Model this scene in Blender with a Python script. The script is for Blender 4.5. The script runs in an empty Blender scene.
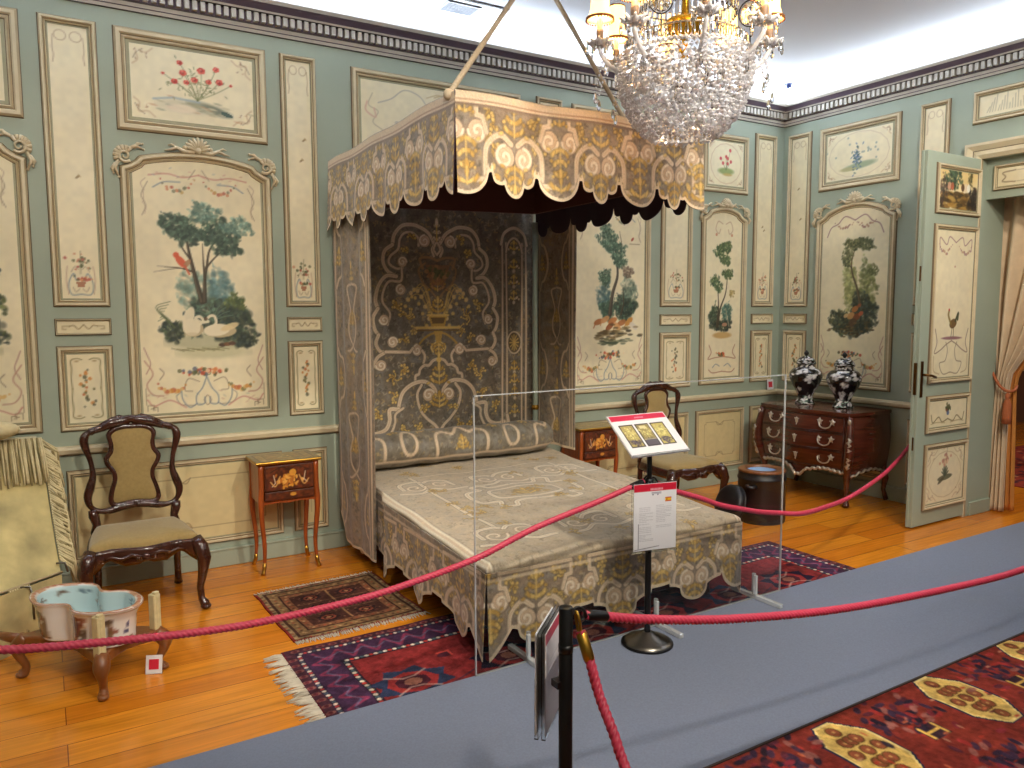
import bpy, bmesh, math, random
import numpy as np
from mathutils import Vector, Matrix, Euler
sc = bpy.context.scene
COL = sc.collection
PI = math.pi
R = math.radians

# ------------------------------------------------------------------ camera, world, exposure
# the camera stands at x=0, y=0; the back wall is y=5.19, the right wall x=6.25
cam_d = bpy.data.cameras.new('camera'); cam = bpy.data.objects.new('camera', cam_d); COL.objects.link(cam)
cam_d.sensor_width = 36; cam_d.lens = 771.56/1024*36; cam_d.clip_start = 0.05; cam_d.clip_end = 60
_r = Vector((0.85467, -0.519156, -0.0039112)); _u = Vector((0.0518973, 0.0779361, 0.9956067)); _f = Vector((0.5165707, 0.8511185, -0.0935525))
cam.matrix_world = Matrix(((_r.x, _u.x, -_f.x, 0), (_r.y, _u.y, -_f.y, 0), (_r.z, _u.z, -_f.z, 1.65), (0, 0, 0, 1)))
sc.camera = cam
sc.view_settings.view_transform = 'Standard'; sc.view_settings.look = 'None'
sc.view_settings.gamma = 1; sc.view_settings.use_curve_mapping = False
sc.view_settings.exposure = 0.53
w = bpy.data.worlds.new('world'); sc.world = w; w.use_nodes = True
w.node_tree.nodes['Background'].inputs[0].default_value = (0.9, 0.85, 0.8, 1)
w.node_tree.nodes['Background'].inputs[1].default_value = 0.12

DW, XW = 5.19, 6.25          # back wall plane y, right wall plane x
ZC = 3.74                    # ceiling height

def lamp(name, kind, loc, energy, color, size=None, aim=None, size_y=None, spot=None, blend=.5, parent=None):
    d = bpy.data.lights.new(name, kind); o = bpy.data.objects.new(name, d); COL.objects.link(o)
    d.energy = energy; d.color = color; o.location = loc
    if kind == 'AREA':
        d.shape = 'RECTANGLE'; d.size = size; d.size_y = size_y or size
    elif size is not None: d.shadow_soft_size = size
    if spot: d.spot_size = R(spot); d.spot_blend = blend
    if aim is not None: o.rotation_euler = (Vector(aim)-Vector(loc)).to_track_quat('-Z', 'Y').to_euler()
    if parent: o.parent = parent
    return o
COOL = (0.80, 0.90, 1.0); WARM = (1.0, 0.80, 0.55); NEUT = (1.0, 0.91, 0.78)
# LED tape lying on the cornice ledge, shining up on to the ceiling and the top of the walls
lamp('cove_strip_back', 'AREA', (2.0, DW-.10, 3.60), 72, COOL, 8.2, (2.0, DW-.55, 4.1), .05)
lamp('cove_strip_right', 'AREA', (XW-.10, 2.0, 3.60), 48, COOL, 6.2, (XW-.55, 2.0, 4.1), .05)
# fill spots added under the ceiling, out of view behind and beside the visitor
for i, (lx, ly, ax, ay, az, e, sp) in enumerate([
        (0.6, 1.2, 1.0, 5.1, 1.3, 140, 80), (2.2, 0.6, 2.6, 3.7, .4, 250, 75), (3.6, 0.8, 5.5, 4.6, 1.1, 145, 80),
        (-0.8, 2.0, 0.3, 4.8, .8, 70, 80), (4.6, 1.4, 6.2, 3.6, 1.2, 110, 80), (1.2, -.4, 2.0, 2.4, 0, 150, 90)]):
    lamp('fill_spot', 'SPOT', (lx, ly, ZC-.06), e, NEUT, .09, (ax, ay, az), spot=sp, blend=.8)
lamp('fill_strip_front', 'AREA', (1.5, -1.9, 3.3), 25, NEUT, 6, (1.5, -1.2, 3.7), .1)  # added ambient fill, unseen near the front wall, not on a cornice

# ------------------------------------------------------------------ tagging and linking
def tag(o, label=None, cat=None, group=None, kind=None):
    if label: o['label'] = label
    if cat: o['category'] = cat
    if group: o['group'] = group
    if kind: o['kind'] = kind
    return o
def empty(name, loc=(0, 0, 0), rz=0, parent=None):
    o = bpy.data.objects.new(name, None); COL.objects.link(o); o.location = loc; o.rotation_euler = (0, 0, rz)
    o.empty_display_size = .05
    if parent: o.parent = parent
    return o
def copy_tree(o, parent=None):
    c = o.copy(); COL.objects.link(c); c.parent = parent
    for ch in list(o.children): copy_tree(ch, c)
    return c

# ------------------------------------------------------------------ materials
def lin(c):
    r = []
    for v in c[:3]:
        v = v/255
        r.append(v/12.92 if v <= .04045 else ((v+.055)/1.055)**2.4)
    return tuple(r)+(1,)
MATS = {}
def mat(name, col=None, rough=.5, metal=0, attr=False, noise=0, nscale=20, bump=0, bscale=200, spec=.5, coat=0,
        trans=0, emit=None, estr=0, ior=1.5, stretch=None, sheen=0, alpha=1, sat=None):
    m = bpy.data.materials.new(name); m.use_nodes = True; MATS[name] = m
    nt = m.node_tree; b = nt.nodes['Principled BSDF']
    b.inputs['Roughness'].default_value = rough; b.inputs['Metallic'].default_value = metal
    b.inputs['Specular IOR Level'].default_value = spec; b.inputs['IOR'].default_value = ior
    b.inputs['Coat Weight'].default_value = coat; b.inputs['Transmission Weight'].default_value = trans
    b.inputs['Sheen Weight'].default_value = sheen; b.inputs['Alpha'].default_value = alpha
    tc = nt.nodes.new('ShaderNodeTexCoord'); mp = nt.nodes.new('ShaderNodeMapping')
    nt.links.new(tc.outputs['Object'], mp.inputs[0])
    if stretch: mp.inputs['Scale'].default_value = stretch
    src = None
    if attr:
        a = nt.nodes.new('ShaderNodeAttribute'); a.attribute_name = 'paint'; src = a.outputs['Color']
    elif col is not None:
        g = nt.nodes.new('ShaderNodeRGB'); g.outputs[0].default_value = lin(col); src = g.outputs[0]
    if src is not None:
        if noise:
            n = nt.nodes.new('ShaderNodeTexNoise'); n.inputs['Scale'].default_value = nscale; n.inputs['Detail'].default_value = 5
            nt.links.new(mp.outputs[0], n.inputs[0])
            mr = nt.nodes.new('ShaderNodeMapRange'); mr.inputs[1].default_value = .3; mr.inputs[2].default_value = .7
            mr.inputs[3].default_value = 1-noise; mr.inputs[4].default_value = 1+noise
            nt.links.new(n.outputs[0], mr.inputs[0])
            mx = nt.nodes.new('ShaderNodeVectorMath'); mx.operation = 'SCALE'
            nt.links.new(src, mx.inputs[0]); nt.links.new(mr.outputs[0], mx.inputs['Scale']); src = mx.outputs[0]
        nt.links.new(src, b.inputs['Base Color'])
    if emit:
        b.inputs['Emission Color'].default_value = lin(emit); b.inputs['Emission Strength'].default_value = estr
    if bump:
        n = nt.nodes.new('ShaderNodeTexNoise'); n.inputs['Scale'].default_value = bscale; n.inputs['Detail'].default_value = 3
        nt.links.new(mp.outputs[0], n.inputs[0])
        bp = nt.nodes.new('ShaderNodeBump'); bp.inputs['Strength'].default_value = bump; bp.inputs['Distance'].default_value = .004
        nt.links.new(n.outputs[0], bp.inputs['Height']); nt.links.new(bp.outputs[0], b.inputs['Normal'])
    return m
mat('wall_green', (160, 171, 152), .55, noise=.05, nscale=2.5, bump=.06, bscale=60)
mat('cream_mould', (208, 193, 158), .5, noise=.07, nscale=12)
mat('tan_mould', (176, 157, 122), .5, noise=.1, nscale=14)
mat('brown_line', (112, 92, 66), .6)
mat('grey_band', (162, 158, 126), .55, noise=.06)
mat('cornice_cream', (196, 190, 178), .5, noise=.06)
mat('cornice_dark', (104, 90, 106), .6)
mat('gap_dark', (84, 76, 76), .7)
mat('carved_tan', (206, 190, 156), .5, noise=.15, nscale=30)
mat('ceiling_white', (222, 226, 236), .8)
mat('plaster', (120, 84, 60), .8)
mat('paint', attr=True, rough=.5, noise=.03, nscale=9)
mat('cloth', attr=True, rough=.6, noise=.12, nscale=120, bump=.35, bscale=160, sheen=.25)
mat('rug', attr=True, rough=.95, noise=.2, nscale=60, bump=.8, bscale=260, spec=.1)
mat('canopy_lining', (62, 48, 62), .9)
mat('canopy_beam', (92, 52, 44), .6, noise=.2, stretch=(1, 30, 30))
mat('mahogany', (78, 34, 22), .25, noise=.35, nscale=5, coat=.4, stretch=(1, 1, 9))
mat('mahogany_dark', (62, 28, 20), .25, noise=.3, nscale=6, coat=.5)
mat('chair_wood', (62, 32, 22), .2, noise=.35, nscale=14, coat=.5, bump=.25, bscale=40)
mat('chair_cloth', (156, 132, 80), .85, noise=.1, nscale=60, bump=.4, bscale=240, sheen=.3)
mat('walnut', (122, 72, 34), .35, noise=.25, nscale=8, coat=.3, stretch=(3, 3, 1))
mat('satinwood', (158, 76, 30), .3, noise=.25, nscale=7, coat=.35, stretch=(9, 9, 1))
mat('kingwood', (96, 46, 22), .3, noise=.35, nscale=10, coat=.35)
mat('inlay', attr=True, rough=.3, noise=.12, nscale=30, coat=.35)
mat('brass', (196, 150, 62), .3, metal=1)
mat('gold', (226, 176, 60), .25, metal=1)
mat('silvered', (196, 186, 172), .35, metal=.7)
mat('black_metal', (22, 21, 22), .35, metal=.3)
mat('steel', (150, 146, 140), .25, metal=1)
mat('dark_steel', (128, 124, 116), .3, metal=1)
mat('black_leather', (18, 19, 24), .42, noise=.2, nscale=20, bump=.3)
mat('cream_paint', (206, 192, 146), .5, noise=.12, nscale=30)
mat('porcelain', attr=True, rough=.12, coat=.5)
mat('velvet', (190, 174, 118), .8, noise=.42, nscale=5, sheen=.6)
mat('fringe', (206, 190, 146), .85, noise=.15, nscale=20)
mat('rug_fringe', (198, 188, 168), .85, noise=.15, nscale=20)
mat('fringe_dark', (150, 134, 92), .85, noise=.15, nscale=20)
mat('rope_red', (196, 58, 84), .45, noise=.08, nscale=60)
mat('rope_cream', (196, 178, 150), .8, noise=.12, nscale=60)
mat('paper', attr=True, rough=.35)
mat('white_card', (226, 224, 226), .4)
mat('red_card', (206, 40, 62), .4)
mat('curtain', (214, 190, 156), .8, noise=.08, nscale=10, sheen=.3)
mat('curtain_lining', (196, 128, 58), .8, noise=.08, nscale=10)
mat('tassel', (168, 92, 52), .8)
mat('runner_blue', (120, 128, 146), .95, noise=.07, nscale=120, bump=.4, bscale=400, spec=.1)
mat('runner_edge', (52, 40, 36), .9)
mat('wax', (232, 212, 160), .5)
mat('shade', (255, 226, 160), .8, emit=(255, 214, 140), estr=3.0)
mat('shade_trim', (150, 96, 50), .7)
mat('candle_collar', (120, 100, 84), .5)
mat('orange_cloth', (214, 142, 60), .8, noise=.1, nscale=20)
mat('dark_wood', (64, 34, 22), .35, noise=.2)
mat('vent_grey', (84, 88, 98), .5)
mat('vent_dark', (14, 14, 18), .6)
mat('dome_dark', (54, 66, 110), .1, coat=.8)
mat('blue_water', (150, 178, 214), .1, coat=.5)
def glassmat(name, col, rough, ior):
    m = bpy.data.materials.new(name); m.use_nodes = True; MATS[name] = m
    b = m.node_tree.nodes['Principled BSDF']; b.inputs['Base Color'].default_value = col
    b.inputs['Roughness'].default_value = rough; b.inputs['Transmission Weight'].default_value = 1; b.inputs['IOR'].default_value = ior
    return m
glassmat('crystal', (1, 1, 1, 1), 0.0, 1.55)
def clear_sheet_mat():
    m = bpy.data.materials.new('acrylic'); m.use_nodes = True; MATS['acrylic'] = m; nt = m.node_tree
    nt.nodes.remove(nt.nodes['Principled BSDF']); out = nt.nodes['Material Output']
    t = nt.nodes.new('ShaderNodeBsdfTransparent'); t.inputs[0].default_value = (.985, .99, .99, 1)
    g = nt.nodes.new('ShaderNodeBsdfGlossy'); g.inputs['Roughness'].default_value = .02
    f = nt.nodes.new('ShaderNodeFresnel'); f.inputs[0].default_value = 1.2
    mx = nt.nodes.new('ShaderNodeMixShader'); nt.links.new(f.outputs[0], mx.inputs[0]); nt.links.new(t.outputs[0], mx.inputs[1]); nt.links.new(g.outputs[0], mx.inputs[2])
    nt.links.new(mx.outputs[0], out.inputs[0])
clear_sheet_mat()
glassmat('acrylic_edge', (.95, .98, .98, 1), 0.03, 1.45)
mat('bead_glass', (246, 246, 250), .08, trans=.38, coat=.8, ior=1.6, spec=.9)
mat('polished_edge', (244, 248, 250), .08, trans=.6, coat=.5)
mat('bronze', (110, 78, 44), .35, metal=1)
# floor boards
def floor_mat():
    m = bpy.data.materials.new('floor_boards'); m.use_nodes = True; MATS['floor_boards'] = m
    nt = m.node_tree; b = nt.nodes['Principled BSDF']; b.inputs['Roughness'].default_value = .2
    b.inputs['Coat Weight'].default_value = .25; b.inputs['Coat Roughness'].default_value = .2
    tc = nt.nodes.new('ShaderNodeTexCoord')
    br = nt.nodes.new('ShaderNodeTexBrick'); br.inputs['Scale'].default_value = 1
    br.inputs['Brick Width'].default_value = 3.1; br.inputs['Row Height'].default_value = .165
    br.inputs['Mortar Size'].default_value = .0022; br.inputs['Mortar Smooth'].default_value = .3
    br.offset = .37; br.inputs['Bias'].default_value = 0
    br.inputs['Color1'].default_value = lin((222, 140, 36)); br.inputs['Color2'].default_value = lin((200, 114, 24))
    br.inputs['Mortar'].default_value = lin((120, 62, 14))
    nt.links.new(tc.outputs['Object'], br.inputs[0])
    mp = nt.nodes.new('ShaderNodeMapping'); mp.inputs['Scale'].default_value = (1.2, 22, 1)
    nt.links.new(tc.outputs['Object'], mp.inputs[0])
    n = nt.nodes.new('ShaderNodeTexNoise'); n.inputs['Scale'].default_value = 2.2; n.inputs['Detail'].default_value = 6; n.inputs['Distortion'].default_value = .6
    nt.links.new(mp.outputs[0], n.inputs[0])
    mr = nt.nodes.new('ShaderNodeMapRange'); mr.inputs[1].default_value = .3; mr.inputs[2].default_value = .7; mr.inputs[3].default_value = .8; mr.inputs[4].default_value = 1.15
    nt.links.new(n.outputs[0], mr.inputs[0])
    vm = nt.nodes.new('ShaderNodeVectorMath'); vm.operation = 'SCALE'
    nt.links.new(br.outputs[0], vm.inputs[0]); nt.links.new(mr.outputs[0], vm.inputs['Scale'])
    nt.links.new(vm.outputs[0], b.inputs['Base Color'])
floor_mat()

# ------------------------------------------------------------------ mesh builder
def vperp(t):
    a = Vector((0, 0, 1)) if abs(t.z) < .9 else Vector((1, 0, 0))
    n = t.cross(a).normalized(); return n, t.cross(n).normalized()
class MB:
    def __init__(s): s.v = []; s.f = []; s.m = []; s.mats = []; s.sm = []
    def mi(s, m):
        if m not in s.mats: s.mats.append(m)
        return s.mats.index(m)
    def face(s, idx, m, smooth=False): s.f.append(tuple(idx)); s.m.append(s.mi(m)); s.sm.append(smooth)
    def add(s, vs, fs, m, smooth=False):
        o = len(s.v); s.v += [tuple(v) for v in vs]
        for f in fs: s.face([i+o for i in f], m, smooth)
    def box(s, lo, hi, m, bev=0, M=None):
        x0, y0, z0 = lo; x1, y1, z1 = hi
        if bev and min(x1-x0, y1-y0, z1-z0) > 2.2*bev:
            b = bev; vs = []; fs = []
            # rounded box: three nested slabs as an 24-vertex chamfered box
            P = {}
            for ix, X in ((0, x0), (1, x1)):
                for iy, Y in ((0, y0), (1, y1)):
                    for iz, Z in ((0, z0), (1, z1)):
                        sx, sy, sz = 1-2*ix, 1-2*iy, 1-2*iz
                        P[ix, iy, iz, 0] = len(vs); vs.append((X, Y+sy*b, Z+sz*b))
                        P[ix, iy, iz, 1] = len(vs); vs.append((X+sx*b, Y, Z+sz*b))
                        P[ix, iy, iz, 2] = len(vs); vs.append((X+sx*b, Y+sy*b, Z))
            for i in (0, 1):
                fs.append([P[i, 0, 0, 0], P[i, 1, 0, 0], P[i, 1, 1, 0], P[i, 0, 1, 0]])
                fs.append([P[0, i, 0, 1], P[1, i, 0, 1], P[1, i, 1, 1], P[0, i, 1, 1]])
                fs.append([P[0, 0, i, 2], P[1, 0, i, 2], P[1, 1, i, 2], P[0, 1, i, 2]])
            for a in (0, 1):
                for c in (0, 1):
                    fs.append([P[0, a, c, 1], P[1, a, c, 1], P[1, a, c, 2], P[0, a, c, 2]])
                    fs.append([P[a, 0, c, 0], P[a, 1, c, 0], P[a, 1, c, 2], P[a, 0, c, 2]])
                    fs.append([P[a, c, 0, 0], P[a, c, 1, 0], P[a, c, 1, 1], P[a, c, 0, 1]])
                    for e in (0, 1): fs.append([P[a, c, e, 0], P[a, c, e, 1], P[a, c, e, 2]])
        else:
            vs = [(x, y, z) for x in (x0, x1) for y in (y0, y1) for z in (z0, z1)]
            fs = [(0, 1, 3, 2), (4, 6, 7, 5), (0, 4, 5, 1), (2, 3, 7, 6), (0, 2, 6, 4), (1, 5, 7, 3)]
        if M is not None: vs = [M @ Vector(v) for v in vs]
        s.add(vs, fs, m)
        return s
    def tube(s, pts, r, m, n=8, caps=True, smooth=True, sx=1, sy=1, closed=False):
        pts = [Vector(p) for p in pts]; k = len(pts)
        rr = r if isinstance(r, (list, tuple)) else [r]*k
        T = [((pts[(i+1) % k] if closed or i < k-1 else pts[i])-(pts[i-1] if closed or i > 0 else pts[i])).normalized() for i in range(k)]
        a, b = vperp(T[0]); vs = []
        for i in range(k):
            if i:
                ax = T[i-1].cross(T[i])
                if ax.length > 1e-6:
                    q = Matrix.Rotation(T[i-1].angle(T[i]), 3, ax.normalized()); a = q @ a; b = q @ b
            for j in range(n):
                t = 2*PI*j/n; vs.append(pts[i]+(a*math.cos(t)*sx+b*math.sin(t)*sy)*rr[i])
        fs = []
        for i in range(k if closed else k-1):
            for j in range(n):
                i2 = (i+1) % k; fs.append((i*n+j, i*n+(j+1) % n, i2*n+(j+1) % n, i2*n+j))
        if caps and not closed: fs += [tuple(range(n)), tuple((k-1)*n+j for j in range(n))]
        s.add(vs, fs, m, smooth); return s
    def lathe(s, prof, m, c=(0, 0, 0), n=24, smooth=True, fn=None, caps=False, squash=(1, 1)):
        vs = []; k = len(prof)
        for (r, z) in prof:
            for j in range(n):
                t = 2*PI*j/n; q = r*(fn(t, z) if fn else 1)
                vs.append((c[0]+q*math.cos(t)*squash[0], c[1]+q*math.sin(t)*squash[1], c[2]+z))
        fs = [(i*n+j, i*n+(j+1) % n, (i+1)*n+(j+1) % n, (i+1)*n+j) for i in range(k-1) for j in range(n)]
        if caps: fs += [tuple(range(n)), tuple((k-1)*n+j for j in range(n))]
        s.add(vs, fs, m, smooth); return s
    def sphere(s, c, r, m, n=12, k=8, smooth=True):
        rx, ry, rz = r if isinstance(r, (tuple, list)) else (r, r, r)
        vs = [(c[0], c[1], c[2]-rz)]
        for i in range(1, k):
            p = -PI/2+PI*i/k
            for j in range(n):
                t = 2*PI*j/n; vs.append((c[0]+rx*math.cos(p)*math.cos(t), c[1]+ry*math.cos(p)*math.sin(t), c[2]+rz*math.sin(p)))
        vs.append((c[0], c[1], c[2]+rz)); fs = []
        for j in range(n):
            fs.append((0, 1+(j+1) % n, 1+j)); fs.append((len(vs)-1, 1+(k-2)*n+j, 1+(k-2)*n+(j+1) % n))
            for i in range(k-2): fs.append((1+i*n+j, 1+i*n+(j+1) % n, 1+(i+1)*n+(j+1) % n, 1+(i+1)*n+j))
        s.add(vs, fs, m, smooth); return s
    def prism(s, poly, z0, z1, m, M=None, smooth=False):
        k = len(poly); vs = [(x, y, z0) for x, y in poly]+[(x, y, z1) for x, y in poly]
        if M is not None: vs = [M(*v) if callable(M) else M @ Vector(v) for v in vs]
        o = len(s.v); s.v += [tuple(v) for v in vs]
        for j in range(k): s.face([o+j, o+(j+1) % k, o+k+(j+1) % k, o+k+j], m, smooth)
        s.face([o+j for j in range(k)], m); s.face([o+k+j for j in range(k)], m); return s
    def grid(s, P, nu, nv, m, smooth=True):
        o = len(s.v); s.v += [tuple(P(i/nu, j/nv)) for j in range(nv+1) for i in range(nu+1)]
        for j in range(nv):
            for i in range(nu):
                a = o+j*(nu+1)+i; s.face((a, a+1, a+nu+2, a+nu+1), m, smooth)
        return s
    def sweep(s, outline, prof, map3, closed=True, smooth=False):
        """outline: list of (a,z) in wall plane; prof: list of (inward offset, height, material of the strip that follows)"""
        k = len(outline); P = [Vector(p) for p in outline]
        area = sum(P[i].x*P[(i+1) % k].y-P[(i+1) % k].x*P[i].y for i in range(k)) if closed else 1
        sg = 1 if area > 0 else -1; N = []
        for i in range(k):
            e1 = (P[i]-P[i-1]) if (closed or i > 0) else (P[1]-P[0]); e2 = (P[(i+1) % k]-P[i]) if (closed or i < k-1) else (P[-1]-P[-2])
            e1 = e1.normalized(); e2 = e2.normalized()
            n1 = Vector((-e1.y, e1.x)); n2 = Vector((-e2.y, e2.x)); n = n1+n2
            n = n/max(.35, n.dot(n1)) if n.length > 1e-6 else n1
            N.append(n*sg)
        o = len(s.v); q = len(prof)
        for i in range(k):
            for (d, h, _) in prof:
                p = P[i]+N[i]*d; s.v.append(tuple(map3(p.x, p.y, h)))
        for i in range(k if closed else k-1):
            for j in range(q-1):
                a = o+i*q+j; b = o+((i+1) % k)*q+j; s.face((a, a+1, b+1, b), prof[j][2], smooth)
        return s
    def build(s, name, parent=None, loc=None, recalc=True, solid=0, bevel=0, sub=0, shade=None):
        me = bpy.data.meshes.new(name); me.from_pydata(s.v, [], s.f)
        for m in s.mats: me.materials.append(MATS[m])
        me.polygons.foreach_set('material_index', s.m)
        me.polygons.foreach_set('use_smooth', s.sm if shade is None else [shade]*len(s.f))
        if recalc:
            bm = bmesh.new(); bm.from_mesh(me); bmesh.ops.recalc_face_normals(bm, faces=bm.faces); bm.to_mesh(me); bm.free()
        me.update()
        o = bpy.data.objects.new(name, me); COL.objects.link(o)
        if parent: o.parent = parent
        if loc: o.location = loc
        if bevel:
            md = o.modifiers.new('bevel', 'BEVEL'); md.width = bevel; md.segments = 2; md.limit_method = 'ANGLE'; md.angle_limit = R(40)
        if solid:
            md = o.modifiers.new('solid', 'SOLIDIFY'); md.thickness = solid; md.offset = 0
        if sub:
            md = o.modifiers.new('sub', 'SUBSURF'); md.levels = sub; md.render_levels = sub
        return o
def crv(pts, n=8, closed=False):
    """Catmull-Rom through the points"""
    P = [Vector(p) for p in pts]; k = len(P); out = []
    for i in range(k if closed else k-1):
        p0 = P[i-1] if (closed or i > 0) else P[0]*2-P[1]; p1 = P[i]; p2 = P[(i+1) % k]
        p3 = P[(i+2) % k] if (closed or i < k-2) else P[-1]*2-P[-2]
        for j in range(n):
            t = j/n; out.append(.5*((2*p1)+(p2-p0)*t+(2*p0-5*p1+4*p2-p3)*t*t+(3*p1-p0-3*p2+p3)*t**3))
    if not closed: out.append(P[-1])
    return out

# ------------------------------------------------------------------ painted pattern rasters (colour per vertex of a fine grid)
SR = np.array([((v/255)/12.92 if v/255 <= .04045 else ((v/255+.055)/1.055)**2.4) for v in range(256)])
class Canvas:
    def __init__(s, x0, y0, x1, y1, base, px=.006, seed=1):
        s.x0, s.y0, s.x1, s.y1 = x0, y0, x1, y1
        s.nx = max(2, int(round((x1-x0)/px))+1); s.ny = max(2, int(round((y1-y0)/px))+1)
        s.px = (x1-x0)/(s.nx-1); s.X = np.linspace(x0, x1, s.nx); s.Y = np.linspace(y0, y1, s.ny)
        s.a = np.ones((s.ny, s.nx, 3))*np.array(base[:3], float); s.rng = np.random.RandomState(seed); s.rd = random.Random(seed)
        s.T = None
    def _t(s, x, y): return s.T(x, y) if s.T else (x, y)
    def _win(s, xa, xb, ya, yb):
        i0 = max(0, int((xa-s.x0)/s.px)); i1 = min(s.nx, int((xb-s.x0)/s.px)+2)
        py = (s.y1-s.y0)/(s.ny-1); j0 = max(0, int((ya-s.y0)/py)); j1 = min(s.ny, int((yb-s.y0)/py)+2)
        return i0, i1, j0, j1
    def _mix(s, i0, i1, j0, j1, al, col):
        s.a[j0:j1, i0:i1] += al[..., None]*(np.array(col[:3], float)-s.a[j0:j1, i0:i1])
    def dab(s, x, y, r, col, al=1, ry=None, rot=0, soft=None):
        x, y = s._t(x, y); ry = ry or r; R_ = max(r, ry)+s.px*1.5
        i0, i1, j0, j1 = s._win(x-R_, x+R_, y-R_, y+R_)
        if i1 <= i0 or j1 <= j0: return
        dx = s.X[i0:i1][None]-x; dy = s.Y[j0:j1][:, None]-y
        c, n = math.cos(rot), math.sin(rot); u = (dx*c+dy*n)/r; v = (-dx*n+dy*c)/ry
        d = np.sqrt(u*u+v*v); k = soft if soft else min(1, .8*s.px/min(r, ry))
        s._mix(i0, i1, j0, j1, np.clip((1-d)/k+.5, 0, 1)*al, col)
    def line(s, pts, w, col, al=1, taper=False):
        pts = [s._t(p[0], p[1]) for p in pts]
        xs = [p[0] for p in pts]; ys = [p[1] for p in pts]; k = len(pts)
        i0, i1, j0, j1 = s._win(min(xs)-w, max(xs)+w, min(ys)-w, max(ys)+w)
        if i1 <= i0 or j1 <= j0: return
        gx = s.X[i0:i1][None]; gy = s.Y[j0:j1][:, None]; A = np.zeros((j1-j0, i1-i0))
        for i in range(k-1):
            (ax, ay), (bx, by) = pts[i], pts[i+1]; L = (bx-ax)**2+(by-ay)**2+1e-12
            t = np.clip(((gx-ax)*(bx-ax)+(gy-ay)*(by-ay))/L, 0, 1)
            d = np.hypot(gx-ax-t*(bx-ax), gy-ay-t*(by-ay))
            ww = w*(1-.8*(i/(k-1))) if taper else w
            cov = min(1, ww/s.px*1.2)
            A = np.maximum(A, np.clip((max(ww, s.px*.8)/2-d)/s.px+.5, 0, 1)*cov)
        s._mix(i0, i1, j0, j1, A*al, col)
    def cur(s, pts, w, col, al=1, taper=False, n=6): s.line([(p.x, p.y) for p in crv([(a, b, 0) for a, b in pts], n)], w, col, al, taper)
    def poly(s, pts, col, al=1):
        pts = [s._t(p[0], p[1]) for p in pts]
        xs = [p[0] for p in pts]; ys = [p[1] for p in pts]
        i0, i1, j0, j1 = s._win(min(xs), max(xs), min(ys), max(ys))
        if i1 <= i0 or j1 <= j0: return
        gx = np.broadcast_to(s.X[i0:i1][None], (j1-j0, i1-i0)); gy = np.broadcast_to(s.Y[j0:j1][:, None], (j1-j0, i1-i0)); ins = np.zeros(gx.shape, bool)
        for i in range(len(pts)):
            (ax, ay), (bx, by) = pts[i-1], pts[i]
            if ay == by: continue
            ins ^= ((ay > gy) != (by > gy)) & (gx < (bx-ax)*(gy-ay)/(by-ay)+ax)
        s._mix(i0, i1, j0, j1, ins*float(al), col)
    def spiral(s, cx, cy, r, w, col, turns=1.4, a0=0, d=1, r1=.15, al=1):
        n = int(14*turns)+2
        s.line([(cx+r*(1-(1-r1)*i/n)*math.cos(a0+d*2*PI*turns*i/n), cy+r*(1-(1-r1)*i/n)*math.sin(a0+d*2*PI*turns*i/n)) for i in range(n+1)], w, col, al)
    def arc(s, cx, cy, r, a0, a1, w, col, al=1, ry=None):
        n = 16; ry = ry or r
        s.line([(cx+r*math.cos(R(a0+(a1-a0)*i/n)), cy+ry*math.sin(R(a0+(a1-a0)*i/n))) for i in range(n+1)], w, col, al)
    def foliage(s, cx, cy, rx, ry, cols, n, r, al=.8, fall=1.0):
        for i in range(int(n*1.7)):
            t = s.rd.random()*2*PI; q = s.rd.random()**.55*fall*(1+.18*math.sin(3*t+cx*9)+.12*math.sin(7*t+cy*11))
            x = cx+rx*q*math.cos(t); y = cy+ry*q*math.sin(t); k = s.rd.random(); c0 = s.rd.choice(cols)
            if k > .62 and i > n*.5:      # lighter leaves on the painted light side of the clump
                x -= rx*.16; y += ry*.18; c0 = tuple(min(255, v*1.32+14) for v in c0); rr_ = r*.55
            else: rr_ = r*(.95 if i < n*.6 else .65)
            s.dab(x, y, rr_*s.rd.uniform(.5, 1.2), c0, al*s.rd.uniform(.45, .95), ry=rr_*s.rd.uniform(.3, .8), rot=s.rd.uniform(0, PI), soft=.7)
    def mottle(s, amp, cell, col=None):
        gx = int((s.x1-s.x0)/cell)+3; gy = int((s.y1-s.y0)/cell)+3
        G = s.rng.rand(gy, gx)*2-1
        fx = (s.X-s.x0)/cell; fy = (s.Y-s.y0)/cell; ix = fx.astype(int); iy = fy.astype(int)
        tx = (fx-ix); ty = (fy-iy); tx = tx*tx*(3-2*tx); ty = ty*ty*(3-2*ty)
        a = G[iy][:, ix]; b = G[iy][:, ix+1]; c = G[iy+1][:, ix]; d = G[iy+1][:, ix+1]
        v = (a*(1-tx)+b*tx)*(1-ty)[:, None]+(c*(1-tx)+d*tx)*ty[:, None]
        if col is None: s.a *= (1+amp*v)[..., None]
        else: s.a += (np.clip(v, 0, 1)*amp)[..., None]*(np.array(col[:3], float)-s.a)
    def sample(s, x, y):
        fx = np.clip((x-s.x0)/(s.x1-s.x0)*(s.nx-1), 0, s.nx-1.001); fy = np.clip((y-s.y0)/(s.y1-s.y0)*(s.ny-1), 0, s.ny-1.001)
        ix = fx.astype(int); iy = fy.astype(int); tx = (fx-ix)[..., None]; ty = (fy-iy)[..., None]
        return (s.a[iy, ix]*(1-tx)+s.a[iy, ix+1]*tx)*(1-ty)+(s.a[iy+1, ix]*(1-tx)+s.a[iy+1, ix+1]*tx)*ty
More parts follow.
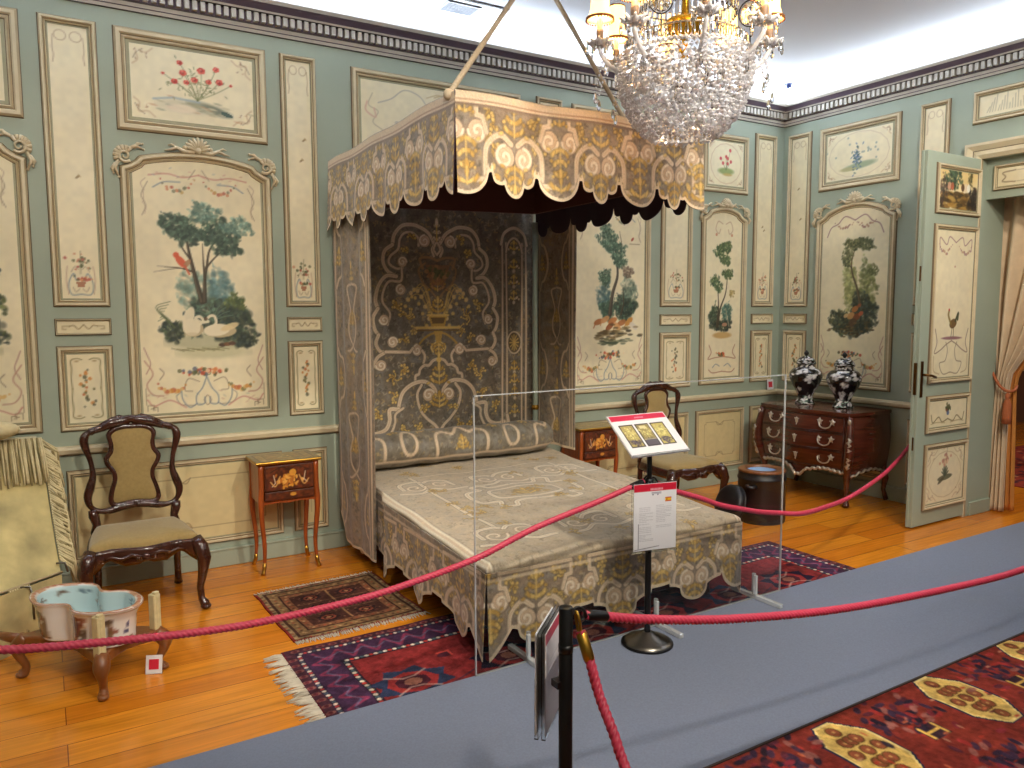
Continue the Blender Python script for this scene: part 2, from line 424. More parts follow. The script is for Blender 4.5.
def painted(name, V, C, nx, ny, matname, parent=None, keep=None, solid=0, edge=None, loc=None, flip=False):
    """V: (ny,nx,3) positions, C: (ny,nx,3) sRGB 0..255; keep: (ny-1,nx-1) bool"""
    V = np.asarray(V, float).reshape(-1, 3); C = np.clip(np.asarray(C, float).reshape(-1, 3), 0, 255)
    L = np.interp(C, np.arange(256), SR)
    j, i = np.meshgrid(np.arange(ny-1), np.arange(nx-1), indexing='ij')
    a = j*nx+i; F = np.stack([a, a+1, a+nx+1, a+nx], -1).reshape(-1, 4)
    if flip: F = F[:, ::-1]
    if keep is not None:
        F = F[keep.reshape(-1)]; used = np.unique(F); rm = -np.ones(len(V), int); rm[used] = np.arange(len(used)); F = rm[F]; V = V[used]; L = L[used]
    me = bpy.data.meshes.new(name); nf = len(F)
    me.vertices.add(len(V)); me.vertices.foreach_set('co', V.ravel())
    me.loops.add(nf*4); me.loops.foreach_set('vertex_index', F.ravel().astype(np.int32))
    me.polygons.add(nf); me.polygons.foreach_set('loop_start', np.arange(0, nf*4, 4, dtype=np.int32)); me.polygons.foreach_set('loop_total', np.full(nf, 4, np.int32))
    me.update(calc_edges=True); me.polygons.foreach_set('use_smooth', [True]*nf)
    at = me.color_attributes.new('paint', 'FLOAT_COLOR', 'POINT')
    at.data.foreach_set('color', np.concatenate([L, np.ones((len(L), 1))], 1).ravel())
    me.materials.append(MATS[matname])
    if edge: me.materials.append(MATS[edge])
    o = bpy.data.objects.new(name, me); COL.objects.link(o)
    if parent: o.parent = parent
    if loc: o.location = loc
    if solid:
        md = o.modifiers.new('solid', 'SOLIDIFY'); md.thickness = solid; md.offset = -1
        if edge: md.material_offset = 1; md.material_offset_rim = 1
    return o
def flat_canvas(name, cv, map3, h, matname='paint', parent=None, keep=None, solid=0, edge=None):
    XX, YY = np.meshgrid(cv.X, cv.Y)
    V = np.stack(map3(XX, YY, h*np.ones_like(XX)), -1)
    K = None
    if keep is not None:
        xc = (XX[:-1, :-1]+XX[1:, 1:])/2; yc = (YY[:-1, :-1]+YY[1:, 1:])/2; K = keep(xc, yc)
    return painted(name, V, cv.a, cv.nx, cv.ny, matname, parent, K, solid, edge)
# ================================================================== THE ROOM
def mapB(a, z, h): return (a, DW-h, z)                 # back wall: a = x
def mapR(a, z, h): return (XW-h, DW-a, z)              # right wall: a = distance from the corner
XL, YF = -3.2, -2.2
OY0, OY1, OZ = 1.72, 3.30, 2.80                        # doorway in the right wall
b = MB(); b.box((XL-.1, YF-.1, -.12), (12.4, 6.4, 0), 'floor_boards'); floor = b.build('floor'); tag(floor, kind='structure')
b = MB(); b.box((XL-.1, YF-.1, ZC), (XW+.5, DW+.3, ZC+.12), 'ceiling_white')
for i in range(8):      # plaster cove between the cornice and the ceiling
    q0, q1 = PI/2*i/8, PI/2*(i+1)/8; rc = .16
    h0, z0_, h1, z1_ = rc*(1-math.cos(q0)), ZC-rc+rc*math.sin(q0), rc*(1-math.cos(q1)), ZC-rc+rc*math.sin(q1)
    b.add([(XL, DW-h0-.001, z0_), (XW-h0, DW-h0-.001, z0_), (XW-h1, DW-h1-.001, z1_), (XL, DW-h1-.001, z1_)], [(0, 1, 2, 3)], 'ceiling_white', True)
    b.add([(XW-h0-.001, DW-h0, z0_), (XW-h0-.001, YF, z0_), (XW-h1-.001, YF, z1_), (XW-h1-.001, DW-h1, z1_)], [(0, 1, 2, 3)], 'ceiling_white', True)
ceiling = b.build('ceiling'); tag(ceiling, kind='structure')
b = MB(); b.box((XL-.1, DW, 0), (XW, DW+.3, ZC), 'wall_green'); wall_back = b.build('wall_back'); tag(wall_back, kind='structure')
b = MB()
b.box((XW, OY1, 0), (XW+.34, DW+.3, ZC), 'wall_green'); b.box((XW, YF-.1, 0), (XW+.34, OY0, ZC), 'wall_green'); b.box((XW, OY0, OZ), (XW+.34, OY1, ZC), 'wall_green')
wall_right = b.build('wall_right'); tag(wall_right, kind='structure')
b = MB(); b.box((XL-.1, YF, 0), (XL, DW, ZC), 'wall_green'); tag(b.build('wall_left'), kind='structure')
b = MB(); b.box((XL, YF-.1, 0), (XW, YF, ZC), 'wall_green'); tag(b.build('wall_front'), kind='structure')
# rooms beyond the doorway
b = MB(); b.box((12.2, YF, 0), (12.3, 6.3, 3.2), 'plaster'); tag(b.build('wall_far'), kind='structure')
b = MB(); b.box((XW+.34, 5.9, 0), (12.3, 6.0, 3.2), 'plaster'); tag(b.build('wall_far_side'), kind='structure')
b = MB(); b.box((XW+.34, YF-.1, 3.2), (12.3, 6.0, 3.3), 'ceiling_white'); tag(b.build('ceiling_far'), kind='structure')
lamp('next_room_lamp', 'AREA', (9.0, 2.8, 3.1), 40, NEUT, 1.2, (9.0, 2.8, 0))

# cornice: profile height is the projection from the wall, offset is measured upwards from the start line
def cornice(name, a0, a1, mp, z0=3.41, mitre=0):
    b = MB()
    prof = [(0, .002, 'gap_dark'), (.004, .012, 'cornice_cream'), (.022, .018, 'cornice_dark'), (.026, .024, 'cornice_cream'), (.046, .030, 'gap_dark'),
            (.052, .032, 'gap_dark'), (.056, .030, 'cornice_dark'), (.116, .030, 'gap_dark'), (.117, .072, 'cornice_cream'), (.128, .078, 'cornice_dark'),
            (.133, .084, 'cornice_dark'), (.150, .105, 'cornice_dark'), (.158, .122, 'cornice_cream'), (.176, .135, 'cornice_cream'), (.180, .135, 'cornice_cream'), (.180, .0, 'cornice_cream')]
    o = len(b.v)
    for a in (a0, a1):
        for (d, h, _) in prof: b.v.append(mp(a if (a != mitre) else a+(h if a1 > a0 and mp is mapR else -h), z0+d, h))
    n = len(prof)
    for j in range(n-1): b.face((o+j, o+j+1, o+n+j+1, o+n+j), prof[j][2])
    p = .0452; k = int((abs(a1-a0)-.1)/p)
    for i in range(k):
        a = a0+.06+i*p if mp is mapR else a1-.06-i*p-.028
        c0 = mp(a, z0+.060, .026); c1 = mp(a+.027, z0+.113, .064)
        b.box([min(q) for q in zip(c0, c1)], [max(q) for q in zip(c0, c1)], 'cornice_cream')
    return tag(b.build(name), kind='structure')
cornice('trim_1', XL, XW, mapB, mitre=XW)
cornice('trim_2', 0, DW-YF, mapR, mitre=0)
# chair rails
def rail(name, a0, a1, mp):
    b = MB(); prof = [(0, .002, 'gap_dark'), (.006, .016, 'tan_mould'), (.016, .030, 'cream_mould'), (.040, .036, 'cream_mould'), (.054, .028, 'cream_mould'), (.060, .0, 'cream_mould')]
    n = len(prof)
    for a in (a0, a1):
        for (d, h, _) in prof: b.v.append(mp(a, .812+d, h))
    for j in range(n-1): b.face((j, j+1, n+j+1, n+j), prof[j][2])
    b.face(range(n), 'cream_mould'); b.face(range(n, 2*n), 'cream_mould')
    return tag(b.build(name), kind='structure')
rail('trim_3', XL, XW, mapB); rail('trim_4', 0, DW-OY1-.14, mapR)
def base(name, boxes):
    b = MB()
    for lo, hi, ax in boxes:
        b.box(lo, hi, 'wall_green', .004)
    return tag(b.build(name), kind='structure')
base('baseboard_back', [((XL, DW-.022, 0), (XW-.0, DW+.01, .105), 0), ((XL, DW-.028, .105), (XW, DW+.01, .122), 0)])
base('baseboard_right', [((XW-.022, OY1+.02, 0), (XW+.01, DW-.03, .105), 0), ((XW-.028, OY1+.02, .105), (XW+.01, DW-.03, .122), 0)])
base('baseboard_reveal', [((XW+.04, OY1-.016, 0), (XW+.345, OY1+.01, .11), 0)])
# a shallow pilaster step beside the corner and doorway architrave
b = MB()
ap = [(0, .0, 'tan_mould'), (0, .022, 'cream_mould'), (-.03, .040, 'cream_mould'), (-.06, .030, 'brown_line'), (-.066, .030, 'cream_mould'), (-.10, .05, 'cream_mould'), (-.12, .05, 'tan_mould'), (-.125, .0, 'tan_mould')]
s0, s1 = DW-OY1, DW-OY0
b.sweep([(s0, 0), (s0, OZ), (s1, OZ), (s1, 0)], [(-d, h, m) for d, h, m in ap], mapR, closed=False)
tag(b.build('trim_5'), kind='structure')

# ------------------------------------------------------------------ painting helpers
CR = (232, 220, 184); INK = (120, 98, 74); BLU = (112, 128, 140); PNK = (196, 132, 118); RED = (188, 62, 48); OLV = (112, 104, 62)
GRN = [(66, 90, 72), (80, 106, 84), (52, 72, 60), (104, 124, 98)]; DK = [(42, 54, 48), (56, 64, 48), (36, 46, 44), (70, 78, 56)]
def cvs(x0, z0, x1, z1, seed, base=CR, px=.0062):
    c = Canvas(x0, z0, x1, z1, base, px, seed); c.mottle(.025, .35); c.mottle(.02, .03); c.mottle(.12, .3, (218, 196, 146)); return c
def flowers(c, cx, cz, w, h, cols, n=40, r=.012):
    for i in range(n):
        x = cx+c.rd.gauss(0, w*.4); z = cz+c.rd.gauss(0, h*.4)
        c.dab(x, z, r*c.rd.uniform(.5, 1.1), c.rd.choice(cols+[(84, 92, 58), (110, 110, 70)]), .8)
def swag(c, x0, x1, z, sag, cols, col2=INK, r=.010):
    for i in range(14):
        t = i/13; x = x0+(x1-x0)*t; y = z-sag*4*t*(1-t)
        c.dab(x+c.rd.gauss(0, .004), y+c.rd.gauss(0, .006), r*(.5+1.2*t*(1-t)*2), c.rd.choice(cols), .75)
def scrollpair(c, cx, z, w, h, col=BLU, lw=.006, al=.8):
    for s in (-1, 1):
        c.cur([(cx, z+h*.95), (cx+s*w*.18, z+h*.6), (cx+s*w*.42, z+h*.35), (cx+s*w*.40, z+h*.08), (cx+s*w*.12, z+h*.1), (cx+s*w*.1, z+h*.3)], lw, col, al)
        c.cur([(cx+s*w*.42, z+h*.1), (cx+s*w*.7, z), (cx+s*w*.95, z+h*.25), (cx+s*w, z+h*.6)], lw, col, al)
def key(c, x, z, s, w, lw=.004):
    c.line([(x, z), (x, z+w), (x+s*w, z+w), (x+s*w, z+w*.4), (x+s*w*.5, z+w*.4)], lw, INK, .8)
def corner_rocaille(c, x0, z0, x1, z1, r=.11):
    for sx, x in ((1, x0), (-1, x1)):
        for sz, z in ((1, z0), (-1, z1)):
            c.cur([(x+sx*.01, z+sz*r), (x+sx*r*.35, z+sz*r*.75), (x+sx*r*.3, z+sz*r*.3), (x+sx*r*.75, z+sz*r*.35), (x+sx*r*1.1, z+sz*.01)], .010, (206, 182, 144), .8)
            c.cur([(x+sx*.015, z+sz*r*.7), (x+sx*r*.3, z+sz*r*.4), (x+sx*r*.6, z+sz*.02)], .006, INK, .5)
            for i in range(7): c.dab(x+sx*c.rd.uniform(.1, .8)*r, z+sz*c.rd.uniform(.1, .8)*r, .008, c.rd.choice([(196, 160, 120), (240, 232, 204), (150, 120, 92)]), .6, ry=.004, rot=c.rd.uniform(0, 3))
def tree(c, pts, w, col=(62, 54, 40)):
    c.cur(pts, w, col, .95, taper=True); c.cur([(x-w*.2, z) for x, z in pts], w*.35, (128, 110, 82), .5, taper=True)
# frames ------------------------------------------------------------
def frame_prof(w, deep=1):
    return [(-.004, .0, 'brown_line'), (-.004, .004, 'brown_line'), (0, .012, 'tan_mould'), (w*.14, .022*deep, 'cream_mould'), (w*.34, .022*deep, 'cream_mould'), (w*.44, .012, 'brown_line'),
            (w*.48, .010, 'tan_mould'), (w*.62, .016, 'cream_mould'), (w*.70, .008, 'brown_line'), (w*.74, .004, 'grey_band'), (w, .004, 'cream_mould')]
def rect(x0, z0, x1, z1): return [(x0, z0), (x1, z0), (x1, z1), (x0, z1)]
def panel(wall, mp, x0, z0, x1, z1, w, paintfn, seed, label=None, base=CR, name='painted_panel', px=.0062):
    b = MB(); b.sweep(rect(x0, z0, x1, z1), frame_prof(w), mp); 
    c = cvs(x0+w-.004, z0+w-.004, x1-w+.004, z1-w+.004, seed, base, px); paintfn(c, x0+w, z0+w, x1-w, z1-w)
    o = flat_canvas(name, c, mp, .0045, 'paint', wall)
    if label: o['label'] = label
    b.build('panel_moulding', o)
    return o
def plain_panel(wall, mp, x0, z0, x1, z1, seed, label=None):
    def pf(c, a, b_, d, e):
        i = .07; L = rect(a+i, b_+i, d-i, e-i)
        if d-a > .2:
            cx = (a+d)/2
            for s in (-1, 1):
                zz = (b_+i) if s < 0 else (e-i)
                c.line([(a+i+.04, zz), (cx-.05, zz)], .004, INK, .8); c.line([(cx+.05, zz), (d-i-.04, zz)], .004, INK, .8)
                c.cur([(cx-.05, zz-s*.0), (cx-.02, zz-s*.035), (cx+.05, zz-s*.0)], .005, INK, .8); c.cur([(cx+.05, zz), (cx+.02, zz-s*.035), (cx-.05, zz)], .005, INK, .8)
                for xx, q in ((a+i, 1), (d-i, -1)):
                    c.line([(xx, zz-s*.04), (xx, zz-s*.02), (xx+q*.02, zz-s*.02), (xx+q*.02, zz), (xx+q*.04, zz)], .004, INK, .8)
            for xx in (a+i, d-i): c.line([(xx, b_+i+.04), (xx, e-i-.04)], .004, INK, .6)
        else:
            c.line(L+[L[0]], .004, INK, .5)
    return panel(wall, mp, x0, z0, x1, z1, .045, pf, seed, label, base=(214, 198, 148), name='dado_panel')
def strip_top(c, x0, z0, x1, z1):
    cx = (x0+x1)/2; w = (x1-x0)/2
    for s in (-1, 1):
        c.arc(cx+s*w*.42, z1-.05, w*.32, 0, 360, .005, (176, 150, 112), .8, ry=.028)
        c.cur([(cx+s*w*.8, z1-.05), (cx+s*w*.86, z1-.12), (cx+s*w*.8, z1-.16), (cx+s*w*.86, z1-.2)], .005, (160, 132, 96), .7)
    # a moth or dead leaf somewhere on the strip
    for k in range(c.rd.choice([1, 2])):
        z = z0+(z1-z0)*c.rd.uniform(.35, .75); x = cx+c.rd.uniform(-.4, .4)*w
        c.dab(x, z, .012, (128, 104, 62), .8, ry=.006, rot=.7); c.dab(x+.01, z+.008, .010, (168, 140, 84), .7, ry=.005, rot=-.8)
    # basket of flowers on scrolls at the foot
    flowers(c, cx, z0+.20, w*.7, .06, [(176, 84, 70), (206, 150, 110)], 22, .009); c.line([(cx, z0+.14), (cx+.005, z0+.27)], .004, OLV, .7)
    for s in (-1, 1):
        c.cur([(cx, z0+.02), (cx+s*w*.55, z0+.02), (cx+s*w*.68, z0+.08), (cx+s*w*.4, z0+.14), (cx+s*w*.25, z0+.10)], .006, BLU, .8)
        c.cur([(cx+s*w*.7, z0+.02), (cx+s*w*.8, z0+.10), (cx+s*w*.72, z0+.18)], .005, (184, 150, 120), .8)
    c.poly([(cx-w*.30, z0+.095), (cx+w*.30, z0+.095), (cx+w*.17, z0+.062), (cx-w*.17, z0+.062)], (164, 104, 72), .85)
    flowers(c, cx, z0+.108, w*.55, .012, [(186, 84, 66), (214, 150, 100)], 16, .009)
    for s in (-1, 1):
        c.cur([(cx+s*w*.1, z0+.05), (cx+s*w*.3, z0+.035), (cx+s*w*.45, z0+.06)], .004, INK, .6); c.cur([(cx+s*w*.5, z0+.15), (cx+s*w*.3, z0+.18), (cx+s*w*.12, z0+.165)], .004, INK, .6)
def strip_small(c, x0, z0, x1, z1):
    cx = (x0+x1)/2; cz = (z0+z1)/2; w = (x1-x0)/2
    for s in (-1, 1):
        c.cur([(cx, cz+.012), (cx+s*w*.2, cz-.012), (cx+s*w*.38, cz+.008), (cx+s*w*.55, cz+.004)], .005, (140, 116, 76), .9)
        c.line([(cx+s*w*.55, cz+.004), (cx+s*w*.82, cz+.004), (cx+s*w*.82, cz-.014), (cx+s*w*.68, cz-.014)], .004, (140, 116, 76), .9)
def strip_low(c, x0, z0, x1, z1):
    cx = (x0+x1)/2; w = (x1-x0)/2; h = (z1-z0)/2; cz = (z0+z1)/2
    for s in (-1, 1):
        for t in (-1, 1):
            c.cur([(cx+s*.02, cz+t*h*.86), (cx+s*w*.5, cz+t*h*.9), (cx+s*w*.82, cz+t*h*.84), (cx+s*w*.8, cz+t*h*.6), (cx+s*w*.84, cz+t*h*.3), (cx+s*w*.8, cz)], .006, (128, 116, 70), .85)
            c.dab(cx+s*w*.5, cz+t*h*.82, .012, (150, 120, 70), .6, ry=.005)
    for k in range(22):
        t = k/21; z = cz+h*.55-t*h*1.1
        c.dab(cx+c.rd.gauss(0, w*.16), z, .012*c.rd.uniform(.5, 1), c.rd.choice([(206, 132, 60), (196, 110, 60), (110, 106, 60), (90, 90, 66)]), .8)
def strip_set(wall, mp, x0, x1, seed, w=.05):
    panel(wall, mp, x0, 1.69, x1, 3.315, w, strip_top, seed, 'tall narrow cream panel with ribbon loops above and a small flower basket below')
    panel(wall, mp, x0, 1.525, x1, 1.615, .012, strip_small, seed+1)
    panel(wall, mp, x0, .96, x1, 1.455, w, strip_low, seed+2, 'small upright cream panel with a flower drop in a scroll border')
def carve(b, mp, a, z, s=1, sz=1, scale=1.0, lift=.010):
    """rocaille corner ornament: a rounded shell scroll hugging the corner, with leaf sprays along both sides"""
    def p3(u, v, h): return Vector(mp(a+s*u*scale, z+sz*v*scale, lift+h*.5))
    sp = [p3(.038*(1-.8*i/22)*math.cos(-2.4+i*.42), .038*(1-.8*i/22)*math.sin(-2.4+i*.42), .02) for i in range(23)]
    b.tube(sp, [.010*scale*(1-.5*i/22) for i in range(23)], 'carved_tan', 6)
    # fluted shell behind the scroll
    for k in range(7):
        t = -.35+k*.42; b.tube([p3(.02*math.cos(t), .02*math.sin(t), .012), p3(.062*math.cos(t), .062*math.sin(t), .016)], [.010*scale, .013*scale], 'carved_tan', 5)
    for (u0, v0, um, vm, u1, v1) in ((-.02, .04, -.06, .062, -.105, .045), (-.05, .05, -.075, .075, -.10, .078), (.035, -.03, .055, -.075, .035, -.125), (.05, -.05, .07, -.08, .062, -.105)):
        b.tube([p3(u0, v0, .012), p3(um, vm, .022), p3(u1, v1, .006)], [.012*scale, .011*scale, .004*scale], 'carved_tan', 5); b.sphere(p3(u1, v1, .006), .008*scale, 'carved_tan', 6, 4)
def crest(b, mp, a, z, scale=1.0):
    def p3(u, v, h): return Vector(mp(a+u*scale, z+v*scale, .012+h*.5))
    for i in range(9):
        t = PI*(.08+.84*i/8); l = .075+.012*math.sin(t)
        b.tube([p3(0, -.005, .03), p3(l*.6*math.cos(t), l*.6*math.sin(t), .05), p3(l*math.cos(t), l*math.sin(t)*.9, .02)], [.007, .011, .008], 'carved_tan', 6)
    for s in (-1, 1):
        b.tube([p3(s*.02, -.01, .02), p3(s*.08, -.012, .03), p3(s*.12, .01, .02), p3(s*.155, -.005, .01), p3(s*.19, -.012, .0)], [.014, .014, .011, .008, .003], 'carved_tan', 6)
        b.tube([p3(s*.10, .0, .02), p3(s*.15, .028, .012), p3(s*.17, .02, .01)], [.008, .006, .003], 'carved_tan', 5)
        b.sphere(p3(s*.075, .012, .02), .016, 'carved_tan', 7, 5)
    b.sphere(p3(0, 0, .03), .022, 'carved_tan', 8, 6)
def arch_outline(x0, x1, z0, zs, rise):
    """straight sides to zs, a stepped shoulder, then a segmental arch"""
    w = x1-x0; cx = (x0+x1)/2
    L = [(0, zs), (.045, zs+.018), (.085, zs+.042), (.105, zs+.066), (.12, zs+.072)]
    n = 12; a0 = w/2-.12; A = []
    for i in range(n+1):
        t = -1+2*i/n; A.append((cx+a0*t, zs+.072+(rise-.072)*(1-t*t)))
    left = [(x0+d, z) for d, z in L]; right = [(x1-d, z) for d, z in reversed(L)]
    return [(x0, z0)]+left+A[1:-1]+right+[(x1, z0)]
def arch_panel(wall, mp, x0, x1, fn, seed, label, rise=.115, zs=2.515, z0=.965, scale=1.0, ears=True):
    out = arch_outline(x0, x1, z0, zs, rise); b = MB(); w = .072
    b.sweep(out, frame_prof(w, 1.25), mp)
    c = cvs(x0+w*.9, z0+w*.9, x1-w*.9, zs+rise-w*.5, seed); fn(c, x0+w, z0+w, x1-w, zs+rise-w)
    cx = (x0+x1)/2
    def keep(X, Z):
        d = np.minimum(X-x0, x1-X); top = np.interp(d, [0, .045, .085, .12, (x1-x0)/2], [0, .018, .042, .072, rise]); q = np.clip((X-cx)/((x1-x0)/2-.12), -1, 1)
        top = np.where(d > .12, .072+(rise-.072)*(1-q*q), top); return Z < zs+top-w*.62
    o = flat_canvas('painted_panel', c, mp, .0045, 'paint', wall, keep); o['label'] = label
    b.build('panel_moulding', o)
    if ears:
        for s, xx in ((-1, x0), (1, x1)):
            e = MB(); carve(e, mp, xx-s*.028, zs+.062, s, 1, scale); e.build('carved_corner', o)
    e = MB(); crest(e, mp, cx, zs+rise+.012, scale); e.build('carved_shell', o)
    return o
def arch_common(c, x0, z0, x1, z1, top=True, bot=True, cz=None):
    cx = (x0+x1)/2; w = (x1-x0)/2
    if top:
        zt = z1-.06
        for s in (-1, 1):
            c.cur([(cx, zt), (cx+s*w*.25, zt-.02), (cx+s*w*.5, zt-.005), (cx+s*w*.78, zt-.02)], .008, PNK, .75)
            c.cur([(cx+s*w*.3, zt-.05), (cx+s*w*.55, zt-.055), (cx+s*w*.72, zt-.09)], .007, BLU, .75)
            c.cur([(cx+s*w*.8, zt-.06), (cx+s*w*.9, zt-.14), (cx+s*w*.84, zt-.2), (cx+s*w*.9, zt-.26)], .005, INK, .6)
            swag(c, cx+s*.03, cx+s*w*.6, zt-.04, .07, [(206, 130, 90), (196, 160, 90), (120, 120, 90), (180, 90, 70)])
            c.line([(cx+s*.02, zt+.03), (cx+s*.06, zt-.03)], .005, INK, .6)
    if top:
        for s in (-1, 1):
            for q in range(3): c.cur([(cx+s*w*(.83+.03*q), z1-.1-.07*q), (cx+s*w*(.90-.03*q), z1-.13-.07*q), (cx+s*w*.86, z1-.17-.07*q)], .004, (150, 120, 100), .6)
            for q in range(10): c.dab(cx+s*w*c.rd.uniform(.05, .8), z1-.07+c.rd.gauss(0, .015), .010, c.rd.choice([(206, 160, 140), (170, 176, 170), (190, 150, 120)]), .6, ry=.004, rot=c.rd.uniform(-.5, .5))
    if bot:
        for s in (-1, 1):
            c.cur([(cx+s*w*.12, z0+.18), (cx+s*w*.3, z0+.20), (cx+s*w*.36, z0+.13), (cx+s*w*.24, z0+.12)], .005, INK, .7)
            c.cur([(cx+s*w*.2, z0+.03), (cx+s*w*.42, z0+.04), (cx+s*w*.5, z0+.09), (cx+s*w*.42, z0+.12)], .005, (120, 110, 100), .7)
            c.cur([(cx+s*w*.95, z0+.24), (cx+s*w*.88, z0+.30), (cx+s*w*.93, z0+.36), (cx+s*w*.97, z0+.40)], .006, (160, 110, 100), .7)
            for q in range(12): c.dab(cx+s*w*c.rd.uniform(.1, .95), z0+c.rd.uniform(.03, .12), .012, c.rd.choice([(206, 170, 140), (170, 176, 160), (190, 150, 120)]), .5, ry=.004, rot=c.rd.uniform(-.8, .8))
        c.cur([(cx-w*.06, z0+.06), (cx, z0+.09), (cx+w*.06, z0+.06), (cx, z0+.03), (cx-w*.06, z0+.06)], .005, INK, .7)
        zb = z0+.02
        flowers(c, cx, z0+.24, w*.42, .035, [(200, 84, 56), (222, 140, 84), (236, 210, 170), (90, 100, 120)], 60, .013)
        scrollpair(c, cx, zb, w*.42, .2, BLU, .007)
        for s in (-1, 1):
            c.cur([(cx+s*w*.97, z0+.32), (cx+s*w*.85, z0+.24), (cx+s*w*.95, z0+.17), (cx+s*w*.86, z0+.11), (cx+s*w*.7, z0+.10)], .008, (186, 140, 118), .8)
            c.cur([(cx+s*w*.35, zb), (cx+s*w*.6, zb+.05), (cx+s*w*.85, zb+.02), (cx+s*w*.95, zb+.06)], .009, PNK, .7)
            c.cur([(cx+s*w*.75, z0+.2), (cx+s*w*.68, z0+.24), (cx+s*w*.74, z0+.27)], .006, INK, .6)
            swag(c, cx+s*w*.35, cx+s*w*.78, z0+.16, .035, [(206, 140, 60), (190, 100, 66), (110, 110, 70), (220, 180, 110)], r=.014)
            key(c, cx+s*w*.95, z0+.01, -s, .035); key(c, cx+s*w*.8, z0+.005, s, .025)
            c.line([(cx+s*w*.97, z0+.05), (cx+s*w*.97, z0+.15)], .004, INK, .7)
def swans(c, x0, z0, x1, z1):
    arch_common(c, x0, z0, x1, z1)
    # ground, water and bushes
    c.dab(.92, 1.47, .27, (150, 152, 118), .55, ry=.05, soft=.5); c.dab(.93, 1.40, .22, (176, 174, 132), .5, ry=.04, soft=.6)
    c.foliage(.84, 1.79, .12, .13, [(118, 140, 124), (92, 118, 106)], 120, .03, .5)
    c.foliage(.98, 1.80, .07, .13, [(92, 124, 122), (72, 104, 106)], 90, .03, .5)
    c.foliage(.93, 1.62, .16, .11, DK+GRN[:2], 240, .03, .8); c.foliage(1.06, 1.58, .13, .13, DK+[(60, 78, 58)], 230, .03, .8)
    c.foliage(1.07, 1.72, .06, .05, [(88, 98, 50), (64, 80, 48)], 60, .02, .8); c.foliage(.70, 1.54, .07, .06, DK+[(70, 84, 52)], 90, .022, .8)
    c.foliage(1.12, 1.47, .07, .04, DK, 60, .025, .8)
    for i in range(9):
        a = R(20+i*17); c.cur([(.93, 1.60), (.93+.07*math.cos(a), 1.60+.07*math.sin(a)), (.93+.13*math.cos(a), 1.60+.10*math.sin(a))], .006, (96, 122, 100), .8)
    for i in range(7): c.cur([(.70, 1.56), (.66-.01*i, 1.62+.01*i), (.61+.012*i, 1.60+.02*i)], .005, (84, 96, 62), .7)
    # trunks and crown
    for p, w in (([(.87, 1.72), (.845, 1.82), (.82, 1.94), (.80, 2.05), (.79, 2.15)], .035), ([(.885, 1.72), (.89, 1.86), (.905, 1.94), (.925, 2.04), (.98, 2.12)], .024),
                 ([(.89, 1.86), (.885, 1.96), (.885, 2.08)], .015), ([(.81, 1.98), (.76, 2.06), (.74, 2.14)], .012), ([(.90, 1.93), (.95, 1.99), (1.02, 2.06)], .013)):
        tree(c, p, w)
    for (x, z, rx, rz, n) in ((.74, 2.18, .10, .07, 150), (.82, 2.13, .08, .06, 100), (.98, 2.15, .12, .08, 180), (1.03, 2.06, .08, .05, 90)):
        c.foliage(x, z, rx, rz, [(56, 78, 62), (44, 60, 50), (70, 94, 74)], n, .022, .85)
    for (x, z, rx, rz, n) in ((.90, 2.27, .085, .055, 110), (1.10, 2.19, .09, .055, 110)):
        c.foliage(x, z, rx, rz, [(98, 124, 110), (78, 108, 96), (122, 142, 122)], n, .02, .8)
    # branch and red bird
    for q in ((.60, 1.90), (.66, 1.93), (.62, 1.935)): c.cur([(.83, 1.90), (.75, 1.925), q], .008, (80, 66, 48), .9, taper=True)
    c.dab(.755, 1.965, .045, (214, 92, 58), .95, ry=.022, rot=-.9); c.dab(.728, 2.005, .018, (214, 92, 58), .95); c.dab(.79, 1.955, .03, (176, 130, 92), .9, ry=.014, rot=.9)
    c.line([(.775, 1.94), (.80, 1.89)], .012, (206, 96, 66), .9)
    # two swans and a duck
    sw = (232, 220, 188); sh = (196, 176, 136)
    c.dab(.81, 1.55, .06, sh, .95, ry=.05); c.dab(.80, 1.56, .052, sw, .95, ry=.055, rot=.4); c.dab(.785, 1.62, .03, sw, .95, ry=.07, rot=-.35)
    c.cur([(.84, 1.57), (.87, 1.60), (.85, 1.625), (.825, 1.615), (.86, 1.59), (.90, 1.595)], .018, sw, .95)
    c.dab(.97, 1.535, .10, sh, .95, ry=.042); c.dab(.95, 1.54, .08, sw, .95, ry=.038, rot=.1); c.dab(1.03, 1.56, .06, (222, 200, 150), .9, ry=.02, rot=.35)
    c.cur([(.90, 1.55), (.945, 1.58), (.94, 1.625), (.915, 1.63), (.89, 1.61)], .017, sw, .95); c.dab(.885, 1.612, .012, (90, 70, 50), .9)
    c.dab(.80, 1.515, .05, (206, 190, 150), .6, ry=.012)
    for i in range(3): c.dab(.98+.03*i, 1.445+.004*i, .022, [(70, 52, 40), (120, 80, 50), (90, 60, 44)][i], .9, ry=.013)
    for i in range(10): c.line([(.68+.03*i, 1.43-.006*(i % 3)), (.75+.03*i, 1.41+.008*(i % 2))], .006, (108, 104, 66), .6)
def still_left(c, x0, z0, x1, z1):          # left-hand arched panel: a tree landscape, only its right half in view
    arch_common(c, x0, z0, x1, z1); cx = (x0+x1)/2
    tree(c, [(cx, 1.5), (cx+.02, 1.8), (cx-.03, 2.05), (cx+.02, 2.2)], .04)
    c.foliage(cx, 2.15, .2, .14, GRN, 260, .026); c.foliage(cx+.12, 1.9, .14, .1, [(88, 96, 50), (64, 80, 48)]+DK, 160, .024); c.foliage(cx+.2, 1.72, .1, .08, [(88, 96, 50), (50, 62, 40)], 110, .02)
    c.foliage(cx, 1.55, .27, .12, DK+[(84, 92, 50)], 330, .03); c.dab(cx, 1.44, .26, (150, 140, 92), .6, ry=.04, soft=.5)
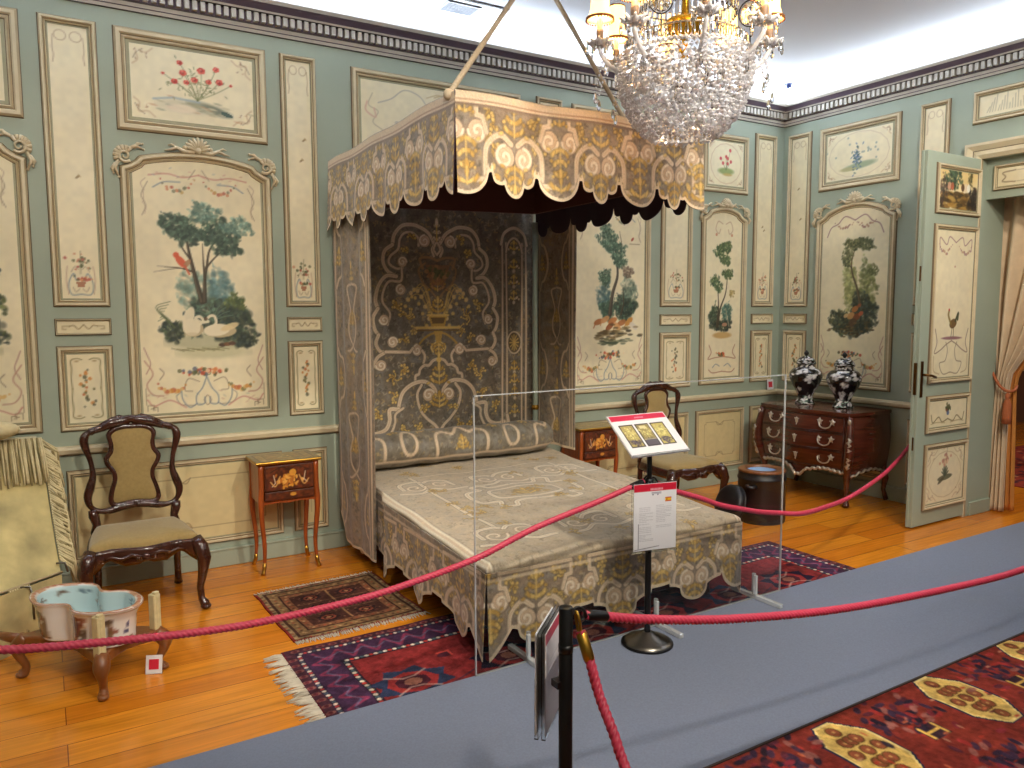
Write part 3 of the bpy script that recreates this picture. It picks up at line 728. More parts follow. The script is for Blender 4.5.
def tree_dogs(c, x0, z0, x1, z1):           # behind the bed's right side: tree, bird and leaping animals
    arch_common(c, x0, z0, x1, z1)
    c.foliage(4.06, 1.75, .07, .14, [(64, 92, 94), (88, 112, 104)], 120, .028, .6); c.foliage(4.33, 1.78, .08, .16, [(118, 132, 112), (80, 98, 84)], 130, .028, .6)
    c.foliage(4.28, 1.68, .12, .10, GRN[:3]+DK, 190, .026); c.foliage(4.10, 1.66, .08, .08, GRN[:3], 90, .026)
    tree(c, [(4.12, 1.62), (4.15, 1.80), (4.20, 1.95), (4.185, 2.10), (4.17, 2.2)], .04, (70, 62, 52)); tree(c, [(4.24, 1.62), (4.27, 1.72), (4.26, 1.85)], .02)
    tree(c, [(4.20, 2.1), (4.24, 2.2), (4.22, 2.32)], .012)
    for x, z, rx, rz, n in ((4.10, 2.24, .10, .08, 170), (4.20, 2.15, .09, .08, 150), (4.08, 2.33, .05, .05, 50), (4.23, 2.06, .07, .04, 80)): c.foliage(x, z, rx, rz, GRN, n, .02)
    c.foliage(4.07, 1.93, .06, .07, GRN, 100, .018); c.foliage(4.31, 1.98, .06, .05, [(128, 108, 90), (106, 92, 74)], 70, .018)
    c.dab(4.36, 2.26, .02, (176, 84, 60), .95, ry=.011, rot=.8); c.line([(4.33, 2.22), (4.44, 2.22)], .006, (130, 110, 80), .8)
    for x, z, cc in ((4.0, 1.56, (176, 106, 54)), (4.07, 1.58, (206, 150, 96)), (4.15, 1.57, (190, 120, 64)), (4.25, 1.55, (176, 110, 60)), (4.20, 1.52, (214, 160, 100)), (4.33, 1.56, (200, 140, 60)), (4.12, 1.52, (150, 84, 46)), (4.38, 1.52, (220, 210, 190))):
        c.dab(x, z, .05, cc, .9, ry=.024, rot=c.rd.uniform(-.8, .8)); c.line([(x-.03, z-.01), (x-.05, z-.05)], .01, cc, .9)
    for i in range(60): c.dab(4.17+c.rd.gauss(0, .11), 1.46+c.rd.gauss(0, .025), .03, c.rd.choice([(92, 76, 46), (120, 104, 66), (60, 58, 44), (150, 130, 90)]), .7, ry=.010)
    for i in range(30): c.dab(4.16+c.rd.gauss(0, .08), 1.385+c.rd.gauss(0, .012), .03, c.rd.choice([(92, 100, 70), (60, 74, 56)]), .6, ry=.008)
def tree_slim(c, x0, z0, x1, z1):           # narrow arched panel near the corner
    cx = (x0+x1)/2
    for s in (-1, 1):
        c.cur([(cx+s*.02, 2.45), (cx+s*.08, 2.47), (cx+s*.11, 2.40), (cx+s*.07, 2.36), (cx+s*.05, 2.40)], .010, (190, 160, 128), .8); c.dab(cx+s*.1, 2.35, .014, (196, 130, 96), .8)
        c.cur([(cx+s*.17, 1.33), (cx+s*.14, 1.26), (cx+s*.18, 1.20), (cx+s*.10, 1.21), (cx, 1.22)], .008, (150, 92, 70), .8)
        c.cur([(cx+s*.17, 1.10), (cx+s*.12, 1.07), (cx, 1.08)], .008, (150, 92, 70), .8); c.cur([(cx+s*.03, 1.13), (cx+s*.08, 1.15), (cx+s*.12, 1.12)], .007, BLU, .9)
    flowers(c, cx, 1.24, .07, .02, [(200, 96, 56), (220, 150, 90)], 34, .012)
    c.foliage(5.36, 1.60, .06, .10, [(64, 84, 60), (48, 62, 48)], 110, .022); c.foliage(5.52, 1.62, .06, .10, [(64, 96, 84), (80, 110, 96)], 110, .022); c.foliage(5.45, 1.51, .13, .05, DK, 140, .022)
    tree(c, [(5.40, 1.50), (5.43, 1.67), (5.49, 1.80), (5.51, 1.92), (5.50, 2.02)], .022); tree(c, [(5.385, 1.50), (5.405, 1.68), (5.40, 1.84), (5.46, 1.90)], .018)
    for x, z, rx, rz, n in ((5.41, 2.20, .07, .06, 110), (5.50, 2.24, .06, .05, 90), (5.49, 2.11, .07, .045, 90), (5.52, 1.99, .07, .045, 80), (5.36, 1.92, .06, .06, 80), (5.41, 1.86, .05, .04, 50)): c.foliage(x, z, rx, rz, [(66, 88, 52), (50, 70, 48), (92, 106, 66)], n, .018)
    c.foliage(5.58, 1.81, .035, .03, [(150, 130, 72)], 26, .016); c.line([(5.55, 1.50), (5.50, 1.67)], .008, (190, 180, 150), .9)
    c.dab(5.49, 1.52, .035, (190, 140, 110), .9, ry=.018); c.dab(5.46, 1.42, .12, (190, 150, 84), .8, ry=.03, soft=.4)
def tree_group(c, x0, z0, x1, z1):          # right wall arched panel
    arch_common(c, x0, z0, x1, z1, top=False); cx = (x0+x1)/2
    for s in (-1, 1):
        c.cur([(cx, 2.45), (cx+s*.10, 2.49), (cx+s*.17, 2.43), (cx+s*.24, 2.40), (cx+s*.28, 2.32)], .010, (150, 110, 110), .8); swag(c, cx+s*.02, cx+s*.2, 2.44, .05, [(150, 110, 100), (180, 140, 110)])
    c.foliage(.78, 1.85, .06, .22, [(150, 148, 92), (120, 126, 78)], 170, .03, .6); c.foliage(.95, 1.85, .09, .2, [(126, 128, 76), (100, 108, 64)], 170, .03, .6); c.foliage(1.0, 2.0, .05, .05, [(96, 100, 58)], 40, .02, .7)
    c.foliage(.92, 1.62, .13, .17, DK+[(62, 66, 44)], 260, .03); c.foliage(.68, 1.55, .09, .10, [(70, 74, 48), (96, 96, 60)]+DK, 150, .026)
    c.foliage(.83, 1.50, .17, .09, DK+[(84, 72, 44)], 200, .028)
    tree(c, [(.89, 1.70), (.85, 1.85), (.80, 1.98), (.79, 2.08), (.82, 2.2)], .026, (84, 74, 50)); tree(c, [(.79, 2.03), (.74, 2.07), (.70, 2.05)], .010)
    for x, z, rx, rz, n in ((.80, 2.23, .09, .05, 110), (.90, 2.25, .09, .035, 90), (.74, 2.12, .05, .07, 70), (.95, 2.20, .07, .025, 50)): c.foliage(x, z, rx, rz, [(84, 88, 54), (66, 74, 48), (112, 112, 74)], n, .02, .75)
    for x, z, cc, r in ((.84, 1.66, (176, 112, 60), .035), (.88, 1.69, (150, 84, 50), .022), (.80, 1.60, (190, 140, 84), .04), (.86, 1.59, (128, 70, 40), .04), (.75, 1.60, (206, 170, 120), .025), (.90, 1.62, (190, 96, 60), .026), (.82, 1.54, (90, 66, 44), .045)):
        c.dab(x, z, r, cc, .9, ry=r*.7, rot=.6)
    for i in range(26): c.dab(.80+c.rd.gauss(0, .1), 1.47+c.rd.gauss(0, .025), .02, c.rd.choice([(60, 50, 34), (110, 90, 54)]), .8, ry=.008)
# landscape format panels -------------------------------------------------------
def poppies(c, x0, z0, x1, z1):
    corner_rocaille(c, x0, z0, x1, z1)
    c.dab(.84, 2.905, .18, (204, 196, 166), .8, ry=.04, soft=.6); c.dab(.96, 2.905, .13, (150, 152, 126), .8, ry=.03, rot=-.2, soft=.6); c.dab(1.0, 2.90, .08, (112, 120, 104), .8, ry=.02, rot=-.3, soft=.6)
    for i in range(40): c.dab(.86+c.rd.gauss(0, .1), 2.90+c.rd.gauss(0, .018), .025, c.rd.choice([(176, 168, 130), (214, 204, 170), (132, 136, 108), (196, 150, 110)]), .5, ry=.006, rot=-.15); c.dab(1.06, 2.885, .03, (66, 92, 84), .8, ry=.012, rot=-.3)
    c.dab(.80, 2.89, .09, (230, 214, 184), .9, ry=.025, soft=.5); c.line([(.64, 2.93), (.75, 2.95), (.9, 2.94)], .012, (150, 168, 176), .7)
    P = [(.795, 3.161), (.812, 3.104), (.762, 3.048), (.917, 3.13), (.876, 3.07), (.959, 3.07), (1.022, 3.076), (1.005, 3.15), (.699, 3.087), (1.09, 3.065), (.83, 3.05)]
    for x, z in P: c.cur([(.89, 2.95), ((x+.89)/2+.01, (z+2.95)/2), (x, z)], .004, (112, 118, 74), .8)
    for i in range(70): c.dab(.88+c.rd.gauss(0, .09), 3.05+c.rd.gauss(0, .05), .010, c.rd.choice([(120, 126, 84), (150, 146, 104)]), .7, ry=.004, rot=c.rd.uniform(0, 3))
    for i, (x, z) in enumerate(P):
        r = (.016, .020, .018, .022, .019)[i % 5] if i not in (8, 9) else .009
        for k in range(5): a = k*1.26+i; c.dab(x+r*.55*math.cos(a), z+r*.45*math.sin(a), r*.6, c.rd.choice([(204, 62, 48), (182, 48, 42), (220, 96, 78)]), .9, ry=r*.5)
        c.dab(x, z, r*.35, (120, 40, 36), .7); c.dab(x-.004, z+.006, r*.35, (236, 140, 118), .7)
def blue_flowers(c, x0, z0, x1, z1):
    cx = (x0+x1)/2; c.arc(cx, (z0+z1)/2, (x1-x0)*.47, 0, 360, .006, (200, 180, 150), .7, ry=(z1-z0)*.49); corner_rocaille(c, x0, z0, x1, z1, .08)
    c.dab(cx+.02, 2.925, .16, (140, 156, 120), .8, ry=.028, rot=.1, soft=.5); c.dab(cx-.1, 2.905, .08, (184, 174, 120), .8, ry=.018, soft=.5)
    for i in range(70): c.dab(cx-.02+c.rd.gauss(0, .022), 3.0+c.rd.gauss(0, .05), .012, c.rd.choice([(92, 116, 140), (120, 140, 160), (84, 110, 100)]), .8, ry=.006, rot=c.rd.uniform(0, 3))
    for i in range(14): c.dab(cx+c.rd.gauss(0, .14), 3.06+c.rd.gauss(0, .05), .010, (160, 168, 150), .8)
def pink_flowers(c, x0, z0, x1, z1):
    cx = (x0+x1)/2; c.arc(cx, (z0+z1)/2, (x1-x0)*.45, 0, 360, .007, (204, 176, 140), .8, ry=(z1-z0)*.47); corner_rocaille(c, x0, z0, x1, z1, .06)
    c.dab(cx, 2.93, .10, (132, 150, 84), .85, ry=.03, soft=.5); c.dab(cx+.02, 2.90, .06, (190, 160, 90), .8, ry=.014, soft=.5)
    for x, z in ((.0, 3.06), (-.07, 3.04), (-.04, 3.0), (.05, 3.12), (.02, 3.0), (.02, 3.045), (.06, 3.02)):
        c.cur([(cx, 2.94), (cx+x*.5, (z+2.94)/2), (cx+x, z)], .004, (110, 120, 80), .8); c.dab(cx+x, z, .016, (206, 84, 84), .95)
def scroll_cartouche(c, x0, z0, x1, z1):
    w = (x1-x0)
    for s, xa in ((1, x0), (-1, x1)):
        c.cur([(xa+s*.08, z1-.08), (xa+s*.05, z1-.16), (xa+s*.12, z1-.2), (xa+s*.08, z0+.16), (xa+s*.16, z0+.10), (xa+s*.10, z0+.03)], .007, (184, 170, 140), .85)
        c.cur([(xa+s*.12, z1-.14), (xa+s*.22, z1-.10), (xa+s*.32, z1-.03), (xa+s*.44, z1-.06), (xa+s*.52, z1-.16), (xa+s*.6, z1-.2)], .007, (168, 160, 146), .85)
        c.cur([(xa+s*.04, z1-.14), (xa+s*.03, z1-.20), (xa+s*.10, z1-.24), (xa+s*.09, z1-.18)], .012, (214, 176, 150), .85)
        c.cur([(xa+s*.55, z1-.05), (xa+s*.63, z1-.03), (xa+s*.72, z1-.06)], .008, (190, 168, 120), .8)
        c.dab(xa+s*.26, z1-.26, .018, (186, 180, 160), .8, ry=.012)
def overdoor(c, x0, z0, x1, z1):
    for i in range(14): c.line([(x0+.05+.02*i, z0+.02), (x0+.07+.018*i, z0+.06+.03*(i % 4))], .005, (150, 140, 116), .8)
    c.dab((x0+x1)/2, z0+.05, .28, (206, 190, 158), .7, ry=.04, soft=.5)
# ---- back wall bays
BK, RT = wall_back, wall_right
arch_panel(BK, mapB, -.90, -.03, still_left, 11, 'arched panel with a dark leafy tree at the left edge')
panel(BK, mapB, -.90, 2.735, -.03, 3.315, .085, scroll_cartouche, 12)
strip_set(BK, mapB, .065, .35, 20)
panel(BK, mapB, .44, 2.73, 1.305, 3.315, .085, poppies, 13, 'wide cream panel painted with red poppies above a rocky mound')
arch_panel(BK, mapB, .44, 1.315, swans, 14, 'arched panel painted with two swans below a tall tree and a red bird')
strip_set(BK, mapB, 1.40, 1.63, 30, .042)
panel(BK, mapB, 1.88, 2.73, 3.23, 3.305, .07, scroll_cartouche, 15, 'wide cream panel with pale scrolls above the bed canopy')
strip_set(BK, mapB, 3.38, 3.62, 40, .042)
panel(BK, mapB, 3.72, 2.73, 4.56, 3.305, .07, scroll_cartouche, 16)
arch_panel(BK, mapB, 3.70, 4.56, tree_dogs, 17, 'arched panel with a tall tree above leaping tan hounds')
strip_set(BK, mapB, 4.685, 5.055, 50, .06)
panel(BK, mapB, 5.175, 2.735, 5.755, 3.26, .07, pink_flowers, 18, 'cream panel painted with pink flowers on a green mound')
arch_panel(BK, mapB, 5.17, 5.755, tree_slim, 19, 'narrow arched panel with two slender trees and a sleeping animal', rise=.105, zs=2.50, scale=.85)
strip_set(BK, mapB, 5.85, 6.14, 60, .055)
for i, (xa, xb) in enumerate(((-.9, -.03), (.08, 1.33), (1.41, 1.64), (3.75, 4.56), (4.69, 5.04), (5.14, 5.77), (5.86, 6.14))): plain_panel(BK, mapB, xa, .165, xb, .72, 70+i)
# ---- right wall bays
strip_set(RT, mapR, .065, .325, 80, .048)
panel(RT, mapR, .42, 2.745, 1.21, 3.305, .08, blue_flowers, 82, 'cream panel painted with blue flowers in an oval')
arch_panel(RT, mapR, .415, 1.205, tree_group, 83, 'arched panel with a wispy tree above resting shepherds', zs=2.475, z0=.945, rise=.135)
strip_set(RT, mapR, 1.38, 1.62, 84, .045)
panel(RT, mapR, 1.80, 3.075, 3.25, 3.315, .05, overdoor, 86, 'long low cream panel above the doorway')
plain_panel(RT, mapR, .10, .165, .39, .72, 87); plain_panel(RT, mapR, .46, .165, 1.2, .72, 88); plain_panel(RT, mapR, 1.38, .165, 1.62, .72, 89)

# ------------------------------------------------------------------ the open door leaf and what fills the doorway
door = empty('door_1', (6.325, 3.31, 0)); tag(door, kind='structure')
def mapD(a, z, h): return (-.80+a, -.005-h, z)         # leaf face towards the room's front; a runs from the free edge to the hinge
LW, LT, LH = .80, .05, 2.80
b = MB(); b.box((-LW, -.005, .012), (0, LT-.005, LH), 'wall_green', .003)
b.box((-LW-.010, LT-.03, .012), (-LW, LT-.01, LH), 'wall_green', .002)
leaf = b.build('door_leaf', door)
def d_hunt(c, x0, z0, x1, z1):
    c.dab((x0+x1)/2, z1, .4, (222, 190, 120), .8, ry=.12, soft=.8)
    for i in range(160): c.dab(x0+(x1-x0)*c.rd.random(), z0+(z1-z0)*.42*c.rd.random(), .04, c.rd.choice([(150, 112, 50), (90, 66, 34), (60, 50, 34), (176, 140, 70)]), .7, ry=.015, soft=.5)
    c.foliage(x0+.18, z0+.24, .10, .11, [(62, 84, 60), (40, 56, 44)], 140, .022); c.foliage(x0+.4, z0+.25, .03, .13, [(80, 76, 46)], 50, .02)
    c.foliage(x0+.47, z0+.08, .09, .1, [(40, 32, 28), (30, 26, 24)], 110, .024); c.foliage(x0+.05, z0+.12, .05, .1, [(84, 60, 50), (52, 48, 40)], 60, .02)
    for x, cc in ((.12, (200, 150, 120)), (.16, (176, 90, 60)), (.34, (222, 200, 170)), (.38, (240, 236, 220)), (.30, (90, 60, 40))): c.dab(x0+x, z0+.16, .022, cc, .9, ry=.03)
def d_rooster(c, x0, z0, x1, z1):
    cx = (x0+x1)/2; w = (x1-x0)/2
    for s in (-1, 1):
        c.cur([(cx, z1-.08), (cx+s*w*.35, z1-.04), (cx+s*w*.5, z1-.10), (cx+s*w*.85, z1-.05), (cx+s*w*.85, z1-.14)], .009, (150, 110, 110), .8)
        swag(c, cx+s*w*.2, cx+s*w*.9, z1-.1, .06, [(150, 110, 110), (180, 140, 110)])
        c.cur([(cx+s*w*.9, z0+.36), (cx+s*w*.78, z0+.26), (cx+s*w*.9, z0+.18), (cx+s*w*.6, z0+.20), (cx+s*w*.3, z0+.24), (cx, z0+.27)], .009, (130, 106, 90), .8)
        c.cur([(cx, z0+.03), (cx+s*w*.4, z0+.02), (cx+s*w*.6, z0+.10), (cx+s*w*.3, z0+.12), (cx+s*w*.2, z0+.2), (cx+s*w*.3, z0+.26)], .007, INK, .8)
        c.cur([(cx+s*w*.6, z0+.02), (cx+s*w*.9, z0+.05), (cx+s*w*.92, z0+.16)], .008, (176, 150, 110), .8)
    c.dab(cx, z0+.29, w*.55, (140, 96, 100), .9, ry=.012)
    c.dab(cx+.01, z0+.40, .05, (110, 84, 48), .95, ry=.035, rot=.3); c.cur([(cx-.02, z0+.40), (cx-.055, z0+.46), (cx-.05, z0+.50)], .022, (140, 120, 60), .95); c.cur([(cx+.04, z0+.42), (cx+.075, z0+.48), (cx+.07, z0+.43)], .02, (60, 70, 44), .95)
    c.dab(cx-.05, z0+.505, .010, (190, 60, 40), .95); c.line([(cx, z0+.37), (cx-.01, z0+.30)], .006, (90, 70, 40)); c.line([(cx+.02, z0+.37), (cx+.02, z0+.30)], .006, (90, 70, 40)); c.dab(cx+.0, z1-.26, .008, (180, 120, 90), .8)
def d_small(c, x0, z0, x1, z1):
    cx = (x0+x1)/2; w = (x1-x0)/2; flowers(c, cx, z0+.13, .05, .025, [(90, 96, 60), (150, 90, 70), (60, 74, 60)], 50, .012); c.dab(cx, z0+.095, .018, (90, 110, 150), .9)
    for s in (-1, 1): c.cur([(cx, z0+.05), (cx+s*w*.3, z0+.03), (cx+s*w*.5, z0+.07), (cx+s*w*.8, z0+.03), (cx+s*w*.9, z0+.09)], .009, (120, 104, 66), .85); c.cur([(cx+s*w*.15, z0+.02), (cx+s*w*.6, z0+.03), (cx+s*w*.9, z0+.02)], .006, (160, 140, 90), .8)
def d_low(c, x0, z0, x1, z1):
    cx = (x0+x1)/2; corner_rocaille(c, x0, z0, x1, z1, .12); c.arc(cx, (z0+z1)/2, (x1-x0)*.45, 0, 360, .006, (186, 164, 116), .7, ry=(z1-z0)*.44)
    zc = z0+.18; c.dab(cx, zc, .10, (104, 104, 76), .9, ry=.022, rot=.1); c.dab(cx-.05, zc-.02, .05, (90, 84, 60), .8, ry=.014, rot=.5)
    for i in range(7): c.line([(cx, zc+.01), (cx+.05*math.cos(R(30+i*20)), zc+.09*math.sin(R(30+i*20)))], .012, (78, 88, 70), .9)
    for i in range(26): c.dab(cx+c.rd.gauss(0, .035), zc+.13+c.rd.gauss(0, .03), .012, c.rd.choice([(206, 150, 120), (226, 190, 150), (180, 130, 110)]), .8)
    c.line([(cx+.01, zc+.1), (cx+.02, zc+.25)], .005, (150, 120, 90), .8)
for fn, z0, z1, sd, lb in ((d_hunt, 2.36, 2.72, 90, 'small oil landscape with figures at the top of the door'), (d_rooster, 1.10, 2.28, 91, 'tall cream door panel with a rooster on a scroll shelf'),
                            (d_small, .72, 1.0, 92, None), (d_low, .13, .63, 93, 'cream door panel with pale flowers on a rock')):
    panel(leaf, mapD, .115, z0, .70, z1, .045, fn, sd, lb, px=.005)
b = MB(); b.box((-LW-.012, .004, 1.02), (-LW, .028, 1.26), 'bronze', .003); b.box((-.775, -.012, 1.0), (-.745, -.004, 1.27), 'bronze', .002)
b.tube([(-.76, -.01, 1.17), (-.76, -.05, 1.17), (-.72, -.062, 1.165), (-.67, -.062, 1.15)], [.010, .010, .009, .011], 'bronze', 8); b.build('door_handle', door)
b = MB(); b.box((-LW-.004, .008, .60), (-LW+.001, .026, .70), 'bronze', .001); b.box((-LW-.004, .008, 1.86), (-LW+.001, .026, 1.97), 'bronze', .001); b.build('lock_plate', door)
# the transom panel below the lintel
b = MB(); b.box((XW+.06, OY0, 2.50), (XW+.11, OY1, OZ), 'wall_green'); tr = b.build('trim_6'); tag(tr, kind='structure')
def mapT(a, z, h): return (XW+.06-h, OY1-a, z)
def tfn(c, x0, z0, x1, z1):
    for xa, s in ((x0, 1), (x1, -1)): c.cur([(xa+s*.12, z1-.02), (xa+s*.03, z1-.03), (xa+s*.05, (z0+z1)/2), (xa+s*.03, z0+.03), (xa+s*.12, z0+.02)], .008, INK, .8)
    c.line([(x0+.13, z1-.02), (x1-.13, z1-.02)], .004, INK, .7); c.line([(x0+.13, z0+.02), (x1-.13, z0+.02)], .004, INK, .7)
panel(tr, mapT, .06, 2.56, 1.5, 2.745, .03, tfn, 95)
# ================================================================== THE BED
TA = (138, 119, 98); RB = (226, 204, 172); RBL = (238, 222, 196); GD = (194, 152, 68); GL = (222, 186, 104); DKL = (90, 78, 66); SLV = (146, 150, 152)
def brocade(x0, z0, x1, z1, seed, px=.0055, base=TA):
    c = Canvas(x0, z0, x1, z1, base, px, seed); c.mottle(.10, .012); c.mottle(.08, .04); c.mottle(.07, .2); c.mottle(.4, .05, SLV)
    for i in range(int((x1-x0)*(z1-z0)*620)):       # all-over couched vermicelli
        x = c.rd.uniform(x0, x1); z = c.rd.uniform(z0, z1); a = c.rd.random()*6; r = c.rd.uniform(.012, .024)
        c.line([(x, z), (x+r*math.cos(a), z+r*math.sin(a)), (x+r*1.3*math.cos(a+.9), z+r*1.3*math.sin(a+.9))], .0075, c.rd.choice([(172, 160, 136), (158, 150, 134), (92, 84, 68), (80, 72, 60), (176, 148, 96)]), .75)
    return c
def ribbon(c, pts, w=.02, n=6, smooth=True, al=.95):
    P = [(p.x, p.y) for p in crv([(a, b, 0) for a, b in pts], n)] if smooth else pts
    w *= 1.3; c.line(P, w+.007, (96, 78, 62), al*.8); c.line(P, w, RB, al); c.line(P, w*.3, (196, 166, 132), al*.6)
def volute(c, cx, cz, r, a0, d, turns=1.25, w=.016, fill=True):
    if fill: c.dab(cx, cz, r*1.1, (96, 78, 62), .6); c.dab(cx, cz, r*1.02, (214, 184, 150), .95)
    n = 24; P = [(cx+r*(1-.85*i/n)*math.cos(a0+d*2*PI*turns*i/n), cz+r*(1-.85*i/n)*math.sin(a0+d*2*PI*turns*i/n)) for i in range(n+1)]
    c.line(P, w+.004, (150, 120, 92), .7); c.line(P, w*.85, RBL, .95)
def fleur(c, cx, cz, h, s=1, w=.07, cols=(GD, GL), n=3):
    """a leafy gold spray growing from (cx, cz), h tall, s=+1 up or -1 down"""
    def leaf(x, z, a, l, r):
        c.dab(x+math.cos(a)*l*.5, z+math.sin(a)*l*.5*s, l*.62+.003, (96, 78, 48), .5, ry=r*1.4, rot=a*s); c.dab(x+math.cos(a)*l*.5, z+math.sin(a)*l*.5*s, l*.55, c.rd.choice(cols), .95, ry=r, rot=a*s)
    for k in range(n):
        t = k/max(1, n-1); z = cz+s*h*(.05+.6*t); ww = w*(1-.45*t)
        for q in (-1, 1):
            leaf(cx, z, PI/2-q*1.15, ww*.9, .011*(h/.18)**.3); leaf(cx+q*ww*.5, z+s*h*.05, PI/2-q*.5, ww*.5, .009)
            leaf(cx+q*ww*.85, z+s*h*.04, PI/2-q*1.9, ww*.32, .008)
    leaf(cx, cz+s*h*.62, PI/2, h*.40, .012); c.line([(cx, cz), (cx, cz+s*h*.7)], .009, GL, .9)
def sprig(c, cx, cz, r, seed=0):
    for k in range(7):
        a = c.rd.uniform(0, 2*PI); l = r*c.rd.uniform(.4, 1)
        P = [(cx, cz), (cx+l*.5*math.cos(a), cz+l*.5*math.sin(a)), (cx+l*math.cos(a+.6), cz+l*math.sin(a+.6))]
        c.cur(P, .015, (92, 76, 50), .6); c.cur(P, .009, c.rd.choice([GD, GL]), .95)
        c.dab(P[2][0], P[2][1], .013, (92, 76, 50), .6); c.dab(P[2][0], P[2][1], .009, GL, .95)
def motif_row(c, cents_h, cents_s, zt, hp, k=1.0, semi=True):
    """heart-shaped double scrolls (cents_h) alternating with paired volutes over gold drops (cents_s); zt = top, hp = panel height"""
    for cx in list(cents_h)+list(cents_s):
        for s in (-1, 1):
            for q in (.09, .20): sprig(c, cx+s*.137*k, zt-q-.02*s, .034*k)
    for cx in cents_h:
        z = zt-hp*.60
        for s in (-1, 1):
            ribbon(c, [(cx+s*.018*k, z+.055*k), (cx+s*.075*k, z+.088*k), (cx+s*.14*k, z+.04*k), (cx+s*.150*k, z-.04*k), (cx+s*.147*k, z-.10*k)], .019*k)
            ribbon(c, [(cx+s*.147*k, z-.10*k), (cx+s*.21*k, z-.10*k)], .019*k, smooth=False)
            volute(c, cx+s*.052*k, z, .048*k, PI/2 if s > 0 else PI/2, -s, w=.017*k)
            c.dab(cx+s*.095*k, z-.10*k, .02*k, GD, .9, ry=.03*k); c.dab(cx+s*.115*k, z-.05*k, .012*k, GL, .9, ry=.022*k, rot=s*.5)
        fleur(c, cx, z+.085*k, .16*k, 1, .068*k); fleur(c, cx, z-.03*k, .13*k, -1, .065*k)
        for s in (-1, 1): sprig(c, cx+s*.05*k, z-.17*k, .03*k)
    for cx in cents_s:
        z = zt-hp*.36
        for s in (-1, 1):
            volute(c, cx+s*.058*k, z, .046*k, 0 if s < 0 else PI, s, w=.017*k)
            ribbon(c, [(cx+s*.105*k, z+.0), (cx+s*.085*k, z+.06*k), (cx+s*.055*k, z+.065*k), (cx+s*.055*k, zt-.035)], .017*k, 3, smooth=False)
            ribbon(c, [(cx+s*.055*k, zt-.035), (cx+s*.28*k, zt-.035)], .015, smooth=False)
        fleur(c, cx, z-.02*k, .16*k, -1, .062*k); fleur(c, cx, zt-.075, .05*k, 1, .04*k, n=1)
        if semi: fleur(c, cx, zt-hp+.035, .10*k, 1, .075*k, n=2)
def scallop(s, cents_h, cents_s, zh, zs, zn, hw=.10, sw=.125):
    """height of the cut lower edge at s"""
    z = np.full_like(s, zn)
    for cc in cents_h:
        d = np.abs(s-cc); core = zh+(zn-zh)*.55*(1-np.sqrt(np.clip(1-(d/(hw*.62))**2, 0, 1))); z = np.minimum(z, np.where(d < hw*.62, core, z))
        dd = np.abs(d-hw*.85); side = (zn-.02)-.035*np.sqrt(np.clip(1-(dd/(hw*.42))**2, 0, 1)); z = np.minimum(z, np.where(dd < hw*.42, side, z))
    for cc in cents_s:
        d = np.abs(s-cc); z = np.minimum(z, np.where(d < sw, zn-(zn-zs)*np.sqrt(np.clip(1-(d/sw)**2, 0, 1)), z))
    return z
def fabric_strip(name, c, s0, s1, ztop, edge, pos, parent, mname='cloth', ns=None, nz=90, trim=.018, solid=.004, lining='canopy_lining', flip=True):
    """edge(s)->lower z; pos(S,Z)->X,Y,Z arrays"""
    ns = ns or int((s1-s0)/.006)+1
    S = np.linspace(s0, s1, ns); E = edge(S)
    XXc, YYc = np.meshgrid(c.X, c.Y); Ec = np.interp(XXc, S, E)
    # distance to the cut edge, for the braid that follows it
    g = np.gradient(E, S); g = np.clip(np.interp(XXc, S, g), -6, 6); d = (YYc-Ec)/np.sqrt(1+g*g)
    sel = (d < trim) ; c.a[sel] = c.a[sel]*.1+np.array(RB)*.9
    sel = (d >= trim) & (d < trim+.005); c.a[sel] = c.a[sel]*.4+np.array((104, 88, 68))*.6
    T = np.linspace(0, 1, nz)[:, None]; Z = ztop+(E[None]-ztop)*T; SS = np.broadcast_to(S[None], Z.shape)
    C = c.sample(SS, Z); X, Y, Zp = pos(SS, Z)
    return painted(name, np.stack([X, Y, Zp], -1), C, ns, nz, mname, parent, solid=solid, edge=lining, flip=flip)

# ---- canopy
FL, FR_, BL, BR = Vector((1.62, 3.15, 2.615)), Vector((3.28, 3.29, 2.66)), Vector((1.675, 5.10, 2.625)), Vector((3.30, 5.08, 2.66))
canopy = empty('bed_canopy', (2.45, 4.1, 2.2)); OFF = Vector((2.45, 4.1, 2.2))
tag(canopy, 'brocade bed canopy with scalloped gold and taupe valance hung on two ropes', 'bed canopy')
def canopy_side(name, A, B, cents_h, cents_s, seed, kk, flip=1, wav=.010, out=1):
    L = (B-A).length; ex = (B-A).normalized(); nn = Vector((ex.y, -ex.x, 0)).normalized()*out
    c = brocade(0, -.47, L, 0.02, seed)
    motif_row(c, cents_h, cents_s, -.0, .43, kk)
    # pale braid along the top and a brown row of nails below it
    for y0, y1, col in ((-.035, .02, RB), (-.043, -.035, (120, 98, 82)), (-.024, -.016, (150, 110, 86))):
        sel = (c.Y > y0) & (c.Y < y1); c.a[sel] = c.a[sel]*.12+np.array(col)*.88
    edge = lambda S: scallop(S, cents_h, cents_s, -.445, -.44, -.335)
    def pos(S, Z):
        d = -Z; q = wav*np.sin(S*23+1)*np.clip(d*2, 0, 1)+.012*np.sin(S*11.4)*np.clip(d*2, 0, 1)+.02*d
        z = A.z+(B.z-A.z)*S/L+Z+.005*np.sin(S*9)
        return A.x+ex.x*S+nn.x*q-OFF.x, A.y+ex.y*S+nn.y*q-OFF.y, z-OFF.z
    return fabric_strip(name, c, 0, L, .02, edge, pos, canopy)
HP = .55
canopy_side('valance', FL, FR_, [.325, .875, 1.425], [.05, .60, 1.15, 1.64], 201, 1.12)
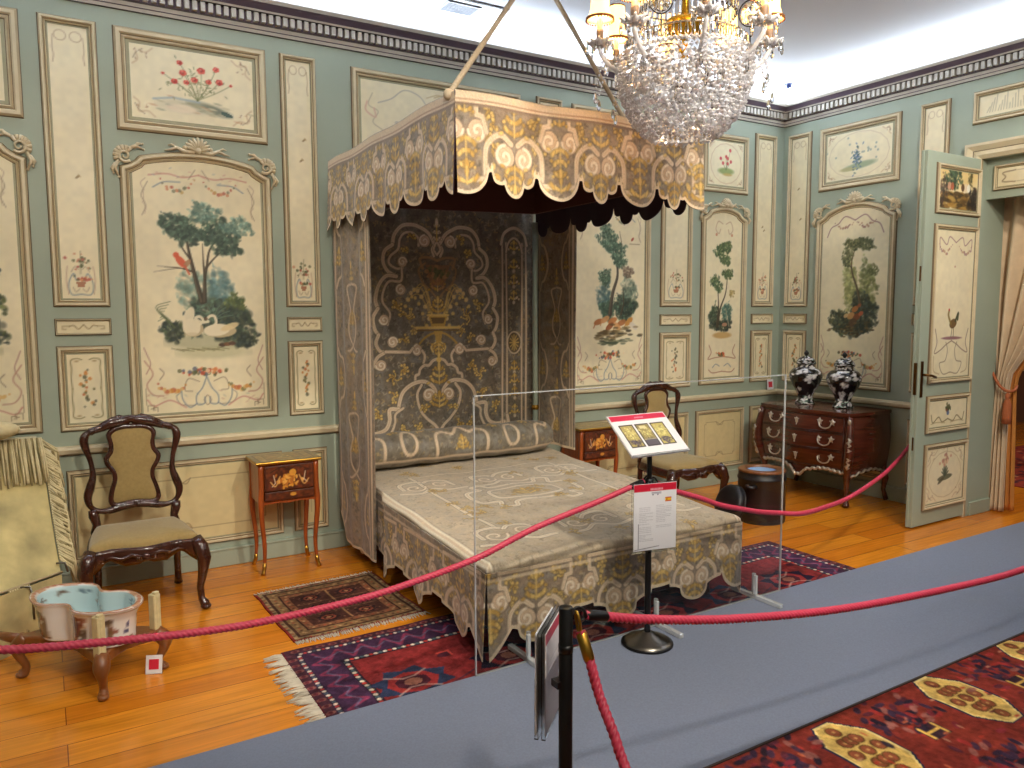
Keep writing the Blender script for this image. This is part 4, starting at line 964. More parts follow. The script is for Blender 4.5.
canopy_side('valance', BL, FL, [.25+.5*i-.02 for i in range(4)], [.0+.5*i-.02 for i in range(5)], 202, 1.0)
canopy_side('valance', FR_, BR, [.20+.5*i for i in range(4)], [-.04+.5*i for i in range(5)], 203, 1.0)
b = MB()
def toff(v): return (v[0]-OFF.x, v[1]-OFF.y, v[2]-OFF.z)
i_ = [Vector((FL.x+.02, FL.y+.03, 2.60)), Vector((FR_.x-.02, FR_.y+.03, 2.64)), Vector((BR.x-.02, BR.y-.04, 2.64)), Vector((BL.x+.02, BL.y-.06, 2.60))]
top = [toff(v) for v in i_]; bot = [(x, y, z-.03) for x, y, z in top]
b.add(top+bot, [(0, 1, 2, 3), (4, 5, 6, 7), (0, 1, 5, 4), (1, 2, 6, 5), (2, 3, 7, 6), (3, 0, 4, 7)], 'canopy_lining')
b.build('tester_cloth', canopy)
b = MB()
for A, B_ in ((i_[0], i_[1]), (i_[1], i_[2]), (i_[2], i_[3]), (i_[3], i_[0])):
    A = Vector(toff(A)); B_ = Vector(toff(B_)); ex = (B_-A).normalized(); n_ = Vector((-ex.y, ex.x, 0))*.03
    for zz in (0,):
        q = [A, B_, B_+n_, A+n_]; b.add([(v.x, v.y, v.z-.03) for v in q]+[(v.x, v.y, v.z-.25) for v in q], [(0, 1, 2, 3), (4, 5, 6, 7), (0, 1, 5, 4), (1, 2, 6, 5), (2, 3, 7, 6), (3, 0, 4, 7)], 'canopy_beam')
b.build('tester_frame', canopy)
hook = Vector((2.62, 4.02, ZC))
b = MB(); b.lathe([(0, 0), (.045, 0), (.045, -.012), (.016, -.03), (.014, -.05)], 'steel', toff(hook), 16); b.build('ceiling_hook', canopy)
for P, rr in ((FL+Vector((.0, .06, .01)), .014), (Vector((3.06, 3.62, 2.66)), .014), (BR+Vector((-.1, -.3, .0)), .013), (BL+Vector((.1, -.3, .0)), .013)):
    if P.y > 4.5: continue
    b = MB(); A = Vector(toff(hook-Vector((0, 0, .04)))); E_ = Vector(toff(P))
    b.tube([A, E_], rr, 'rope_cream', 10); b.sphere(E_, .026, 'rope_cream', 10, 7); b.build('suspension_rope', canopy)

# ---- side curtains and back hanging
def side_motifs(c, w, zlo, zhi, zc=None, cx=None):
    cx = w/2 if cx is None else cx
    for x in (.028, w-.028, w-.062): ribbon(c, [(x, zlo), (x, zhi)], .014, smooth=False)
    for z in (zlo+.30, zlo+1.15, zlo+1.95):
        for s, xe in ((1, .04), (-1, w-.075)):
            ribbon(c, [(xe, z+.20), (xe+s*.03, z+.15), (xe+s*.07, z+.13), (xe+s*.10, z+.04), (xe+s*.10, z-.04), (xe+s*.07, z-.12), (xe+s*.03, z-.14), (xe, z-.2)], .015)
            fleur(c, xe+s*.035, z-.05, .12, 1, .04)
    for z in (zlo+.72, zlo+1.55):
        for s in (-1, 1): ribbon(c, [(cx-s*.0, z+.22), (cx+s*.07, z+.20), (cx+s*.05, z+.12), (cx+s*.03, z+.05), (cx+s*.055, z-.03), (cx+s*.045, z-.12), (cx-s*.03, z-.20), (cx-s*.07, z-.21)], .012)
        c.dab(cx, z, .045, GD, .6); fleur(c, cx, z-.04, .10, 1, .04); fleur(c, cx, z-.22, .14, -1, .035); fleur(c, cx, z+.24, .12, 1, .03)
def bed_curtain(x, sgn, seed, label, lowz=.10, wd=.66):
    c = brocade(0, 0, wd, 2.35, seed); side_motifs(c, wd, .06, 2.35)
    S = np.linspace(0, wd, 110); Z = np.linspace(0, 1, 330)[:, None]; low = lowz+.06*(np.clip(.16-S, 0, 1)/.16)**2*3
    ZZ = 2.33+(low[None]-2.33)*Z; SS = np.broadcast_to(S[None], ZZ.shape); C = c.sample(SS, ZZ)
    sel = ZZ < low[None]+.02; C[sel] = np.array(RB)
    # the curtain hangs almost flat, with a shallow fold at each end; s runs from the wall forwards
    X = x+sgn*(.008*np.sin(SS*19)+.005*np.sin(SS*37+ZZ*2)+.03*np.clip(.62-SS, 0, 1)*0); Y = 5.09-SS
    o = painted('bed_curtain', np.stack([X-x, Y-4.8, ZZ], -1), C, 110, 330, 'cloth', None, solid=.006, edge='cloth'); o.location = (x, 4.8, 0)
    tag(o, label, 'curtain'); return o
bed_curtain(1.702, 1, 211, 'taupe embroidered side curtain at the left of the bed head')
bed_curtain(3.335, -1, 212, 'shaded embroidered side curtain at the right of the bed head', .625, .50)
c = brocade(1.72, .40, 3.31, 2.58, 221, px=.0055, base=(112, 100, 84))
CX = 2.475
def both(fn):
    fn(1)
    c.T = lambda x, y: (2*CX-x, y); fn(-1); c.T = None
def half(s):
    ribbon(c, [(2.475, 2.16), (2.435, 2.10), (2.45, 2.05)], .014)
    ribbon(c, [(2.46, 2.13), (2.41, 2.21), (2.344, 2.25), (2.285, 2.267), (2.202, 2.255), (2.142, 2.195), (2.125, 2.119)], .020); ribbon(c, [(2.125, 2.119), (2.069, 2.074), (2.056, 1.998), (2.09, 1.935), (2.15, 1.90)], .020)
    ribbon(c, [(2.15, 1.90), (2.078, 1.902), (2.018, 1.836), (1.993, 1.739), (2.01, 1.675)], .020); ribbon(c, [(2.01, 1.675), (1.975, 1.61), (1.985, 1.53), (2.011, 1.491)], .018)
    ribbon(c, [(2.011, 1.491), (1.992, 1.43), (2.02, 1.375), (2.06, 1.369)], .018); ribbon(c, [(2.06, 1.369), (2.0, 1.33), (1.985, 1.27), (2.03, 1.245)], .018)
    # inner parallel line
    ribbon(c, [(2.33, 2.12), (2.33, 2.17), (2.285, 2.21), (2.22, 2.205), (2.18, 2.16), (2.165, 2.09), (2.11, 2.04), (2.10, 1.99), (2.15, 1.955), (2.20, 1.96)], .013)
    ribbon(c, [(2.19, 1.98), (2.185, 1.87), (2.10, 1.865), (2.055, 1.80), (2.045, 1.72), (2.10, 1.64), (2.08, 1.56)], .013)
    for x, z, r, a0 in ((2.375, 2.156, .042, PI/2), (2.197, 2.003, .036, 0), (2.181, 1.806, .036, PI/2), (2.055, 1.594, .036, PI), (2.115, 1.438, .038, 0), (2.306, 1.375, .040, PI/2), (2.025, 1.275, .036, PI)): volute(c, x, z, r, a0, 1, w=.014)
    ribbon(c, [(2.06, 1.37), (2.245, 1.362), (2.27, 1.39)], .016, smooth=False)
    ribbon(c, [(2.35, 1.37), (2.37, 1.33), (2.36, 1.28)], .014)
    # trefoil arch above the heart, heart, big lower arch
    ribbon(c, [(2.475, 1.310), (2.43, 1.295), (2.40, 1.262), (2.366, 1.262), (2.33, 1.235), (2.318, 1.20), (2.29, 1.19), (2.285, 1.15)], .016)
    ribbon(c, [(2.385, 1.03), (2.43, 1.02), (2.445, 1.07), (2.41, 1.12), (2.35, 1.145), (2.26, 1.13), (2.19, 1.075), (2.16, 1.0), (2.152, .955)], .022)
    ribbon(c, [(2.152, .955), (2.082, .957), (2.08, .88), (2.05, .815), (1.98, .79), (1.92, .80)], .022); ribbon(c, [(2.19, .96), (2.125, .92), (2.12, .86), (2.08, .78), (2.0, .745), (1.92, .75)], .014)
    ribbon(c, [(2.34, 1.12), (2.30, 1.05), (2.325, .94), (2.38, .87), (2.44, .82), (2.475, .765)], .016)
    volute(c, 2.395, 1.045, .045, 0, 1)
    ribbon(c, [(2.475, .77), (2.42, .73), (2.36, .70), (2.30, .715)], .016); volute(c, 2.34, .70, .03, 0, 1); volute(c, 2.27, .65, .028, 0, -1)
    for x, z, r in ((2.28, 2.18, .04), (2.22, 1.62, .07), (2.15, 1.7, .05), (2.29, 1.52, .05), (2.2, 1.45, .04), (2.12, 1.18, .06), (2.2, 1.24, .05), (2.12, 1.05, .05), (2.36, .95, .04), (2.2, .82, .05), (2.12, .65, .05), (2.3, .82, .04), (1.97, .66, .05), (2.0, .93, .05), (2.22, 2.08, .03)): sprig(c, x, z, r)
    for a in range(7):
        t = a/6; x = 2.455-.05-.17*t; z = 1.60+.14*math.sin(t*3)+.02*a
        c.cur([(2.44, 1.56), ((x+2.44)/2, z+.03), (x, z)], .007, GL, .8); c.dab(x, z, .016, (226, 196, 132), .9); c.dab(x-.02, z-.05, .013, GL, .9)
    c.cur([(2.475, 1.74), (2.42, 1.80), (2.36, 1.86), (2.33, 1.95), (2.38, 2.0)], .014, (170, 130, 88), .8); c.cur([(2.475, 2.02), (2.41, 2.04), (2.34, 2.03), (2.36, 1.96)], .018, (178, 138, 96), .8)
    c.cur([(2.475, 1.50), (2.42, 1.49), (2.37, 1.46), (2.33, 1.42)], .016, GD, .9); c.cur([(2.475, 1.44), (2.42, 1.40), (2.43, 1.36)], .014, GL, .9)
both(half)
ribbon(c, [(2.475, 2.06), (2.50, 2.10), (2.475, 2.15), (2.45, 2.10), (2.475, 2.06)], .012); fleur(c, 2.475, 2.16, .16, 1, .035, (RB, RB))
c.poly([(2.40, 1.62), (2.55, 1.62), (2.53, 1.545), (2.42, 1.545)], GD, .95); c.poly([(2.415, 1.61), (2.535, 1.61), (2.52, 1.565), (2.43, 1.565)], (96, 72, 44), .8); c.line([(2.395, 1.625), (2.555, 1.625)], .018, GL)
c.line([(2.305, 1.535), (2.645, 1.535)], .020, GL); c.line([(2.31, 1.515), (2.64, 1.515)], .010, (120, 92, 50)); c.poly([(2.44, 1.51), (2.51, 1.51), (2.49, 1.40), (2.46, 1.40)], GD, .9); fleur(c, 2.475, 1.42, .10, -1, .05); fleur(c, 2.475, 1.64, .12, 1, .07); fleur(c, 2.475, 1.80, .14, 1, .07, (GD, (176, 130, 90)))
c.poly([(2.38, 1.99), (2.57, 1.99), (2.53, 1.84), (2.42, 1.84)], (150, 108, 74), .7); flowers(c, 2.475, 1.93, .12, .05, [(186, 140, 96), (160, 112, 78)], 60, .016); fleur(c, 2.475, 1.12, .16, 1, .08); fleur(c, 2.475, .95, .12, 1, .08); fleur(c, 2.475, .66, .08, 1, .06); c.dab(2.475, 1.30, .02, GL)
# the narrow ornament column to its right, mirrored on the left behind the curtain
for s, xm in ((1, 3.126), ):
    for x in (-.11, .11, .072, -.072): ribbon(c, [(xm+x, .62), (xm+x, 2.17)], .012, smooth=False)
    ribbon(c, [(xm-.12, 2.16), (xm-.09, 2.24), (xm, 2.285), (xm+.09, 2.24), (xm+.12, 2.16)], .018); ribbon(c, [(xm-.072, 2.10), (xm-.05, 2.17), (xm, 2.21), (xm+.05, 2.17), (xm+.072, 2.10)], .012)
    for z in (2.12, 1.98, 1.86, 1.74, 1.20, 1.10, 1.0, .86): fleur(c, xm, z, .07, 1, .045, (RB, GL) if z > 1.7 else (GD, GL), 2); c.dab(xm, z-.02, .014, RB, .8)
    c.dab(xm, 1.41, .07, (100, 80, 52), .7, ry=.085); c.arc(xm, 1.41, .068, 0, 360, .012, RB, .9, ry=.085)
    for k in range(12): c.line([(xm, 1.41), (xm+.045*math.cos(k*PI/6), 1.41+.06*math.sin(k*PI/6))], .010, GL, .9)
    ribbon(c, [(xm-.07, .85), (xm-.03, .72), (xm+.08, .70), (xm+.13, .62), (xm+.10, .55)], .018)
S, Z = np.meshgrid(c.X, c.Y)
o = painted('embroidered_bed_hanging', np.stack([S-2.5, .006*np.sin(S*14)+.006*np.sin(S*31+Z*3), Z], -1), c.a, c.nx, c.ny, 'cloth', None, solid=.006, edge='cloth'); o.location = (2.5, 5.115, 0)
tag(o, 'tall taupe hanging with pink ribbon scrolls and a gold flower vase', 'bed hanging')

# ---- bedstead, spread and bolster
bed = empty('bedstead', (2.52, 4.1, .0095)); tag(bed, 'bed frame on low legs hidden under the brocade spread', 'bed')
b = MB(); b.box((-.74, -1.0, .10), (.76, .90, .26), 'dark_wood', .01); b.build('bed_frame', bed)
b = MB(); b.box((-.75, -1.03, .262), (.79, .90, .43), 'canopy_lining', .03); b.build('mattress', bed)
for sx in (-.70, .70):
    for sy in (-.94, .86): b = MB(); b.lathe([(.03, .0 if sy < 0 else -.009), (.04, .02), (.03, .05), (.045, .10)], 'dark_wood', (sx, sy, 0), 12, caps=True); b.build('leg', bed)
# pale green post in the back right corner of the bed
b = MB(); b.tube([(3.285, 5.06, .08), (3.285, 5.06, 2.33)], .022, 'wall_green', 12); b.sphere((3.285, 5.06, .9), .03, 'brass', 10, 6); o = b.build('bed_post'); tag(o, 'pale green wooden post in the back right corner of the bed', 'bed post')

spread = empty('bedspread', (2.52, 4.1, .45)); tag(spread, 'taupe and gold brocade bedspread with scalloped skirts reaching the rug', 'bedspread')
X0, X1, YB, YF0 = 1.69, 3.37, 5.03, 3.02
def topz(y): return .485+.10*np.clip((y-3.02)/1.9, 0, 1)
c = brocade(X0, YF0, X1, YB, 231, base=(188, 170, 142)); c.mottle(.35, .3, (204, 184, 154))
c.a = c.a*.45+np.array((192, 174, 146))*.55; RB0 = RB; RB = (238, 226, 202)
def tl(p, w=.018): ribbon(c, p, w)
for p in ([(X0+.02, YF0), (X0+.02, YB)], [(X1-.02, YF0), (X1-.02, YB)]): ribbon(c, p, .03, smooth=False)
for xx in (X0+.30, X1-.30): ribbon(c, [(xx, YF0+.42), (xx, YB-.45)], .018, smooth=False)
ribbon(c, [(X0+.3, YB-.45), (X1-.3, YB-.45)], .014, smooth=False)
for yy in (3.35, 4.35):
    for cx, k in ((X0+.33, 1), (X1-.33, -1), (CX+.05, 1)):
        for s in (-1, 1): volute(c, cx+s*.09, yy, .07, 0, s, w=.018, fill=False); ribbon(c, [(cx+s*.17, yy-.02), (cx+s*.15, yy+.1), (cx+s*.05, yy+.11), (cx, yy+.07)], .022)
        ribbon(c, [(cx-.22, yy-.10), (cx-.1, yy-.12), (cx, yy-.06), (cx+.1, yy-.12), (cx+.22, yy-.10)], .022)
cy = 4.0
for s in (-1, 1):
    for t in (-1, 1):
        ribbon(c, [(CX+.05, cy+t*.17), (CX+.05+s*.16, cy+t*.17), (CX+.05+s*.2, cy+t*.23), (CX+.05+s*.28, cy+t*.20), (CX+.05+s*.26, cy+t*.12), (CX+.05+s*.36, cy+t*.10), (CX+.05+s*.38, cy)], .024)
        sprig(c, CX+.05+s*.5, cy+t*.25, .07)
ribbon(c, [(CX+.05, cy+.11), (CX+.05-.2, cy+.09), (CX+.05-.24, cy), (CX+.05-.2, cy-.09), (CX+.05, cy-.11), (CX+.05+.2, cy-.09), (CX+.05+.24, cy), (CX+.05+.2, cy+.09), (CX+.05, cy+.11)], .020)
fleur(c, CX+.05, cy-.06, .12, 1, .12)
for i in range(26): sprig(c, c.rd.uniform(X0+.05, X1-.05), c.rd.uniform(YF0+.05, YB-.1), .05)
RB = RB0
S, T = np.meshgrid(c.X, c.Y)
rx = np.minimum(S-X0, X1-S); ry = T-YF0; rr = np.minimum(rx, ry); roundoff = np.where(rr < .06, (.06-np.sqrt(np.clip(.06**2-(.06-rr)**2, 0, 1)))*.7, 0)
Zt = topz(T)-roundoff+.005*np.sin(S*7)*np.sin(T*6)+.003*np.sin(S*19+T*13)
S = np.where((T > 4.3) & (S < 1.73), S+.04*np.clip((T-4.3)/.1, 0, 1)*(1.73-S)/.04, S)
painted('spread_top', np.stack([S-2.52, T-4.1, Zt-.45], -1), c.a, c.nx, c.ny, 'cloth', spread, solid=.006, edge='cloth')
def skirt(name, A, B, cents_h, seed, z_of, outn, corner_drop=(1, 1), hcut=.19):
    A = Vector(A); B = Vector(B); L = (B-A).length; ex = (B-A).normalized()
    c = brocade(0, -.02, L, .60, seed); cents_s = [cents_h[0]-.26]+[h+.26 for h in cents_h]
    motif_row(c, cents_h, cents_s, .47, .47, 1.02, semi=False)
    for cs_ in cents_s: fleur(c, cs_, .22, .10, -1, .06)
    def edge(Sx):
        z = np.full_like(Sx, hcut)
        for cc in cents_h:
            d = np.abs(Sx-cc); z = np.minimum(z, np.where(d < .09, .065+.06*(1-np.sqrt(np.clip(1-(d/.09)**2, 0, 1))), z)); z = np.minimum(z, np.where((d >= .085) & (d < .19), .125+.045*np.sqrt(np.clip((d-.085)/.105, 0, 1)), z))
        if corner_drop[0]: z = np.minimum(z, .03+.16*np.clip(Sx/.17, 0, 1)**1.1)
        if corner_drop[1] == 2: d = np.abs(Sx-(L-.02)); z = np.minimum(z, np.where(d < .15, .075+.11*(1-np.sqrt(np.clip(1-(d/.15)**2, 0, 1))), z))
        if corner_drop[1] == 1: z = np.minimum(z, .03+.16*np.clip((L-Sx)/.17, 0, 1)**1.1)
        return z
    ns = int(L/.006)+1; Sx = np.linspace(0, L, ns); E = edge(Sx); zt = z_of(Sx/L)
    XXc, YYc = np.meshgrid(c.X, c.Y); Ec = np.interp(XXc, Sx, E); g = np.clip(np.interp(XXc, Sx, np.gradient(E, Sx)), -4, 4); d = (YYc-Ec)/np.sqrt(1+g*g)
    sel = d < .018; c.a[sel] = c.a[sel]*.1+np.array(RB)*.9
    zz = np.interp(XXc, Sx, zt); sel = (YYc > zz-.045) & (YYc < zz-.030); c.a[sel] = c.a[sel]*.3+np.array(RB)*.7
    nz = 90; Tn = np.linspace(0, 1, nz)[:, None]; Z = zt[None]+(E-zt)[None]*Tn; SS = np.broadcast_to(Sx[None], Z.shape); C = c.sample(SS, Z)
    fall = (zt[None]-Z); q = .025*fall+fall*(.035*np.sin(SS*12+seed)+.02*np.sin(SS*25))
    n_ = Vector(outn)
    shift = .045*np.clip((.78-SS)/.12, 0, 1) if seed == 242 else 0
    if seed == 242: q = q*(.25+.75*np.clip((SS-.66)/.2, 0, 1))
    X = A.x+shift+ex.x*SS+n_.x*q-2.52; Y = A.y+ex.y*SS+n_.y*q-4.1
    return painted(name, np.stack([X, Y, Z-.45], -1), C, ns, nz, 'cloth', spread, solid=.005, edge='cloth')
skirt('foot_skirt', (X0, YF0, 0), (X1, YF0, 0), [.27, .80, 1.31], 241, lambda t: .445+0*t, (0, -1, 0), (1, 2))
skirt('side_skirt', (X0, YB, 0), (X0, YF0, 0), [.26+.5*i for i in range(4)], 242, lambda t: topz(YB+(YF0-YB)*t)-.04, (-1, 0, 0), (0, 1))
skirt('side_skirt', (X1, YF0, 0), (X1, YB, 0), [.26+.5*i for i in range(4)], 243, lambda t: topz(YF0+(YB-YF0)*t)-.04, (1, 0, 0), (1, 0))
# bolster
c = brocade(0, 0, 1.56, .72, 251, base=(116, 106, 90))
for x, k in ((.34, 0), (1.15, 0)): ribbon(c, [(x+.055*math.cos(a*.7), .20+.09*math.sin(a*.7)) for a in range(10)], .018)
for cx, w in ((.0, .16), (.74, .2), (1.5, .14)): ribbon(c, [(cx-w, .08), (cx-w, .22), (cx-w*.7, .26), (cx-w*.3, .24), (cx, .30), (cx+w*.3, .24), (cx+w*.7, .26), (cx+w, .22), (cx+w, .08)], .018)
ribbon(c, [(0, .07), (1.56, .07)], .016, smooth=False); fleur(c, .74, .12, .1, 1, .05)
for x in (.25, .45, 1.02, 1.3): sprig(c, x, .3, .04)
nu, nv = 260, 60; U, V = np.meshgrid(np.linspace(0, 1, nu), np.linspace(0, 1, nv)); C = c.sample(U*1.56, V*.72)
a = V*2*PI*.999; e = np.sqrt(np.clip(1-np.abs(2*U-1)**14, 0.02, 1)); ra = .118*e*(1+.03*np.sin(U*40)+.02*np.sin(U*17+a*2))
# angle runs from the lower front over the top to the back
ang = -PI*.62-a*1.0
X = 1.74+U*1.56-2.52; Y = np.cos(ang)*ra*1.15; Zb = np.sin(ang)*ra
bo = painted('bolster', np.stack([X, Y, Zb], -1), C, nu, nv, 'cloth', None); bo.location = (2.52, 4.88, .712)
tag(bo, 'long taupe brocade bolster with pale rings lying across the bed head', 'bolster')
# ================================================================== FLOOR COVERINGS
def rug_obj(name, c, z, th, label, cat='rug', rot=0, edge='rug', wob=.004):
    S, T = np.meshgrid(c.X, c.Y); cx, cy = (c.x0+c.x1)/2, (c.y0+c.y1)/2
    wx = wob*np.sin(T*9)+wob*.6*np.sin(T*23); wy = wob*np.sin(S*8)+wob*.6*np.sin(S*19+1)
    V = np.stack([S-cx+wx, T-cy+wy, np.full_like(S, th)], -1)
    o = painted(name, V, c.a, c.nx, c.ny, 'rug', None, solid=th, edge=edge); o.location = (cx, cy, z); o.rotation_euler = (0, 0, rot)
    tag(o, label, cat); return o
def hooked(c, x, z, r, col, n=8, inner=None):
    P = []
    for i in range(n*2):
        a = PI/n*i; q = r*(1 if i % 2 else .74); P.append((x+q*math.cos(a), z+q*.8*math.sin(a)))
    c.poly(P, col)
    if inner: 
        for k, cc in enumerate(inner): c.poly([(x+r*(.62-.2*k)*math.cos(a), z+r*.8*(.62-.2*k)*math.sin(a)) for a in [PI/4*i+(.39 if k % 2 else 0) for i in range(8)]], cc)
# --- long red rug beneath the bed
NV = (44, 36, 56); RD = (124, 38, 38); DR = (84, 26, 34); IV = (206, 192, 172); TN = (176, 112, 84)
c = Canvas(.90, 2.30, 4.36, 3.66, (58, 40, 60), .0062, 301)
def nest(d, col): c.poly([(.90+d, 2.30+d), (4.36-d, 2.30+d), (4.36-d, 3.66-d), (.90+d, 3.66-d)], col)
nest(0, DR); nest(.012, (70, 40, 50)); nest(.05, (40, 32, 48)); nest(.052, (46, 34, 54)); nest(.085, (62, 40, 64)); nest(.225, (40, 32, 44)); nest(.262, (122, 42, 42))
def along(d, step, fn):
    n = int((3.46-2*d)/step)
    for i in range(n): fn(.90+d+(i+.5)*step, 3.66-d, i, 0); fn(.90+d+(i+.5)*step, 2.30+d, i, 0)
    n = int((1.36-2*d)/step)
    for i in range(n): fn(.90+d, 2.30+d+(i+.5)*step, i, 1); fn(4.36-d, 2.30+d+(i+.5)*step, i, 1)
along(.030, .062, lambda x, y, i, v: (c.dab(x, y, .022, (150, 96, 84), .9, ry=.014), c.dab(x, y, .012, (90, 34, 44), .9)))
along(.068, .022, lambda x, y, i, v: c.dab(x, y, .0095, [IV, (176, 60, 56), (230, 214, 190), (70, 84, 96)][i % 4], .95))
along(.243, .024, lambda x, y, i, v: c.dab(x, y, .011, [IV, (190, 60, 52), (232, 216, 190), (70, 90, 96)][i % 4], .95))
def zig(x, y, i, v):
    s = .05 if i % 2 else -.05
    if v: c.line([(x-s, y-.055), (x+s, y), (x-s, y+.055)], .014, (128, 52, 76), .85); c.line([(x-s*.4, y-.05), (x+s*.4, y)], .009, (96, 104, 128), .7)
    else: c.line([(x-.055, y-s), (x, y+s), (x+.055, y-s)], .014, (128, 52, 76), .85); c.line([(x-.05, y-s*.4), (x, y+s*.4)], .009, (96, 104, 128), .7)
along(.155, .06, zig)
for i in range(6):
    x = 1.33+i*.50; y = 3.06
    hooked(c, x, y, .20, [(44, 52, 76), (34, 26, 44)][i % 2], 8, [(140, 46, 46), (66, 30, 40), (130, 84, 70)])
    for s in (-1, 1): c.line([(x-.10, y+s*.09), (x-.03, y+s*.045), (x+.03, y+s*.05), (x+.10, y+s*.09)], .012, (206, 176, 156), .6)
    c.dab(x+.25, y+.17, .04, (56, 30, 44), .8, ry=.025); c.line([(x+.22, y+.2), (x+.28, y+.2), (x+.28, y+.15)], .010, (196, 74, 60), .9)
    c.line([(x+.15, y-.1), (x+.3, y-.04)], .012, NV, .6); hooked(c, x+.25, 2.66, .12, (44, 36, 56), 6, [(150, 50, 44)])
c.mottle(.16, .03); c.mottle(.12, .12); c.mottle(.08, .008)
rug_obj('long_patterned_rug', c, .001, .007, 'long dark red rug with checked borders under the foot of the bed')
fr = MB(); rr = random.Random(7)
for i in range(90):
    y = 2.965+.675*i/89+rr.gauss(0, .003); l = rr.uniform(.05, .10); dy = rr.gauss(0, .012)
    fr.tube([(.905, y, .006), (.90-l*.5, y+dy*.4, .006+rr.uniform(0, .005)), (.90-l, y+dy, .004)], [.005, .004, .002], 'rug_fringe', 4)
o = fr.build('rug_fringe'); o.location = (-2.63, -2.98, -.001); o.parent = bpy.data.objects['long_patterned_rug']; o['kind'] = 'stuff'; o['label'] = 'cream knotted fringe at the rug end'
# --- small brown rug
c = Canvas(.985, 3.76, 1.72, 4.53, (112, 84, 58), .0055, 302)
def nest2(d, col): c.poly([(.985+d, 3.76+d), (1.72-d, 3.76+d), (1.72-d, 4.53-d), (.985+d, 4.53-d)], col)
nest2(0, (120, 40, 34)); nest2(.012, (132, 112, 80)); nest2(.035, (66, 40, 34)); nest2(.05, (126, 98, 66)); nest2(.10, (60, 36, 32)); nest2(.115, (120, 78, 54)); nest2(.15, (70, 42, 36))
for d in (.022, .075, .13):
    n = int((.75-2*d)/.03)
    for i in range(n):
        t = d+.012+i*.03
        for (x, y) in ((.985+t, 3.76+d), (.985+t, 4.53-d), (.985+d, 3.76+t), (1.72-d, 3.76+t)): c.dab(x, y, .008, [(176, 140, 100), (76, 44, 38), (150, 70, 50)][i % 3], .8)
c.line([(1.355, 3.92), (1.355, 4.38)], .012, (140, 104, 70)); 
for y in (3.98, 4.145, 4.31):
    for x in (1.245, 1.46):
        hooked(c, x, y, .07, (40, 28, 30), 8, [(120, 60, 44), (50, 30, 30), (156, 110, 74)])
    c.line([(1.15, y+.082), (1.56, y+.082)], .007, (130, 96, 64), .8)
for i in range(160): c.dab(c.rd.uniform(1.13, 1.58), c.rd.uniform(3.9, 4.39), .006, c.rd.choice([(150, 110, 76), (96, 60, 46), (54, 36, 34)]), .7)
c.mottle(.18, .02); c.mottle(.12, .09)
o = rug_obj('small_brown_rug', c, .001, .006, 'small worn brown rug with a cream fringe lying on bare boards', rot=R(1.5)); so = o
fr = MB()
for y0, s in ((-.385, -1), (.385, 1)):
    for i in range(110):
        x = -.36+.72*i/109+rr.gauss(0, .002); l = rr.uniform(.02, .045)
        fr.tube([(x, y0-s*.004, .004), (x+rr.gauss(0, .006), y0+s*l, .002)], [.004, .002], 'rug_fringe', 4)
o = fr.build('rug_fringe', so); o['kind'] = 'stuff'; o['label'] = 'short cream fringe along the rug ends'
# --- big rust-coloured rug in the foreground
c = Canvas(1.2, -1.4, 5.6, 1.93, (126, 48, 38), .0065, 303); c.mottle(.5, .5, (96, 36, 36)); c.mottle(.35, .12, (156, 66, 42))
c.poly([(1.2, 1.895), (5.6, 1.895), (5.6, 1.93), (1.2, 1.93)], (50, 30, 34))
YL = (214, 170, 84)
def octo(x, y):
    P = [(x-.10, y+.13), (x+.04, y+.13), (x+.10, y+.05), (x+.10, y-.13), (x-.04, y-.17), (x-.10, y-.07)]
    P = [(x-.045, y+.19), (x+.045, y+.19), (x+.115, y+.09), (x+.115, y-.09), (x+.045, y-.19), (x-.045, y-.19), (x-.115, y-.09), (x-.115, y+.09)]
    c.poly([(x+(px-x)*1.16, y+(py-y)*1.10) for px, py in P], (44, 44, 66)); c.poly([(x+(px-x)*1.07, y+(py-y)*1.05) for px, py in P], (226, 200, 130)); c.poly(P, (206, 172, 96))
    for r_ in range(-2, 3):
        for s in (-1, 0, 1):
            if abs(r_) == 2 and s: continue
            xx = x+s*.068+(0.034 if (r_ % 2) else 0)*(-1 if s > 0 else 1 if s < 0 else 0); yy = y+r_*.072
            c.dab(xx, yy, .030, (92, 62, 34), .95, ry=.034); c.dab(xx, yy, .023, (140, 76, 50), .95, ry=.027); c.dab(xx, yy, .008, (196, 150, 90), .8)
for x, y in ((2.56, 1.66), (3.27, 1.68), (3.98, 1.70), (4.7, 1.70), (1.85, 1.66), (2.56, .9), (3.27, .9), (3.98, .9)): octo(x, y)
for x, y in ((2.2, 1.78), (2.90, 1.76), (3.62, 1.78), (4.34, 1.78), (2.2, 1.35), (2.92, 1.33), (3.62, 1.30), (4.34, 1.3)):
    for i in range(70): c.dab(x+c.rd.gauss(0, .10), y+c.rd.gauss(0, .075), .028, c.rd.choice([(44, 36, 56), (60, 44, 66), (34, 30, 44), (130, 44, 52), (84, 40, 52), (150, 96, 86), (160, 50, 46)]), .9, ry=.014, rot=c.rd.choice([0, PI/2, PI/4]))
    c.poly([(x-.06, y-.10), (x+.06, y-.10), (x+.06, y-.19), (x-.06, y-.19)], (40, 34, 48), .8)
    for s in (-1, 1): c.line([(x+s*.045, y-.18), (x+s*.045, y-.11)], .016, YL)
    c.line([(x-.045, y-.145), (x+.045, y-.145)], .014, YL)
for i in range(240): c.dab(c.rd.uniform(1.3, 5.5), c.rd.uniform(.6, 1.86), .016, c.rd.choice([(206, 110, 70), (84, 36, 44), (190, 140, 110), (180, 60, 44)]), .8, ry=.007, rot=c.rd.choice([0, PI/2]))
for x in (2.9, 3.7, 4.4): hooked(c, x, 1.02, .2, (56, 56, 78), 8, [(150, 60, 44), (60, 56, 40)])
